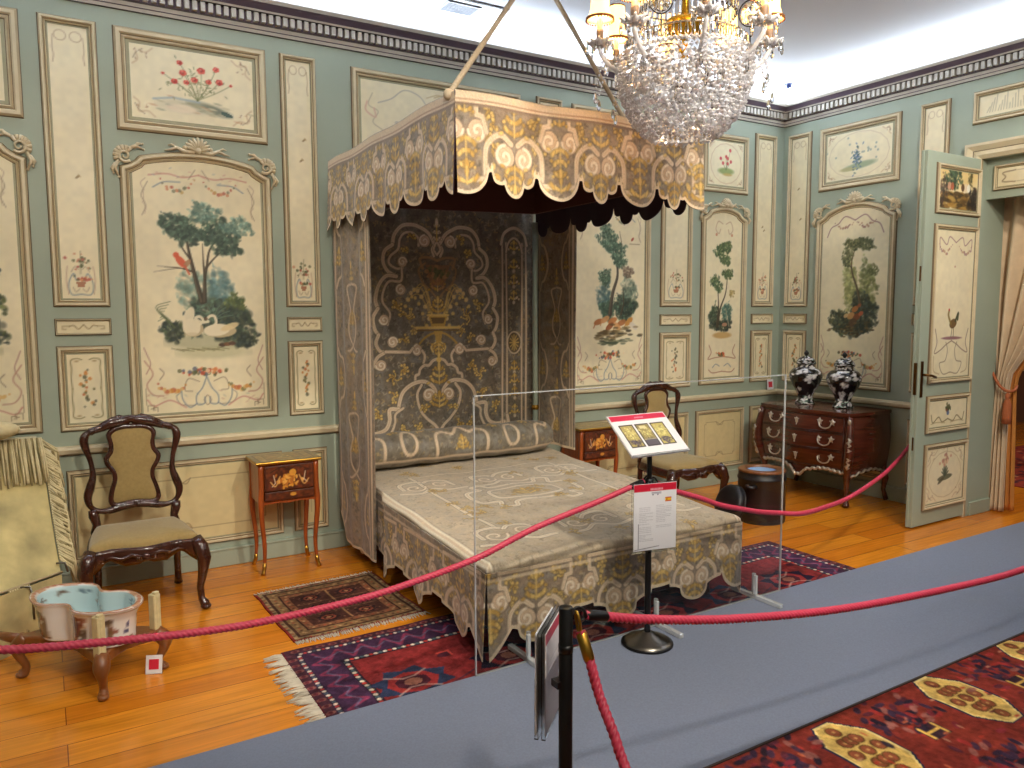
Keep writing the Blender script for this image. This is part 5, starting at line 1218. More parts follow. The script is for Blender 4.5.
c.mottle(.12, .025); c.mottle(.1, .15)
rug_obj('large_rust_rug', c, .001, .008, 'large rust red rug with yellow octagons in the right foreground')
# --- visitor runner
b = MB(); b.box((-3.0, 1.898, .0095), (9.6, 2.948, .0135), 'runner_blue'); b.box((-3.0, 1.888, .0093), (9.6, 1.8978, .0137), 'runner_edge')
tag(b.build('visitor_runner'), 'plain grey blue visitor runner carpet leading to the open doorway', 'carpet')

# ================================================================== CHAIRS
def make_chair(label):
    t = empty('side_chair'); tag(t, label, 'chair', 'carved side chairs along the back wall')
    FX, BX, FY, BY, ST = .275, .225, -.235, .225, .415
    def outl(k=1.0, n=10):
        P = []
        for i in range(n+1): u = -1+2*i/n; P.append((FX*k*u, FY*k-.022*math.cos(u*PI*1.5)*(1 if abs(u) < .66 else .3)))
        for i in range(1, n+1): u = i/n; P.append((FX*k+(BX-FX)*k*u+.012*math.sin(u*PI), FY*k+(BY-FY)*k*u))
        for i in range(1, n+1): u = i/n; P.append((BX*k*(1-2*u), BY*k))
        for i in range(1, n): u = i/n; P.append((-BX*k-(FX-BX)*k*u-.012*math.sin(u*PI), BY*k+(FY-BY)*k*u))
        return P
    b = MB(); O = outl(.97); m_ = len(O); rings = []
    for k, z in ((1.0, .375), (1.0, .400), (.985, .418), (.94, .432), (.8, .444), (.5, .452), (.2, .455)): rings.append([(x*k, y*k, z) for x, y in O])
    vs = [v for r_ in rings for v in r_]; fs = [(i*m_+j, i*m_+(j+1) % m_, (i+1)*m_+(j+1) % m_, (i+1)*m_+j) for i in range(6) for j in range(m_)]+[tuple(6*m_+j for j in range(m_)), tuple(range(m_))]
    b.add(vs, fs, 'chair_cloth', True); b.build('seat', t)
    # rails with a scalloped carved apron
    b = MB(); O = outl(1.0, 16); m_ = len(O)
    def low(i): 
        u = i/16*2-1
        return .325+.022*math.cos(u*PI*3)-(.02 if abs(u) < .2 else 0)-(.03*abs(u)**4) if i <= 16 else .330
    vs = []
    for i, (x, y) in enumerate(O):
        zl = low(i); vs += [(x, y, zl), (x*1.03, y*1.04, zl+.02), (x*1.015, y*1.02, .385), (x*1.0, y*1.0, .402), (x*.93, y*.92, .402), (x*.93, y*.92, zl)]
    fs = [(i*6+j, i*6+(j+1) % 6, ((i+1) % m_)*6+(j+1) % 6, ((i+1) % m_)*6+j) for i in range(m_) for j in range(6)]
    b.add(vs, fs, 'chair_wood', True)
    for s in (-1, 1):
        b.tube([(s*.02, FY-.035, .352), (s*.07, FY-.03, .370), (s*.12, FY-.018, .350), (s*.16, FY-.012, .366), (s*.20, FY-.01, .352)], [.012, .010, .010, .008, .005], 'chair_wood', 6)
        b.sphere((s*.04, FY-.034, .348), .014, 'chair_wood', 8, 5)
    b.sphere((0, FY-.038, .35), (.022, .012, .022), 'chair_wood', 10, 6)
    b.build('carved_seat_rail', t)
    for s in (-1, 1):
        b = MB(); b.tube([(s*.255, -.205, .395), (s*.278, -.235, .35), (s*.292, -.250, .29), (s*.283, -.243, .21), (s*.268, -.228, .12), (s*.272, -.232, .055), (s*.285, -.248, .030), (s*.292, -.258, .016)], [.036, .042, .038, .027, .019, .019, .026, .022], 'chair_wood', 10)
        b.sphere((s*.289, -.255, .016), (.030, .032, .016), 'chair_wood', 10, 6); b.sphere((s*.290, -.262, .32), (.018, .014, .03), 'chair_wood', 8, 6); b.build('leg', t)
        b = MB(); b.tube([(s*.215, .205, .40), (s*.215, .215, .28), (s*.212, .22, .16), (s*.215, .238, .06), (s*.218, .255, .012)], [.024, .022, .020, .020, .023], 'chair_wood', 8); b.sphere((s*.218, .258, .012), (.026, .028, .012), 'chair_wood', 8, 5); b.build('leg', t)
    def yb(z): return .215+.10*max(0, z-.42)
    def T3(P): return [(x, yb(z), z) for x, z in P]
    for s in (-1, 1):
        b = MB(); b.tube([(s*.215, .212, .39), (s*.205, .218, .44), (s*.218, .222, .49), (s*.222, .224, .525)], [.026, .022, .028, .024], 'chair_wood', 8); b.build('back_post', t)
    b = MB()
    for s in (-1, 1):
        P = crv(T3([(s*x*.94, z) for x, z in ((.0, .532), (.07, .528), (.14, .512), (.20, .515), (.245, .545), (.258, .60), (.240, .66), (.224, .72), (.232, .80), (.252, .87), (.262, .92), (.25, .955), (.215, .975), (.16, .99), (.11, 1.012), (.05, 1.022), (0, 1.034))]), 4)
        r_ = [.019+.005*math.sin(i*.35)+(.007 if i > len(P)*.72 else 0) for i in range(len(P))]; b.tube(P, r_, 'chair_wood', 8)
    b.build('back_frame', t)
    b = MB()
    SP = [(0, .548), (.06, .542), (.105, .54), (.125, .565), (.116, .62), (.098, .68), (.102, .73), (.128, .775), (.136, .81), (.112, .85), (.108, .90), (.118, .945), (.09, .975), (.04, .988), (0, .988)]
    loop = SP+[(-x, z) for x, z in reversed(SP[1:-1])]
    b.tube(crv(T3(loop), 3, closed=True), .016, 'chair_wood', 8, closed=True)
    b.build('splat_frame', t)
    b = MB()
    for s in (-1, 1):
        b.tube(T3([(s*.02, 1.03), (s*.06, 1.045), (s*.10, 1.035), (s*.14, 1.015), (s*.18, .995)]), [.016, .016, .013, .012, .006], 'chair_wood', 7)
        b.tube(T3([(s*.01, 1.012), (s*.05, 1.005), (s*.09, .985), (s*.12, .965)]), [.012, .012, .010, .006], 'chair_wood', 6)
    b.sphere((0, yb(1.04)-.012, 1.035), (.035, .02, .022), 'chair_wood', 12, 7); b.build('carved_crest', t)
    b = MB(); O = [(p.x, p.y) for p in crv([(x, z, 0) for x, z in loop], 3, closed=True)]; m_ = len(O); vs = []; cz = .77
    for k, h in ((.98, .0), (.9, .012), (.6, .020), (.2, .022)):
        vs += [(x*k, yb(cz+(z-cz)*k)-h, cz+(z-cz)*k) for x, z in O]
    fs = [(i*m_+j, i*m_+(j+1) % m_, (i+1)*m_+(j+1) % m_, (i+1)*m_+j) for i in range(3) for j in range(m_)]+[tuple(3*m_+j for j in range(m_))]
    vs2 = [(x, yb(z)+.012, z) for x, z in O]; o2 = len(vs); vs += vs2; fs += [tuple(o2+j for j in range(m_))]+[(j, (j+1) % m_, o2+(j+1) % m_, o2+j) for j in range(m_)]
    b.add(vs, fs, 'chair_cloth', True); b.build('backrest', t)
    return t
ch = make_chair('carved dark wood chair with olive seat beside the small left table'); ch.location = (.415, 4.73, 0)
c2 = copy_tree(ch); c2.location = (4.42, 4.66, 0); c2['label'] = 'carved dark wood chair with olive seat behind the black canister'

# ================================================================== SMALL TABLES
def make_table(label):
    t = empty('marquetry_bedside_table'); tag(t, label, 'side table', 'small marquetry tables flanking the bed')
    W, D_ = .185, .13
    c = Canvas(-W-.02, -D_-.02, W+.02, D_+.02, (150, 118, 62), .0045, 401); c.poly(rect(-W+.01, -D_+.01, W-.01, D_-.01), (110, 70, 36)); c.poly(rect(-W+.02, -D_+.02, W-.02, D_-.02), (176, 138, 74)); c.poly(rect(-.12, -.08, .12, .08), (160, 122, 62))
    c.line(rect(-.12, -.08, .12, .08)+[(-.12, -.08)], .005, (96, 60, 30)); sprig(c, 0, 0, .06); c.mottle(.15, .02)
    S, T = np.meshgrid(c.X, c.Y); painted('tabletop', np.stack([S, T, np.full_like(S, .722)], -1), c.a, c.nx, c.ny, 'inlay', t, solid=.018, edge='brass')
    b = MB()
    for x0, x1, y0, y1 in ((-W, -W+.012, -D_, D_), (W-.012, W, -D_, D_), (-W, W, D_-.012, D_)): b.box((x0, y0, .465), (x1, y1, .703), 'satinwood')
    b.box((-W, -D_+.004, .455), (W, D_, .47), 'satinwood'); b.box((-W+.03, -D_+.004, .69), (W-.03, -D_+.02, .703), 'satinwood'); b.box((-W+.012, -D_+.02, .47), (W-.012, -D_+.03, .69), 'kingwood')
    # the scalloped lower rail
    b.prism([(-W, .465), (W, .465), (W, .43), (W*.8, .448), (W*.3, .452), (0, .445), (-W*.3, .452), (-W*.8, .448), (-W, .43)], -D_+.002, -D_+.016, 'satinwood', M=lambda x, y, z: (x, z, y)); b.build('cabinet_body', t)
    for nm, z0, z1, big in (('marquetry_door', .532, .690, True), ('drawer', .472, .526, False)):
        c = Canvas(-W+.03, z0, W-.03, z1, (98, 46, 22), .004, 402); c.mottle(.3, .015); c.line(rect(-W+.036, z0+.005, W-.036, z1-.005)+[(-W+.036, z0+.005)], .004, (60, 28, 16))
        if big:
            for i in range(60): c.dab(c.rd.gauss(0, .035), z0+.06+c.rd.gauss(0, .02), .013, c.rd.choice([(222, 150, 50), (236, 176, 84), (190, 110, 40)]), .95, ry=.007, rot=c.rd.uniform(0, 3))
            c.dab(.02, z0+.11, .022, (230, 160, 60), .95); c.line([(-.10, z0+.10), (-.09, z0+.05), (-.11, z0+.03)], .006, (226, 200, 170)); c.line([(.10, z0+.11), (.09, z0+.06), (.11, z0+.04)], .006, (226, 200, 170)); c.cur([(-.12, z0+.12), (-.05, z0+.15), (0, z0+.13), (.05, z0+.15), (.12, z0+.12)], .006, (60, 30, 18))
            c.cur([(-.06, z0+.09), (-.09, z0+.03), (-.12, z0+.06)], .008, (214, 160, 90)); c.cur([(.06, z0+.09), (.09, z0+.03), (.12, z0+.06)], .008, (214, 160, 90))
        else: c.dab(.02, z0+.03, .02, (226, 160, 60), .9, ry=.012)
        S, Z = np.meshgrid(c.X, c.Y); o = painted(nm, np.stack([S, np.full_like(S, -D_+.001), Z], -1), c.a, c.nx, c.ny, 'inlay', t, solid=-.014, edge='kingwood')
        b = MB(); b.sphere((0, -D_-.004, z1-.02 if big else (z0+z1)/2), (.007, .004, .009), 'steel', 8, 5); b.build('keyhole_plate', o)
    for sx in (-1, 1):
        for sy in (-1, 1):
            b = MB(); x = sx*(W-.012); y = sy*(D_-.012)
            P = [(x, y, .703), (x, y, .55), (x+sx*.006, y+sy*.004, .46), (x+sx*.004, y+sy*.002, .36), (x-sx*.010, y-sy*.008, .20), (x-sx*.008, y-sy*.006, .09), (x+sx*.004, y+sy*.004, .012)]
            b.tube(crv(P, 4), [.020-.0105*min(1, max(0, (i-8)/15)) for i in range(25)], 'satinwood', 6)
            l = b.build('leg', t)
            b = MB(); b.tube([(x-sx*.007, y-sy*.005, .075), (x-sx*.004, y-sy*.003, .04), (x+sx*.004, y+sy*.004, .012), (x+sx*.007, y+sy*.007, .001)], [.0125, .0135, .0125, .016], 'brass', 8); b.build('brass_foot', l)
    return t
nt1 = make_table('small marquetry table on slim legs between left chair and bed'); nt1.location = (1.29, 4.985, 0)
nt2 = copy_tree(nt1); nt2.location = (3.79, 5.02, 0); nt2['label'] = 'small marquetry table on slim legs behind the tilted picture board'

# ================================================================== COMMODE (front faces local -y, turned to face the room from the right wall)
com = empty('bombe_commode', (5.925, 4.405, 0), R(-90)); tag(com, 'swelling mahogany chest of three drawers with silvery mounts against right wall', 'commode')
HW, HD = .44, .285
def cfront(u, z):
    """u -1..1 across the front; swelling and serpentine front"""
    t = (z-.30)/.48; bul = .055*math.sin(max(0, min(1, t))*PI)**.9-.03*(1-min(1, max(0, t)))**2*0
    wx = HW+.03*math.sin(max(0, min(1, t))*PI*.9)-.0
    y = -HD+.045-.06*math.cos(u*PI*.5)-bul*(.75+.25*math.cos(u*PI)) - .012*math.cos(u*PI*2)
    return (u*wx, y, z)
def cside(sx, v, z):
    t = max(0, min(1, (z-.30)/.48)); x0, y0, _ = cfront(sx, z)
    return (x0+sx*.05*math.sin(v*PI)*(.4+.6*math.sin(t*PI)), y0+(HD-y0)*v, z)
b = MB(); 
b.grid(lambda u, v: cfront(u*2-1, .30+.465*v), 30, 14, 'mahogany')
for s in (-1, 1): b.grid(lambda u, v: cside(s, u, .30+.465*v), 12, 14, 'mahogany')
b.grid(lambda u, v: ((u*2-1)*HW, HD, .30+.465*v), 2, 2, 'mahogany_dark'); b.box((-HW+.02, -HD+.06, .29), (HW-.02, HD, .31), 'mahogany_dark')
# hanging apron
def ap_low(u): return .235+.05*abs(math.sin(u*PI*1.0))+.03*abs(u)**3*1.2-(.03 if abs(u) < .12 else 0)
b.grid(lambda u, v: (lambda p: (p[0], p[1]+.004, .305+(ap_low(u*2-1)-.305)*v))(cfront(u*2-1, .305)), 40, 3, 'mahogany')
for s in (-1, 1): b.grid(lambda u, v: (lambda p: (p[0], p[1], .305+(.225+.06*math.sin(u*PI)-.305)*v))(cside(s, u, .305)), 14, 3, 'mahogany')
b.build('carcass', com)
# top
b = MB(); O = []
for i in range(25): u = -1+2*i/24; x, y, _ = cfront(u, .77); O.append((x*1.035, y-.022))
for i in range(1, 9): x, y, _ = cside(1, i/8, .77); O.append((x*1.03+.006, min(y, HD-.0)))
for i in range(8, 0, -1): x, y, _ = cside(-1, i/8, .77); O.append((x*1.03-.006, min(y, HD)))
b.prism(O, .768, .80, 'mahogany'); b.build('commode_top', com, bevel=.006)
for k, (z0, z1) in enumerate(((.632, .755), (.482, .618), (.325, .468))):
    d = MB(); d.grid(lambda u, v: (lambda p: (p[0], p[1]-.008, p[2]))(cfront((u*2-1)*.90, z0+(z1-z0)*v)), 28, 6, 'mahogany')
    rim = [(lambda p: (p[0], p[1]-.010, p[2]))(cfront(u*.90, z0)) for u in np.linspace(-1, 1, 20)]+[(lambda p: (p[0], p[1]-.010, p[2]))(cfront(u*.90, z1)) for u in np.linspace(1, -1, 20)]
    d.tube(rim, .005, 'mahogany_dark', 5, closed=True); dr = d.build('drawer', com)
    zc = (z0+z1)/2
    for cu in (-.56, .56):
        h = MB(); x, y, _ = cfront(cu, zc); y -= .014
        for s in (-1, 1):
            h.sphere((x+s*.062, y-.004, zc+.018), (.020, .008, .022), 'silvered', 8, 6)
            for a in range(5): t_ = a*1.25+.3; h.tube([(x+s*.062, y-.004, zc+.018), (x+s*.062+.030*math.cos(t_), y-.002, zc+.018+.030*math.sin(t_))], [.008, .004], 'silvered', 5)
        h.tube(crv([(x-.062, y-.016, zc+.012), (x-.045, y-.022, zc-.022), (x, y-.024, zc-.036), (x+.045, y-.022, zc-.022), (x+.062, y-.016, zc+.012)], 4), .006, 'silvered', 6)
        h.build('drawer_handle', dr)
    h = MB(); x, y, _ = cfront(0, zc)
    h.sphere((x, y-.012, zc+.008), (.016, .006, .028), 'silvered', 8, 6); h.sphere((x, y-.012, zc-.028), (.008, .005, .012), 'silvered', 6, 4)
    for s in (-1, 1): h.tube([(x, y-.012, zc+.01), (x+s*.022, y-.012, zc+.025)], [.007, .004], 'silvered', 5)
    h.build('keyhole_plate', dr)
for sx in (-1, 1):
    l = MB(); x, y, _ = cfront(sx, .52); x2, y2, _ = cfront(sx, .76); x3, y3, _ = cfront(sx, .30)
    P = [(x2, y2, .765), (x+sx*.004, y-.006, .60), (x+sx*.006, y-.01, .46), (x3+sx*.002, y3-.008, .33), (x3-sx*.012, y3+.012, .22), (x3-sx*.016, y3+.018, .12), (x3-sx*.004, y3+.002, .05), (x3+sx*.008, y3-.012, .012)]
    l.tube(crv(P, 3), [.026, .028, .031, .034, .037, .040, .041, .040, .038, .036, .032, .028, .025, .022, .020, .018, .017, .018, .021, .025, .028, .028][:22], 'mahogany', 8); lo = l.build('leg', com)
    m_ = MB(); P = []
    for q, z in enumerate(np.linspace(.60, .34, 14)):
        xx, yy, _ = cfront(sx, z); P.append((xx+sx*.02+(.010 if q % 2 else -.010), yy-.036, z))
    m_.tube(P, [.008+.009*abs(math.sin(i*.9)) for i in range(14)], 'silvered', 6); m_.build('corner_mount', lo)
    m_ = MB(); xx, yy, _ = cfront(sx, .73); m_.sphere((xx+sx*.012, yy-.026, .73), (.018, .010, .024), 'silvered', 8, 6); m_.build('corner_mount', lo)
    l = MB(); l.tube([(sx*(HW-.02), HD-.03, .32), (sx*(HW+.015), HD-.03, .2), (sx*(HW-.0), HD-.03, .1), (sx*(HW+.03), HD-.03, .012)], [.03, .028, .018, .022], 'mahogany', 8); l.build('leg', com)
m_ = MB()
rg = random.Random(3)
P = []
for i in range(90):
    u = -.96+1.92*i/89; x, y, _ = cfront(u, .305); P.append((x, y-.014, ap_low(u)+.016+.010*math.sin(i*1.3)))
m_.tube(P, [.009+.005*abs(math.sin(i*.8)) for i in range(90)], 'silvered', 6); m_.build('apron_mount', com)
m_ = MB(); P = []
for i in range(30):
    v = .06+.88*i/29; x, y, _ = cside(1, v, .305); P.append((x+.008, y, .245+.06*math.sin(v*PI)+.008*math.sin(i*1.4)))
m_.tube(P, [.008+.004*abs(math.sin(i*.8)) for i in range(30)], 'silvered', 6); m_.build('apron_mount', com)

# ================================================================== VASES
def make_vase(label):
    t = empty('lidded_porcelain_vase'); tag(t, label, 'vase', 'black porcelain vases on the commode')
    def wrap(name, prof, seed, green):
        c = Canvas(0, 0, 1, 1, (26, 24, 26), .006, seed); zmax = prof[-1][1]; zmin = prof[0][1]
        for i in range(120):
            x = c.rd.random(); y = c.rd.random()**.8
            for k in range(4): c.dab(x+c.rd.gauss(0, .014), y+c.rd.gauss(0, .02), .018, c.rd.choice([(216, 214, 214), (230, 228, 224), (186, 184, 190)]), .95, ry=.022)
            if c.rd.random() < .5: c.line([(x, y), (x+c.rd.gauss(0, .06), y+c.rd.gauss(0, .08))], .008, (120, 124, 110), .8)
        if green:
            for i in range(90): c.dab(c.rd.random(), c.rd.random()*green, .02, c.rd.choice([(110, 156, 134), (180, 206, 190), (60, 90, 80), (220, 220, 214)]), .85, ry=.018)
        n = 64; zz = np.array([p[1] for p in prof]); rr_ = np.array([p[0] for p in prof]); k = 60
        tt = np.linspace(0, 1, k); idx = tt*(len(prof)-1); R_ = np.interp(idx, np.arange(len(prof)), rr_); Z_ = np.interp(idx, np.arange(len(prof)), zz)
        U, V = np.meshgrid(np.linspace(0, 1, n), tt); C = c.sample(U, V)
        X = R_[:, None]*np.cos(U*2*PI); Y = R_[:, None]*np.sin(U*2*PI)
        o = painted(name, np.stack([X, Y, np.broadcast_to(Z_[:, None], X.shape)], -1), C, n, k, 'porcelain', t); return o
    P = crv([(.085, .0, 0), (.088, .012, 0), (.072, .04, 0), (.066, .07, 0), (.090, .13, 0), (.125, .19, 0), (.145, .245, 0), (.140, .285, 0), (.110, .32, 0), (.078, .335, 0), (.074, .36, 0)], 5)
    wrap('vase_body', [(0, 0)]+[(p.x, max(0, p.y)) for p in P], 411, .32)
    P = crv([(.086, .362, 0), (.088, .372, 0), (.082, .39, 0), (.062, .418, 0), (.030, .432, 0), (.012, .438, 0)], 4)
    lid = wrap('vase_lid', [(p.x, p.y) for p in P], 412, 1.0)
    b = MB(); b.lathe([(.012, .434), (.012, .442), (.020, .450), (.023, .462), (.018, .474), (.008, .480), (.006, .486), (0, .489)], 'black_metal', n=14); b.build('lid_knob', lid)
    return t
v1 = make_vase('black and white lidded vase on the commode, nearer the room corner'); v1.location = (5.95, 4.62, .80)
v2 = copy_tree(v1); v2.location = (5.97, 4.24, .80); v2['label'] = 'black and white lidded vase on the commode, nearer the open door'; v2.rotation_euler = (0, 0, 2.1)

# ================================================================== BLACK CANISTER AND ITS LID
can = empty('black_leather_canister', (4.79, 4.10, 0)); tag(can, 'black leather canister with wooden rim standing on boards before the commode', 'canister')
b = MB(); b.lathe([(0, 0), (.180, 0), (.184, .01), (.182, .10), (.180, .33), (.186, .335), (.186, .352), (.180, .357), (.178, .395)], 'black_leather', n=40); b.build('canister_body', can)
b = MB(); b.lathe([(.178, .395), (.184, .402), (.180, .412), (.160, .416), (.120, .414), (.112, .408), (.112, .395)], 'walnut', n=40); b.build('wooden_rim', can)
b = MB(); b.lathe([(.112, .400), (.108, .37), (.09, .33), (.05, .31), (0, .305)], 'blue_water', n=32); b.build('porcelain_basin', can)
b = MB(); b.tube([(-.176, -.03, .30), (-.215, -.04, .305), (-.225, -.06, .30), (-.205, -.085, .295), (-.160, -.085, .30)], .014, 'black_leather', 8); b.build('handle', can)
lid = empty('canister_lid', (4.475, 4.13, .0)); tag(lid, 'round black leather lid propped on edge left of the canister', 'lid')
M = Matrix.Translation((0, 0, .162)) @ Euler((0, R(-70), R(-12))).to_matrix().to_4x4() @ Matrix.Scale(.93, 4)
def ml(bm_, name, par): 
    o = bm_.build(name, par); o.matrix_local = M; return o
b = MB(); b.lathe([(0, .05), (.05, .052), (.13, .046), (.155, .036), (.163, .02), (.165, -.03), (.158, -.032), (.156, .01), (0, .02)], 'black_leather', n=36); lb = ml(b, 'lid_shell', lid)
b = MB(); b.lathe([(.166, -.030), (.170, -.026), (.170, -.016), (.165, -.012)], 'black_metal', n=36); ml(b, 'lid_band', lid)

# ================================================================== FOOTBATH AND STAND
stand = empty('footbath_stand', (.12, 3.92, 0), R(-55)); tag(stand, 'low walnut stand on curved legs with pale posts under the footbath', 'stand')
b = MB(); LX, LY = .255, .15
O = [(p.x, p.y) for p in crv([(LX+.01, LY+.01, 0), (LX-.03, 0, 0), (LX+.01, -LY-.01, 0), (.14, -LY+.015, 0), (0, -LY+.05, 0), (-.14, -LY+.015, 0), (-LX-.01, -LY-.01, 0), (-LX+.03, 0, 0), (-LX-.01, LY+.01, 0), (-.14, LY-.015, 0), (0, LY-.05, 0), (.14, LY-.015, 0)], 4, closed=True)]
b.prism(O, .15, .20, 'walnut'); b.build('stand_frame', stand, bevel=.008)
b = MB(); b.tube([(-LX-.0, LY-.02, .165), (-LX-.10, LY-.01, .172), (-LX-.20, LY+.0, .168)], [.028, .022, .016], 'walnut', 8)
b.tube([(-LX-.0, -LY+.02, .165), (-LX-.10, -LY+.0, .172), (-LX-.20, -LY, .168)], [.028, .022, .016], 'walnut', 8); b.build('shaft_end', stand)
for sx in (-1, 1):
    for sy in (-1, 1):
        b = MB(); x, y = sx*LX, sy*LY
        b.tube(crv([(x-sx*.01, y-sy*.01, .19), (x+sx*.012, y+sy*.012, .15), (x+sx*.014, y+sy*.014, .11), (x-sx*.004, y-sy*.004, .055), (x+sx*.0, y+sy*.0, .025), (x+sx*.012, y+sy*.012, .012)], 4), [.030, .032, .034, .035, .035, .034, .032, .028, .024, .021, .019, .018, .017, .017, .018, .019, .020, .022, .023, .021, .017][:21], 'walnut', 8)
        b.sphere((x+sx*.010, y+sy*.010, .014), (.024, .024, .014), 'walnut', 10, 6); b.build('leg', stand)
for sy in (-1, 1):
    b = MB(); x, y = LX-.015, sy*(LY-.005); b.box((x-.019, y-.019, .18), (x+.019, y+.019, .362), 'cream_paint', .003); b.box((x+.0, y-.013, .362), (x+.019, y+.013, .374), 'cream_paint', .002); b.box((x-.021, y-.007, .19), (x+.021, y+.007, .355), 'cream_paint', .002); b.build('cream_post', stand)
fb = empty('porcelain_footbath', (.105, 3.885, .2), R(-55)); fb.scale = (1.12, 1.06, .95); tag(fb, 'waisted white porcelain footbath, pale blue inside, with painted flowers', 'footbath')
def fbr(t, k, kx=1):
    """violin-shaped outline"""
    x = .27*math.cos(t); y = .155*math.sin(t); q = 1-.42*math.exp(-(x/.075)**2); return x*k, y*k*q
n = 96; c = Canvas(0, 0, 1, 1, (226, 226, 222), .004, 421)
for x, y, cc, r in [(c.rd.random(), c.rd.uniform(.2, .75), c.rd.choice([(120, 60, 50), (84, 70, 60), (60, 70, 110), (150, 110, 70)]), .010) for _ in range(60)]:
    for k in range(5): c.dab(x+c.rd.gauss(0, .008), y+c.rd.gauss(0, .04), r, cc, .85, ry=.03)
c.poly([(0, .93), (1, .93), (1, 1), (0, 1)], (176, 120, 90)); 
for xx in (.80, .30):
    c.dab(xx, .5, .022, (110, 60, 66), .95, ry=.19); c.dab(xx, .52, .014, (70, 50, 90), .95, ry=.12); c.dab(xx, .25, .009, (170, 110, 60), .95, ry=.08)
for xx in (.68, .92, .18, .45): c.poly([(xx-.018, .2), (xx+.018, .2), (xx+.006, .5), (xx, .62), (xx-.006, .5)], (110, 84, 60), .9)
prof = [(.80, .0), (.84, .004), (.86, .03), (.87, .08), (.90, .13), (.955, .165), (1.0, .176), (1.005, .182)]
U, V = np.meshgrid(np.linspace(0, 1, n), np.linspace(0, 1, 40)); ks = np.interp(V*(len(prof)-1), range(len(prof)), [p[0] for p in prof]); zs = np.interp(V*(len(prof)-1), range(len(prof)), [p[1] for p in prof])
def vio(U, k): x = .27*np.cos(U*2*PI); y = .155*np.sin(U*2*PI); return x*k, y*k*(1-.42*np.exp(-(x/.075)**2))
X, Y = vio(U, ks); painted('outer_wall', np.stack([X, Y, zs], -1), c.sample(U, V), n, 40, 'porcelain', fb)
c = Canvas(0, 0, 1, 1, (190, 212, 214), .004, 422)
for _ in range(22):
    x, y = c.rd.random(), c.rd.uniform(.35, .85); cc = c.rd.choice([(110, 90, 76), (100, 120, 130), (150, 110, 84)])
    for k in range(6): c.dab(x+c.rd.gauss(0, .012), y+c.rd.gauss(0, .03), .010, cc, .8, ry=.02)
prof = [(.0, .018), (.5, .018), (.78, .022), (.82, .05), (.83, .12), (.85, .168), (.865, .178)]
V2 = V; ks = np.interp(V2*(len(prof)-1), range(len(prof)), [p[0] for p in prof]); zs = np.interp(V2*(len(prof)-1), range(len(prof)), [p[1] for p in prof]); X, Y = vio(U, ks)
painted('pale_blue_inside', np.stack([X, Y, zs], -1), c.sample(U, V2), n, 40, 'porcelain', fb)
c = Canvas(0, 0, 1, 1, (214, 206, 196), .004, 423)
for i in range(60): c.dab(i/60, .5, .007, (166, 96, 66), .9, ry=.3)
for i in range(8): c.poly([(i/8, 0), (i/8+.05, 0), (i/8+.05, 1), (i/8, 1)], (176, 128, 96), .8)
c.poly([(0, .9), (1, .9), (1, 1), (0, 1)], (150, 90, 66))
ks = .865+.14*V; X, Y = vio(U, ks); painted('painted_rim', np.stack([X, Y, .178+.006*np.sin(V*PI)+.004*V], -1), c.sample(U, V), n, 40, 'porcelain', fb)

# ================================================================== FRINGED VELVET SEAT AT THE LEFT EDGE
vs_ = empty('velvet_covered_seat', (-.62, 4.6, 0)); tag(vs_, 'pale green velvet-covered seat with long cream fringes at the left wall', 'covered seat')
A0, A1 = Vector((-1.15, 3.60, 0)), Vector((.02, 4.52, 0))       # floor line of the face towards the room
B0, B1 = Vector((-1.10, 4.90, .965)), Vector((-.045, 4.98, .965))  # top edge
off = Vector((-.62, 4.6, 0))
def q3(u, z):
    if z < .30: lo, hi, t = Vector((A0.x, A0.y, 0)), None, 0
    a = A0.lerp(A1, u); bb = B0.lerp(B1, u); t = max(0, (z-.28)/.68); base_ = a+Vector((0, .06, 0)); return Vector((base_.x+(bb.x-base_.x)*t**.8, base_.y+(bb.y-base_.y)*t**.9, z))
b = MB(); g = lambda u, v: q3(u, .30+.66*v)-off; b.grid(g, 16, 16, 'velvet')
b.grid(lambda u, v: q3(1, .30+.66*v)*(1-u)+Vector((q3(1, .30+.66*v).x-.05, 5.08, .30+.66*v))*u-off, 8, 16, 'velvet')
b.grid(lambda u, v: (lambda f: f*(1-v)+Vector((f.x-.02, 5.08, f.z))*v)(q3(u, .96))-off, 8, 4, 'velvet'); b.build('velvet_back', vs_, recalc=True)
b = MB(); b.grid(lambda u, v: A0.lerp(A1, u)+Vector((0, .03*v, .30*v))-off, 12, 5, 'velvet'); b.grid(lambda u, v: A1.lerp(Vector((A1.x, 5.08, 0)), u)+Vector((-.0, .03*v, .30*v))-off, 6, 5, 'velvet'); b.build('velvet_seat_panel', vs_)
b = MB(); pts = [q3(u, .302)-off+Vector((.008, -.01, 0)) for u in np.linspace(.05, 1.0, 14)]; b.tube(pts, .006, 'tan_mould', 6)
b.build('braid', vs_)
for u, z in ((.86, .27), (1.0, .32)):
    b = MB(); p = q3(u, z)-off+Vector((.015, -.02, 0)); b.tube([p+Vector((-.03, 0, .03)), p+Vector((.01, -.01, .03)), p+Vector((.02, -.01, -.02)), p+Vector((.02, -.005, -.14 if u < .9 else -.02))], .0055, 'dark_steel', 6)
    b.build('iron_latch', vs_)
rg = random.Random(5)
b = MB()
for i in range(120):
    u = i/119; p = q3(u, .965)-off+Vector((.006, -.012, 0)); n_ = .225+rg.uniform(-.012, .012); z1 = .965-n_; p2 = q3(u, z1)-off+Vector((.01, -.03, 0)); jx = rg.gauss(0, .006)
    b.tube([p, (p+p2)/2+Vector((jx, -.008, 0)), p2+Vector((jx, 0, 0))], [.005, .006, .004], 'fringe' if i % 3 else 'fringe_dark', 5)
o = b.build('top_fringe', vs_); o['kind'] = 'stuff'
b = MB()
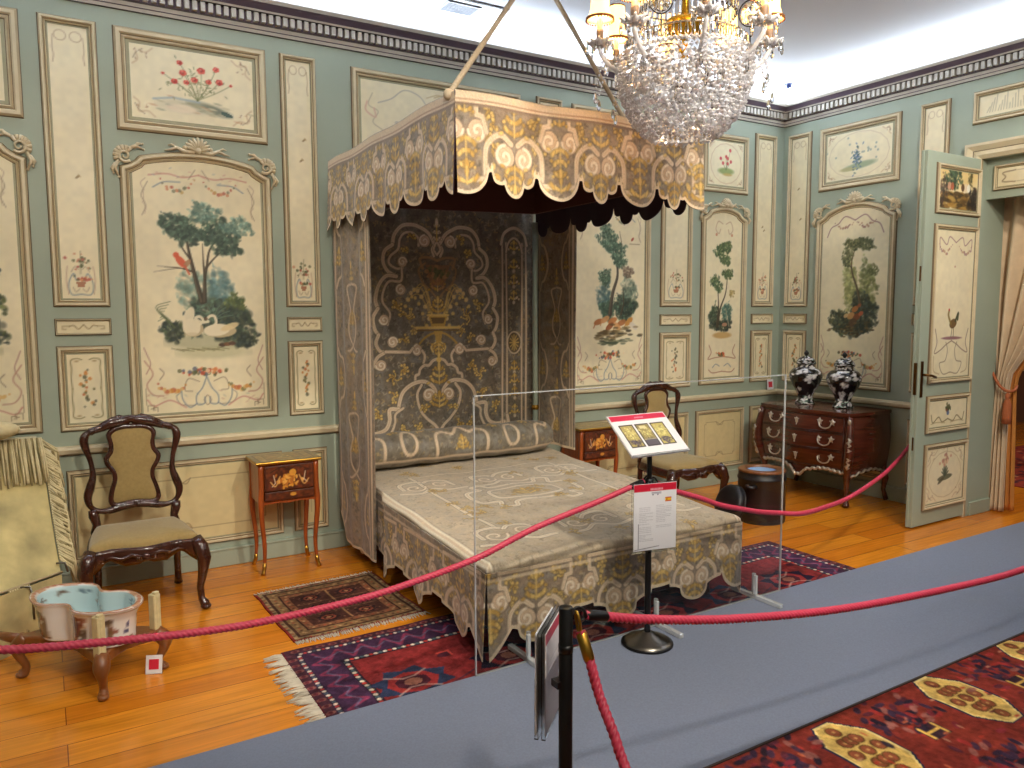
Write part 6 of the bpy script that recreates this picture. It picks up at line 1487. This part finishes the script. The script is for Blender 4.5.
for i in range(150):
    z = .96-.60*(i/149); p = q3(1.0, z)-off+Vector((.008, -.01, 0)); l = .20+rg.uniform(-.03, .03)
    q = p+Vector((.078+rg.uniform(-.018, .018), -.035+rg.uniform(-.012, .012), -l)); b.tube([p, p+Vector(((.055+rg.uniform(-.02, .02)), -.02, -l*.25)), q], [.005, .006, .004], 'fringe' if i % 3 else 'fringe_dark', 5)
o = b.build('side_fringe', vs_); o['kind'] = 'stuff'
b = MB()
for i in range(26):
    u = .80+.07*i/25; p = q3(u, .30)-off+Vector((.01, -.015, 0)); b.tube([p, p+Vector((rg.uniform(-.01, .01), -.03, -.15)), p+Vector((rg.uniform(-.02, .02), -.05, -.285))], [.005, .006, .004], 'fringe' if i % 3 else 'fringe_dark', 5)
o = b.build('lower_fringe', vs_); o['kind'] = 'stuff'
b = MB(); b.sphere((0, 0, 0), (.13, .10, .05), 'fringe', 20, 12); 
for k in range(12): a = k*PI/6; b.tube([(.02*math.cos(a), .02*math.sin(a), .05), (.12*math.cos(a), .095*math.sin(a), .01)], [.004, .003], 'fringe_dark', 4)
o = b.build('cream_cushion', loc=(-.26, 4.96, 1.021)); tag(o, 'small round cream cushion on top of the fringed velvet seat', 'cushion')

# ================================================================== SMALL NUMBER CARDS
def card(x, y, z, rz, tilt, label, sz=.05):
    t = empty('number_card', (x, y, z), rz); tag(t, label, 'card')
    M_ = Euler((R(tilt), 0, 0)).to_matrix().to_4x4()
    b = MB(); b.box((-sz, -.002, 0), (sz, .002, sz*2.3), 'white_card', M=M_); cb = b.build('card_face', t)
    b = MB(); b.box((-sz*.6, -.0035, sz*.55), (sz*.6, -.0022, sz*1.8), 'red_card', M=M_); b.build('red_print', cb)
    b = MB(); b.box((-sz, -.003, 0), (sz, .02, .003), 'acrylic_edge'); b.build('clear_foot', t)
    return t
card(.355, 3.765, .0005, R(-25), -14, 'small white card with a red square on boards below the footbath', .036)
card(6.115, DW-.034, .8725, 0, -5, 'small white card with a red square on the chair rail near the room corner', .044)
# ================================================================== BARRIER POSTS, SIGNS AND ROPES
def rope(name, pts, r, label, ends=(1, 1), group='twisted red barrier ropes', pitch=.072):
    P = crv(pts, 24); L = [0]
    for i in range(1, len(P)): L.append(L[-1]+(P[i]-P[i-1]).length)
    n = max(60, int(L[-1]/.0042)); Q = []; j = 0
    for i in range(n+1):
        s = L[-1]*i/n
        while j < len(L)-2 and L[j+1] < s: j += 1
        t = (s-L[j])/max(1e-9, L[j+1]-L[j]); Q.append(P[j].lerp(P[j+1], t))
    org = P[0].copy(); k = 16; vs = []; up = Vector((0, 0, 1))
    for i, q in enumerate(Q):
        T = (Q[min(i+1, n)]-Q[max(i-1, 0)]).normalized(); a = T.cross(up).normalized(); b_ = T.cross(a)
        ph = 2*PI*(L[-1]*i/n)/pitch
        for m in range(k):
            th = 2*PI*m/k; rr_ = r*(.55+.47*abs(math.cos(2*(th-ph)))**.8); vs.append(q-org+a*math.cos(th)*rr_+b_*math.sin(th)*rr_)
    fs = [(i*k+m, i*k+(m+1) % k, (i+1)*k+(m+1) % k, (i+1)*k+m) for i in range(n) for m in range(k)]
    t = empty(name, tuple(org)); tag(t, label, 'rope', group)
    b = MB(); b.add(vs, fs, 'rope_red', True); b.build('rope_cord', t)
    for e, (A, B_) in enumerate(((P[0], P[6]), (P[-1], P[-7]))):
        if ends[e]:
            d = (B_-A).normalized(); A = A-org
            b = MB(); b.tube([A, A+d*.012, A+d*.075, A+d*.082], [r*.7, r*1.12, r*1.12, r*.9], 'black_metal' if e == 0 and ends[e] == 1 else 'brass', 12); b.build('rope_ferrule', t)
            b = MB(); c0 = A-d*.022; b.tube([c0+d*.024*math.cos(q)+up*.020*math.sin(q) for q in np.linspace(0, 2*PI, 17)[:-1]], .0045, 'black_metal' if ends[e] == 1 else 'brass', 6, closed=True); b.build('hook_ring', t)
    return t
def post(x, y, label, h=.84, r=.0155):
    t = empty('barrier_post', (x, y, .0137)); tag(t, label, 'barrier post', 'rope barrier posts')
    b = MB(); b.lathe([(0, .0), (.120, .0), (.124, .006), (.120, .016), (.102, .026), (.072, .034), (.058, .046), (.040, .050), (.028, .062), (0, .062)], 'dark_steel', n=40); b.build('round_base', t)
    b = MB(); b.lathe([(.122, -.0), (.1275, .0015), (.1275, .010), (.122, .013)], 'black_metal', n=40); b.build('base_rim', t)
    b = MB(); b.lathe([(r, .055), (r, h-.014), (r*.9, h-.012), (0, h-.012)], 'black_metal', n=20); b.build('pole', t)
    return t
def holder_sheet(t, W_, H_, M, cvfn, name='sign_holder', px=.0022, th=.004):
    b = MB(); b.box((-W_/2-.006, .0, -.008), (W_/2+.006, .002, H_+.004), 'acrylic_edge'); b.box((-W_/2-.006, -.0095, -.008), (W_/2+.006, -.0088, H_*.58), 'acrylic'); b.box((-W_/2-.006, -.010, -.010), (W_/2+.006, .002, -.006), 'acrylic_edge')
    o = b.build(name, t); o.matrix_local = M
    c = Canvas(-W_/2, 0, W_/2, H_, (224, 224, 228), px, 5); cvfn(c)
    S, Z = np.meshgrid(c.X, c.Y); p = painted('printed_sheet', np.stack([S, np.full_like(S, -.006), Z], -1), c.a, c.nx, c.ny, 'paper', o, solid=-.003, edge='white_card')
    return o
def textlines(c, x0, x1, z, n, dz=.0075, col=(120, 120, 132), w=.0016):
    for i in range(n):
        xe = x1 if c.rd.random() < .75 else x0+(x1-x0)*c.rd.uniform(.4, .9); x = x0
        while x < xe:
            l = c.rd.uniform(.006, .018); c.line([(x, z-i*dz), (min(x+l, xe), z-i*dz)], w, col, .6); x += l+.004
def sheet_spanish(c):
    c.poly([(-.105, .262), (.105, .262), (.105, .297), (-.105, .297)], (196, 30, 56))
    for i, x in enumerate(np.linspace(-.022, .034, 9)): c.line([(x, .269), (x, .275)], .0042, (236, 200, 206), .9); c.line([(x, .269), (x+.003, .269)], .002, (236, 200, 206), .9)
    c.line([(-.018, .256), (.028, .256)], .0028, (90, 90, 110), .9); c.line([(-.018, .251), (.028, .251)], .002, (90, 90, 110), .7); c.dab(-.012, .247, .003, (90, 90, 110)); c.dab(.012, .247, .003, (90, 90, 110))
    c.poly([(.048, .212), (.080, .212), (.080, .232), (.048, .232)], (232, 184, 30)); c.poly([(.048, .212), (.080, .212), (.080, .217), (.048, .217)], (196, 30, 30)); c.poly([(.048, .227), (.080, .227), (.080, .232), (.048, .232)], (196, 30, 30)); c.dab(.057, .222, .0035, (150, 60, 30))
    textlines(c, -.078, -.025, .192, 3); textlines(c, -.078, -.012, .166, 6); textlines(c, -.078, -.03, .118, 1); textlines(c, -.078, -.02, .104, 4); textlines(c, -.078, -.01, .070, 5, dz=.0065)
    textlines(c, .005, .080, .198, 4); textlines(c, .005, .078, .170, 5); textlines(c, .005, .05, .132, 2); textlines(c, .005, .080, .108, 2)
    c.line([(-.082, .12), (-.082, .012)], .0022, (60, 60, 70)); c.line([(-.10, .006), (.02, .016)], .002, (60, 60, 70))
post1 = post(2.475, 2.80, 'black barrier post with two signs in front of the bed foot')
M = Matrix.Translation((.004, -.034, .500-.0137)) @ Euler((0, 0, R(-12))).to_matrix().to_4x4() @ Matrix.Scale(1.1, 4)
holder_sheet(post1, .21, .297, M, sheet_spanish, 'text_sign_holder')
b = MB(); b.box((-.010, -.024, .60), (.010, -.010, .76), 'black_metal', .002); b.build('sign_bracket', post1)
b = MB(); b.lathe([(.0125, .826), (.0125, 1.03), (.0, 1.03)], 'black_metal', n=16); b.lathe([(.0155, .80), (.022, .805), (.022, .825), (.014, .83)], 'black_metal', n=16); b.build('upper_pole', post1)
def board(c):
    c.poly([(-.17, .212), (.17, .212), (.17, .245), (-.17, .245)], (204, 40, 74))
    for i, x in enumerate(np.linspace(-.02, .03, 8)): c.line([(x, .224), (x, .230)], .004, (232, 190, 200), .9)
    for k, x in enumerate((-.108, -.012, .084)):
        c.poly([(x-.04, .045), (x+.045, .045), (x+.045, .185), (x-.04, .185)], (60, 56, 60)); c.poly([(x-.034, .052), (x+.039, .052), (x+.039, .178), (x-.034, .178)], [(176, 160, 96), (150, 136, 84), (190, 176, 100)][k])
        c.foliage(x+.002, .13, .032, .04, [(214, 200, 120), (150, 134, 80), (230, 216, 150)], 60, .008)
        c.foliage(x+.002, .075, .034, .02, [(70, 60, 84), (50, 44, 60), (96, 84, 90)], 60, .007)
        if k == 1: c.poly([(x-.034, .052), (x+.039, .052), (x+.039, .085), (x-.034, .085)], (96, 88, 96)); c.line([(x-.034, .088), (x+.039, .088)], .004, (190, 180, 150)); c.poly([(x-.02, .155), (x+.02, .155), (x+.02, .172), (x-.02, .172)], (220, 210, 160))
M = Matrix.Translation((-.028, -.115, .975)) @ Euler((R(-50), 0, 0)).to_matrix().to_4x4()
b = MB(); b.box((-.178, -.001, -.006), (.178, .010, .252), 'white_card', .002); b.box((-.178, -.008, -.006), (.178, .002, -.001), 'acrylic_edge'); bo_ = b.build('picture_board', post1); bo_.matrix_local = M
c = Canvas(-.174, 0, .174, .246, (232, 230, 232), .0022, 6); board(c); S, Z = np.meshgrid(c.X, c.Y)
painted('printed_sheet', np.stack([S, np.full_like(S, -.0025), Z], -1), c.a, c.nx, c.ny, 'paper', bo_)
post2 = post(1.19, 1.68, 'black barrier post in the foreground with a clear sign holder seen edge-on', r=.0195)
dirv = Vector((1.19, 1.68, 0)).normalized(); side = Vector((-dirv.y, dirv.x, 0))
ang = math.atan2(dirv.y, dirv.x)
M = Matrix.Translation(side*.066+dirv*.02+Vector((0, 0, .438))) @ Euler((0, 0, ang-R(12))).to_matrix().to_4x4() @ Matrix.Translation((.11, 0, 0))
holder_sheet(post2, .21, .297, M, lambda c: (c.poly([(-.105, .262), (.105, .262), (.105, .297), (-.105, .297)], (196, 30, 56)), textlines(c, -.08, .08, .2, 14)), 'text_sign_holder')
M2 = M @ Matrix.Translation((0, .013, 0)) @ Euler((0, 0, R(180))).to_matrix().to_4x4()
holder_sheet(post2, .21, .297, M2, lambda c: (c.poly([(-.105, .262), (.105, .262), (.105, .297), (-.105, .297)], (196, 30, 56)), textlines(c, -.08, .08, .2, 14)), 'text_sign_holder')
b = MB(); p = side*.018; b.box((p.x-.016, p.y-.016, .60), (p.x+.016, p.y+.016, .62), 'black_metal'); b.build('sign_bracket', post2)
zt = .80
b = MB(); b.tube([(.020, .0, zt), (.028, .006, zt+.012), (.040, .006, zt), (.028, .0, zt-.014), (.018, 0, zt-.004)], .0035, 'black_metal', 6); b.build('eye_ring', post2)
b = MB(); b.lathe([(.0155, .70), (.021, .70), (.021, .722), (.0155, .722)], 'black_metal', n=16); b.build('clamp_ring', post2)
rope('barrier_rope', [(2.44, 2.80, .832), (2.17, 2.81, .765), (1.83, 2.83, .685), (1.54, 2.83, .60), (1.24, 2.83, .55), (1.01, 2.83, .525), (.66, 2.83, .515), (.42, 2.83, .525), (.10, 2.83, .56), (-.17, 2.83, .60), (-.6, 2.83, .70), (-1.1, 2.83, .84)], .0145, 'twisted red rope sagging from the sign post leftwards past the footbath', (1, 0))
rope('barrier_rope', [(2.535, 2.812, .81), (2.63, 2.825, .764), (2.86, 2.844, .686), (3.01, 2.848, .628), (3.17, 2.852, .584), (3.33, 2.856, .544), (3.5, 2.86, .513), (3.68, 2.868, .482), (3.99, 2.967, .445), (4.54, 3.145, .411), (5.19, 3.358, .432), (5.52, 3.47, .465), (5.89, 3.60, .52), (6.235, 3.72, .60)], .0145, 'twisted red rope sagging from the sign post to behind the open door', (1, 1))
rope('barrier_rope', [(1.262, 1.69, .80), (1.50, 1.69, .735), (1.88, 1.69, .655), (2.45, 1.69, .572), (3.18, 1.69, .512), (3.70, 1.69, .49), (4.3, 1.69, .515), (5.2, 1.69, .62), (6.2, 1.69, .84)], .0145, 'twisted red rope running right from the foreground post across the runner', (1, 0))
rope('barrier_rope', [(1.222, 1.655, .775), (1.228, 1.62, .70), (1.23, 1.58, .62), (1.23, 1.52, .545), (1.23, 1.47, .475), (1.225, 1.35, .37), (1.21, 1.1, .29), (1.18, .8, .33), (1.15, .45, .6)], .0145, 'twisted red rope hanging steeply down from the foreground post', (2, 0))

# ================================================================== CLEAR ACRYLIC SCREEN
scr = empty('acrylic_screen', (2.60, 2.94, .0137)); tag(scr, 'clear acrylic safety screen standing along the bed foot', 'screen')
b = MB(); b.box((-1.01, -.004, .006), (1.01, .004, 1.27), 'acrylic'); b.build('clear_sheet', scr)
b = MB()
for x0, x1, z0, z1 in ((-1.014, -1.009, .004, 1.27), (1.009, 1.014, .004, 1.27), (-1.014, 1.014, 1.268, 1.273), (-1.014, 1.014, .002, .007)): b.box((x0, -.0045, z0), (x1, .0045, z1), 'polished_edge')
b.build('polished_edge', scr)
for x in (-.73, .06, .80):
    b = MB(); b.box((x-.014, -.19, .0), (x+.014, .17, .024), 'polished_edge', .003); f_ = b.build('clear_foot_bar', scr)
    b = MB(); b.box((x-.02, -.026, .028), (x-.004, -.006, .14), 'polished_edge', .002); b.box((x+.002, .006, .028), (x+.018, .026, .14), 'polished_edge', .002); b.build('clear_upright', f_)

# ================================================================== CHANDELIER
CHX, CHY = 2.47, 2.60
chd = empty('crystal_chandelier', (CHX, CHY, 2.40)); tag(chd, 'crystal chandelier with small lit cream shades hanging before the canopy', 'chandelier')
def drop(b, p, l, r, m='crystal', n=6, a0=0):
    """faceted drop hanging down from p"""
    x, y, z = p; vs = [(x, y, z)]
    for (q, zz) in ((.55, .12), (1.0, .62), (.7, .88)):
        for j in range(n): vs.append((x+r*q*math.cos(a0+2*PI*j/n), y+r*q*math.sin(a0+2*PI*j/n), z-l*zz))
    vs.append((x, y, z-l)); fs = [(0, 1+j, 1+(j+1) % n) for j in range(n)]
    for k in range(2): fs += [(1+k*n+j, 1+(k+1)*n+j, 1+(k+1)*n+(j+1) % n, 1+k*n+(j+1) % n) for j in range(n)]
    fs += [(len(vs)-1, 1+2*n+(j+1) % n, 1+2*n+j) for j in range(n)]; b.add(vs, fs, m)
def bead(b, p, r, m='bead_glass', a=0):
    x, y, z = p; vs = [(x, y, z+r), (x, y, z-r)]+[(x+r*.95*math.cos(a+k*PI/2.5), y+r*.95*math.sin(a+k*PI/2.5), z) for k in range(5)]
    b.add(vs, [(0, 2+k, 2+(k+1) % 5) for k in range(5)]+[(1, 2+(k+1) % 5, 2+k) for k in range(5)], m)
rg = random.Random(11)
b = MB()     # netted bowl of strung beads
for i in range(21):
    t = i/20; r_ = .288*math.sin(PI/2*min(1, .26+.80*t))**.85; z = .012+.33*t**1.25; n = max(8, int(2*PI*r_/.0225))
    for j in range(n): a = 2*PI*(j+.5*(i % 2))/n; q_ = r_+rg.uniform(-.006, .008); bead(b, (q_*math.cos(a), q_*math.sin(a), z+rg.uniform(-.006, .006)), .0095+.006*rg.random(), a=rg.random()*6)
for j in range(84):
    a = 2*PI*j/84; bead(b, (.29*math.cos(a), .29*math.sin(a), .352), .011)
o = b.build('beaded_bowl', chd, recalc=False); o['kind'] = 'stuff'; o['label'] = 'bowl of netted crystal beads'
b = MB(); b.lathe([(.282, .345), (.290, .345), (.290, .352), (.282, .352), (.282, .345)], 'silvered', n=64); b.lathe([(.235, .425), (.242, .425), (.242, .431), (.235, .431), (.235, .425)], 'silvered', n=64); b.build('bowl_ring', chd)
b = MB(); bead(b, (0, 0, -.012), .022); bead(b, (0, 0, .02), .018); b.build('bottom_finial', chd)
b = MB()     # band of short prisms round the rim and a tall curtain of prisms above
for j in range(60): a = 2*PI*j/60; drop(b, (.262*math.cos(a), .262*math.sin(a), .425), .072, .0085)
for j in range(46): a = 2*PI*j/46; r1, r0 = .215, .12; b.tube([(r1*math.cos(a), r1*math.sin(a), .58), (.175*math.cos(a), .175*math.sin(a), .76), (r0*math.cos(a), r0*math.sin(a), 1.02)], [.0075, .0075, .006], 'crystal', 5, smooth=False)
for j in range(46): a = 2*PI*(j+.5)/46; drop(b, (.215*math.cos(a), .215*math.sin(a), .60), .085, .010)
for j in range(30): a = 2*PI*j/30; drop(b, (.15*math.cos(a), .15*math.sin(a), 1.10), .09, .008)
o = b.build('prism_curtain', chd, recalc=False); o['kind'] = 'stuff'
b = MB(); b.lathe([(0, .36), (.02, .36), (.03, .385), (.014, .40), (.012, .435), (.050, .445), (.084, .470), (.090, .50), (.078, .515), (.05, .51), (.03, .50), (.018, .52), (.014, .60), (.012, 1.05), (.02, 1.10), (.01, 1.16), (.008, ZC-2.40-.03)], 'gold', n=20); b.lathe([(.008, ZC-2.40-.05), (.05, ZC-2.40-.02), (.055, ZC-2.40), (0, ZC-2.40)], 'gold', n=20)
for zz, r_ in ((.590, .215), (1.02, .12), (1.10, .15)): b.lathe([(r_-.004, zz-.003), (r_+.004, zz-.003), (r_+.004, zz+.003), (r_-.004, zz+.003), (r_-.004, zz-.003)], 'silvered', n=48)
b.build('gilt_stem', chd)
sm = bpy.data.materials.new('silk_shade'); sm.use_nodes = True; MATS['silk_shade'] = sm; nt = sm.node_tree; pb = nt.nodes['Principled BSDF']; pb.inputs['Base Color'].default_value = lin((255, 226, 160)); pb.inputs['Roughness'].default_value = .8
pb.inputs['Emission Color'].default_value = lin((255, 205, 120)); pb.inputs['Emission Strength'].default_value = 2.6
NARM = 8; A0_ = R(14)
protoarm = None
for k in range(NARM):
    a = A0_+2*PI*k/NARM
    if protoarm is None:
        arm = empty('candle_arm', (0, 0, -.085), a, chd)
        b = MB(); P = crv([(.06, 0, .455), (.13, 0, .405), (.22, 0, .375), (.31, 0, .395), (.365, 0, .455), (.372, 0, .50)], 5); b.tube(P, .0105, 'bead_glass', 8); b.build('glass_arm', arm)
        b = MB()
        for j in range(9): q = 2*PI*j/9; b.tube([(.372, 0, .50), (.372+.03*math.cos(q), .03*math.sin(q), .497), (.372+.062*math.cos(q), .062*math.sin(q), .512)], [.008, .013, .004], 'bead_glass', 5)
        b.lathe([(.0, .492), (.035, .498), (.045, .508), (.035, .512), (0, .508)], 'bead_glass', (.372, 0, 0), 14)
        for j in range(6): q = 2*PI*j/6; drop(b, (.372+.055*math.cos(q), .055*math.sin(q), .505), .055, .008)
        b.build('glass_dish', arm)
        b = MB(); b.lathe([(.010, .505), (.0165, .51), (.0165, .555), (.014, .56)], 'candle_collar', (.372, 0, 0), 14); b.lathe([(.0125, .555), (.0125, .640), (.004, .648)], 'wax', (.372, 0, 0), 14); b.build('candle', arm)
        b = MB(); b.lathe([(.036, .755), (.040, .65), (.050, .615), (.058, .605)], 'silk_shade', (.372, 0, 0), 28); sh = b.build('lamp_shade', arm, recalc=False, solid=.0015)
        b = MB(); b.lathe([(.056, .600), (.062, .603), (.062, .609), (.056, .609), (.056, .600)], 'shade_trim', (.372, 0, 0), 28); b.lathe([(.035, .752), (.039, .752), (.039, .757), (.035, .757), (.035, .752)], 'shade_trim', (.372, 0, 0), 24)
        for j in range(28): q = 2*PI*j/28; b.sphere((.372+.060*math.cos(q), .060*math.sin(q), .597), .004, 'shade_trim', 5, 4)
        b.build('shade_trim', sh)
        b = MB()
        for (x, z) in ((.11, .42), (.17, .385), (.24, .375), (.30, .39)): bead(b, (x, 0, z-.008), .012); drop(b, (x, 0, z-.015), .06, .010)
        for (u, z0) in ((.345, .39), (.36, .42)):
            for j in range(7): bead(b, (u+.012*j*.4, 0, z0-.018*j), .007)
            drop(b, (u+.03, 0, z0-.126), .05, .010)
        b.build('hanging_drops', arm, recalc=False)['kind'] = 'stuff'
        lamp('candle_bulb', 'POINT', (.372, 0, .70), 6, (1.0, .87, .70), .03, parent=arm)
        protoarm = arm
    else:
        c_ = copy_tree(protoarm, chd); c_.location = (0, 0, -.085); c_.rotation_euler = (0, 0, a)
# two large faceted medallions on wire rings
for a, z in ((R(-152), .50), (R(-72), .47)):
    x, y = .30*math.cos(a), .30*math.sin(a); m_ = empty('medallion', (x, y, z), math.atan2(-(CHY+y), -(CHX+x))+PI/2, chd)
    m_.rotation_euler[2] = math.atan2(CHY+y, CHX+x)-PI/2
    b = MB(); n = 12; vs = [(0, -.016, 0)]
    for q, yy in ((.45, -.014), (.85, -.006), (1, 0)): vs += [(.042*q*math.cos(2*PI*j/n+(.26 if q == .85 else 0)), yy, .048*q*math.sin(2*PI*j/n+(.26 if q == .85 else 0))) for j in range(n)]
    fs = [(0, 1+(j+1) % n, 1+j) for j in range(n)]+[(1+i*n+j, 1+i*n+(j+1) % n, 1+(i+1)*n+(j+1) % n, 1+(i+1)*n+j) for i in range(2) for j in range(n)]
    o2 = len(vs); vs += [(0, .012, 0)]; fs += [(o2, 1+2*n+j, 1+2*n+(j+1) % n) for j in range(n)]; b.add(vs, fs, 'crystal'); b.build('faceted_glass', m_)
    b = MB(); b.tube([(.047*math.cos(t), 0, .053*math.sin(t)) for t in np.linspace(0, 2*PI, 25)[:-1]], .0028, 'black_metal', 6, closed=True); b.tube([(0, 0, -.053), (.0, .02, -.08), (.0, .05, -.10)], .003, 'black_metal', 6); b.build('wire_ring', m_)

# ================================================================== CEILING FITTINGS
v = empty('ceiling_vent', (2.58, 4.93, ZC)); tag(v, 'rectangular grey air vent in the ceiling above the bed', 'vent')
b = MB(); b.box((-.13, -.085, -.008), (.13, -.070, 0), 'vent_grey'); b.box((-.13, .070, -.008), (.13, .085, 0), 'vent_grey'); b.box((-.13, -.070, -.008), (-.115, .070, 0), 'vent_grey'); b.box((.115, -.070, -.008), (.13, .070, 0), 'vent_grey'); b.box((-.115, -.07, -.002), (.115, .07, -.0005), 'vent_dark'); b.build('vent_frame', v)
b = MB()
for i in range(14): y = -.062+i*.0095; b.box((-.114, y, -.007), (.114, y+.004, -.003), 'vent_grey')
for i in range(9): x = -.10+i*.025; b.box((x, -.07, -.006), (x+.003, .07, -.003), 'vent_grey')
b.build('vent_grille', v)
v = empty('slot_vent', (2.70, 4.78, ZC)); tag(v, 'thin dark slot beside the grey ceiling vent', 'vent')
b = MB(); b.box((-.19, -.012, -.006), (.19, .012, 0), 'vent_grey'); b.build('slot_frame', v); b = MB(); b.box((-.185, -.007, -.0075), (.185, .007, -.0062), 'vent_dark'); b.build('slot_opening', v)
v = empty('security_camera', (5.98, 4.93, ZC)); tag(v, 'small dark dome camera on the ceiling near the room corner', 'camera')
b = MB(); b.lathe([(0, 0), (.05, 0), (.052, -.012), (.042, -.02)], 'white_card', n=24); b.build('dome_base', v); b = MB(); b.lathe([(.040, -.018), (.038, -.035), (.026, -.052), (0, -.060)], 'dome_dark', n=24); b.build('dark_dome', v)

# ================================================================== THE DOORWAY CURTAIN AND THE NEXT ROOM
cur = empty('doorway_curtain', (XW+.40, 3.1, 0)); tag(cur, 'cream curtain in the doorway tied back with a brown cord', 'curtain')
def cyl(z):      # left and right limits of the curtain at height z (y decreasing to the right)
    zz = [0, .5, 1.0, 1.13, 1.4, 1.8, 2.2, 2.62]; yl = [3.335, 3.33, 3.31, 3.30, 3.315, 3.33, 3.33, 3.33]; yr = [3.195, 3.20, 3.205, 3.19, 3.02, 2.80, 2.60, 2.42]
    return np.interp(z, zz, yl), np.interp(z, zz, yr)
def cf(u, z, ph=0, d=0):
    a, b_ = cyl(z); w_ = a-b_; amp = .022+.02*min(1, w_/.6); return (d+amp*math.sin(u*PI*9+ph)+.006*math.sin(u*31+z*3), a+(b_-a)*u-3.1, z)
b = MB(); b.grid(lambda u, v: cf(u, .012+2.6*v, d=-.035), 110, 60, 'curtain'); b.build('curtain_cloth', cur, solid=.003)
def cl(u, z):
    a, b_ = cyl(z); x = .02+.014*math.sin(u*PI*4+1); lo = b_+.03; hi = b_-.03-.02*max(0, 1-z); return (x, lo+(hi-lo)*u-3.1, z)
b = MB(); b.grid(lambda u, v: cl(u, .02+2.58*v), 30, 50, 'curtain_lining'); b.build('curtain_lining', cur, solid=.003)
b = MB(); b.tube(crv([(-.075, .235, 1.20), (-.09, .20, 1.13), (-.10, .14, 1.04), (-.085, .085, 1.0), (-.03, .06, 1.01), (.04, .08, 1.04)], 5), .011, 'tassel', 8); b.build('tieback_cord', cur)
b = MB(); b.lathe([(.008, .99), (.016, .975), (.020, .955), (.012, .94), (.018, .93), (.030, .90), (.033, .80), (.034, .74), (0, .74)], 'tassel', (-.105, .075, 0), 16); b.build('tassel', cur)
b = MB(); b.sphere((-.075, .225, 1.215), .016, 'brass', 10, 6); b.tube([(-.075, .225, 1.215), (-.075, .20, 1.215)], .006, 'brass', 6); b.build('tieback_hook', cur)
b = MB(); b.tube([(0, .21, 2.64), (0, -1.36, 2.64)], .018, 'brass', 10); b.build('curtain_rod', cur)
# armchair and rug beyond
ac = empty('carved_armchair', (8.7, 3.42, .009), R(-65)); tag(ac, 'carved armchair with orange cushions in the room beyond the curtain', 'armchair')
b = MB(); b.box((-.34, -.32, .30), (.34, .32, .40), 'dark_wood', .02); b.build('seat_frame', ac)
b = MB(); b.box((-.31, -.33, .401), (.31, .25, .52), 'orange_cloth', .04); b.build('seat', ac)
b = MB(); b.grid(lambda u, v: (-.29+.58*u, .25+.10*v+.03*math.sin(u*PI), .50+.48*v), 8, 8, 'orange_cloth'); b.build('backrest', ac, solid=.07)
b = MB(); b.tube(crv([(-.34, .26, .40), (-.35, .33, .75), (-.30, .38, 1.0), (-.12, .40, 1.05), (0, .40, 1.09), (.12, .40, 1.05), (.30, .38, 1.0), (.35, .33, .75), (.34, .26, .40)], 5), .028, 'walnut', 8); b.build('back_frame', ac)
for s in (-1, 1):
    b = MB(); b.tube(crv([(s*.34, .30, .70), (s*.37, .10, .72), (s*.37, -.14, .69), (s*.38, -.24, .70), (s*.37, -.22, .62), (s*.34, -.16, .52), (s*.34, -.20, .38)], 5), .026, 'walnut', 8); b.build('armrest', ac)
    for y in (-.29, .28): b = MB(); b.tube([(s*.31, y, .32), (s*.33, y*1.04, .22), (s*.305, y, .08), (s*.325, y*1.05, .012)], [.04, .034, .02, .026], 'walnut', 8); b.build('leg', ac)
c = Canvas(7.7, 2.3, 10.6, 4.7, (140, 56, 44), .012, 501)
for i in range(900): c.dab(c.rd.uniform(7.7, 10.6), c.rd.uniform(2.3, 4.7), .04, c.rd.choice([(90, 50, 50), (190, 130, 96), (60, 40, 50), (170, 80, 56)]), .8, ry=.02)
rug_obj('far_room_rug', c, .001, .007, 'faded red patterned rug under the armchair in the next room')
bpy.context.view_layer.update()
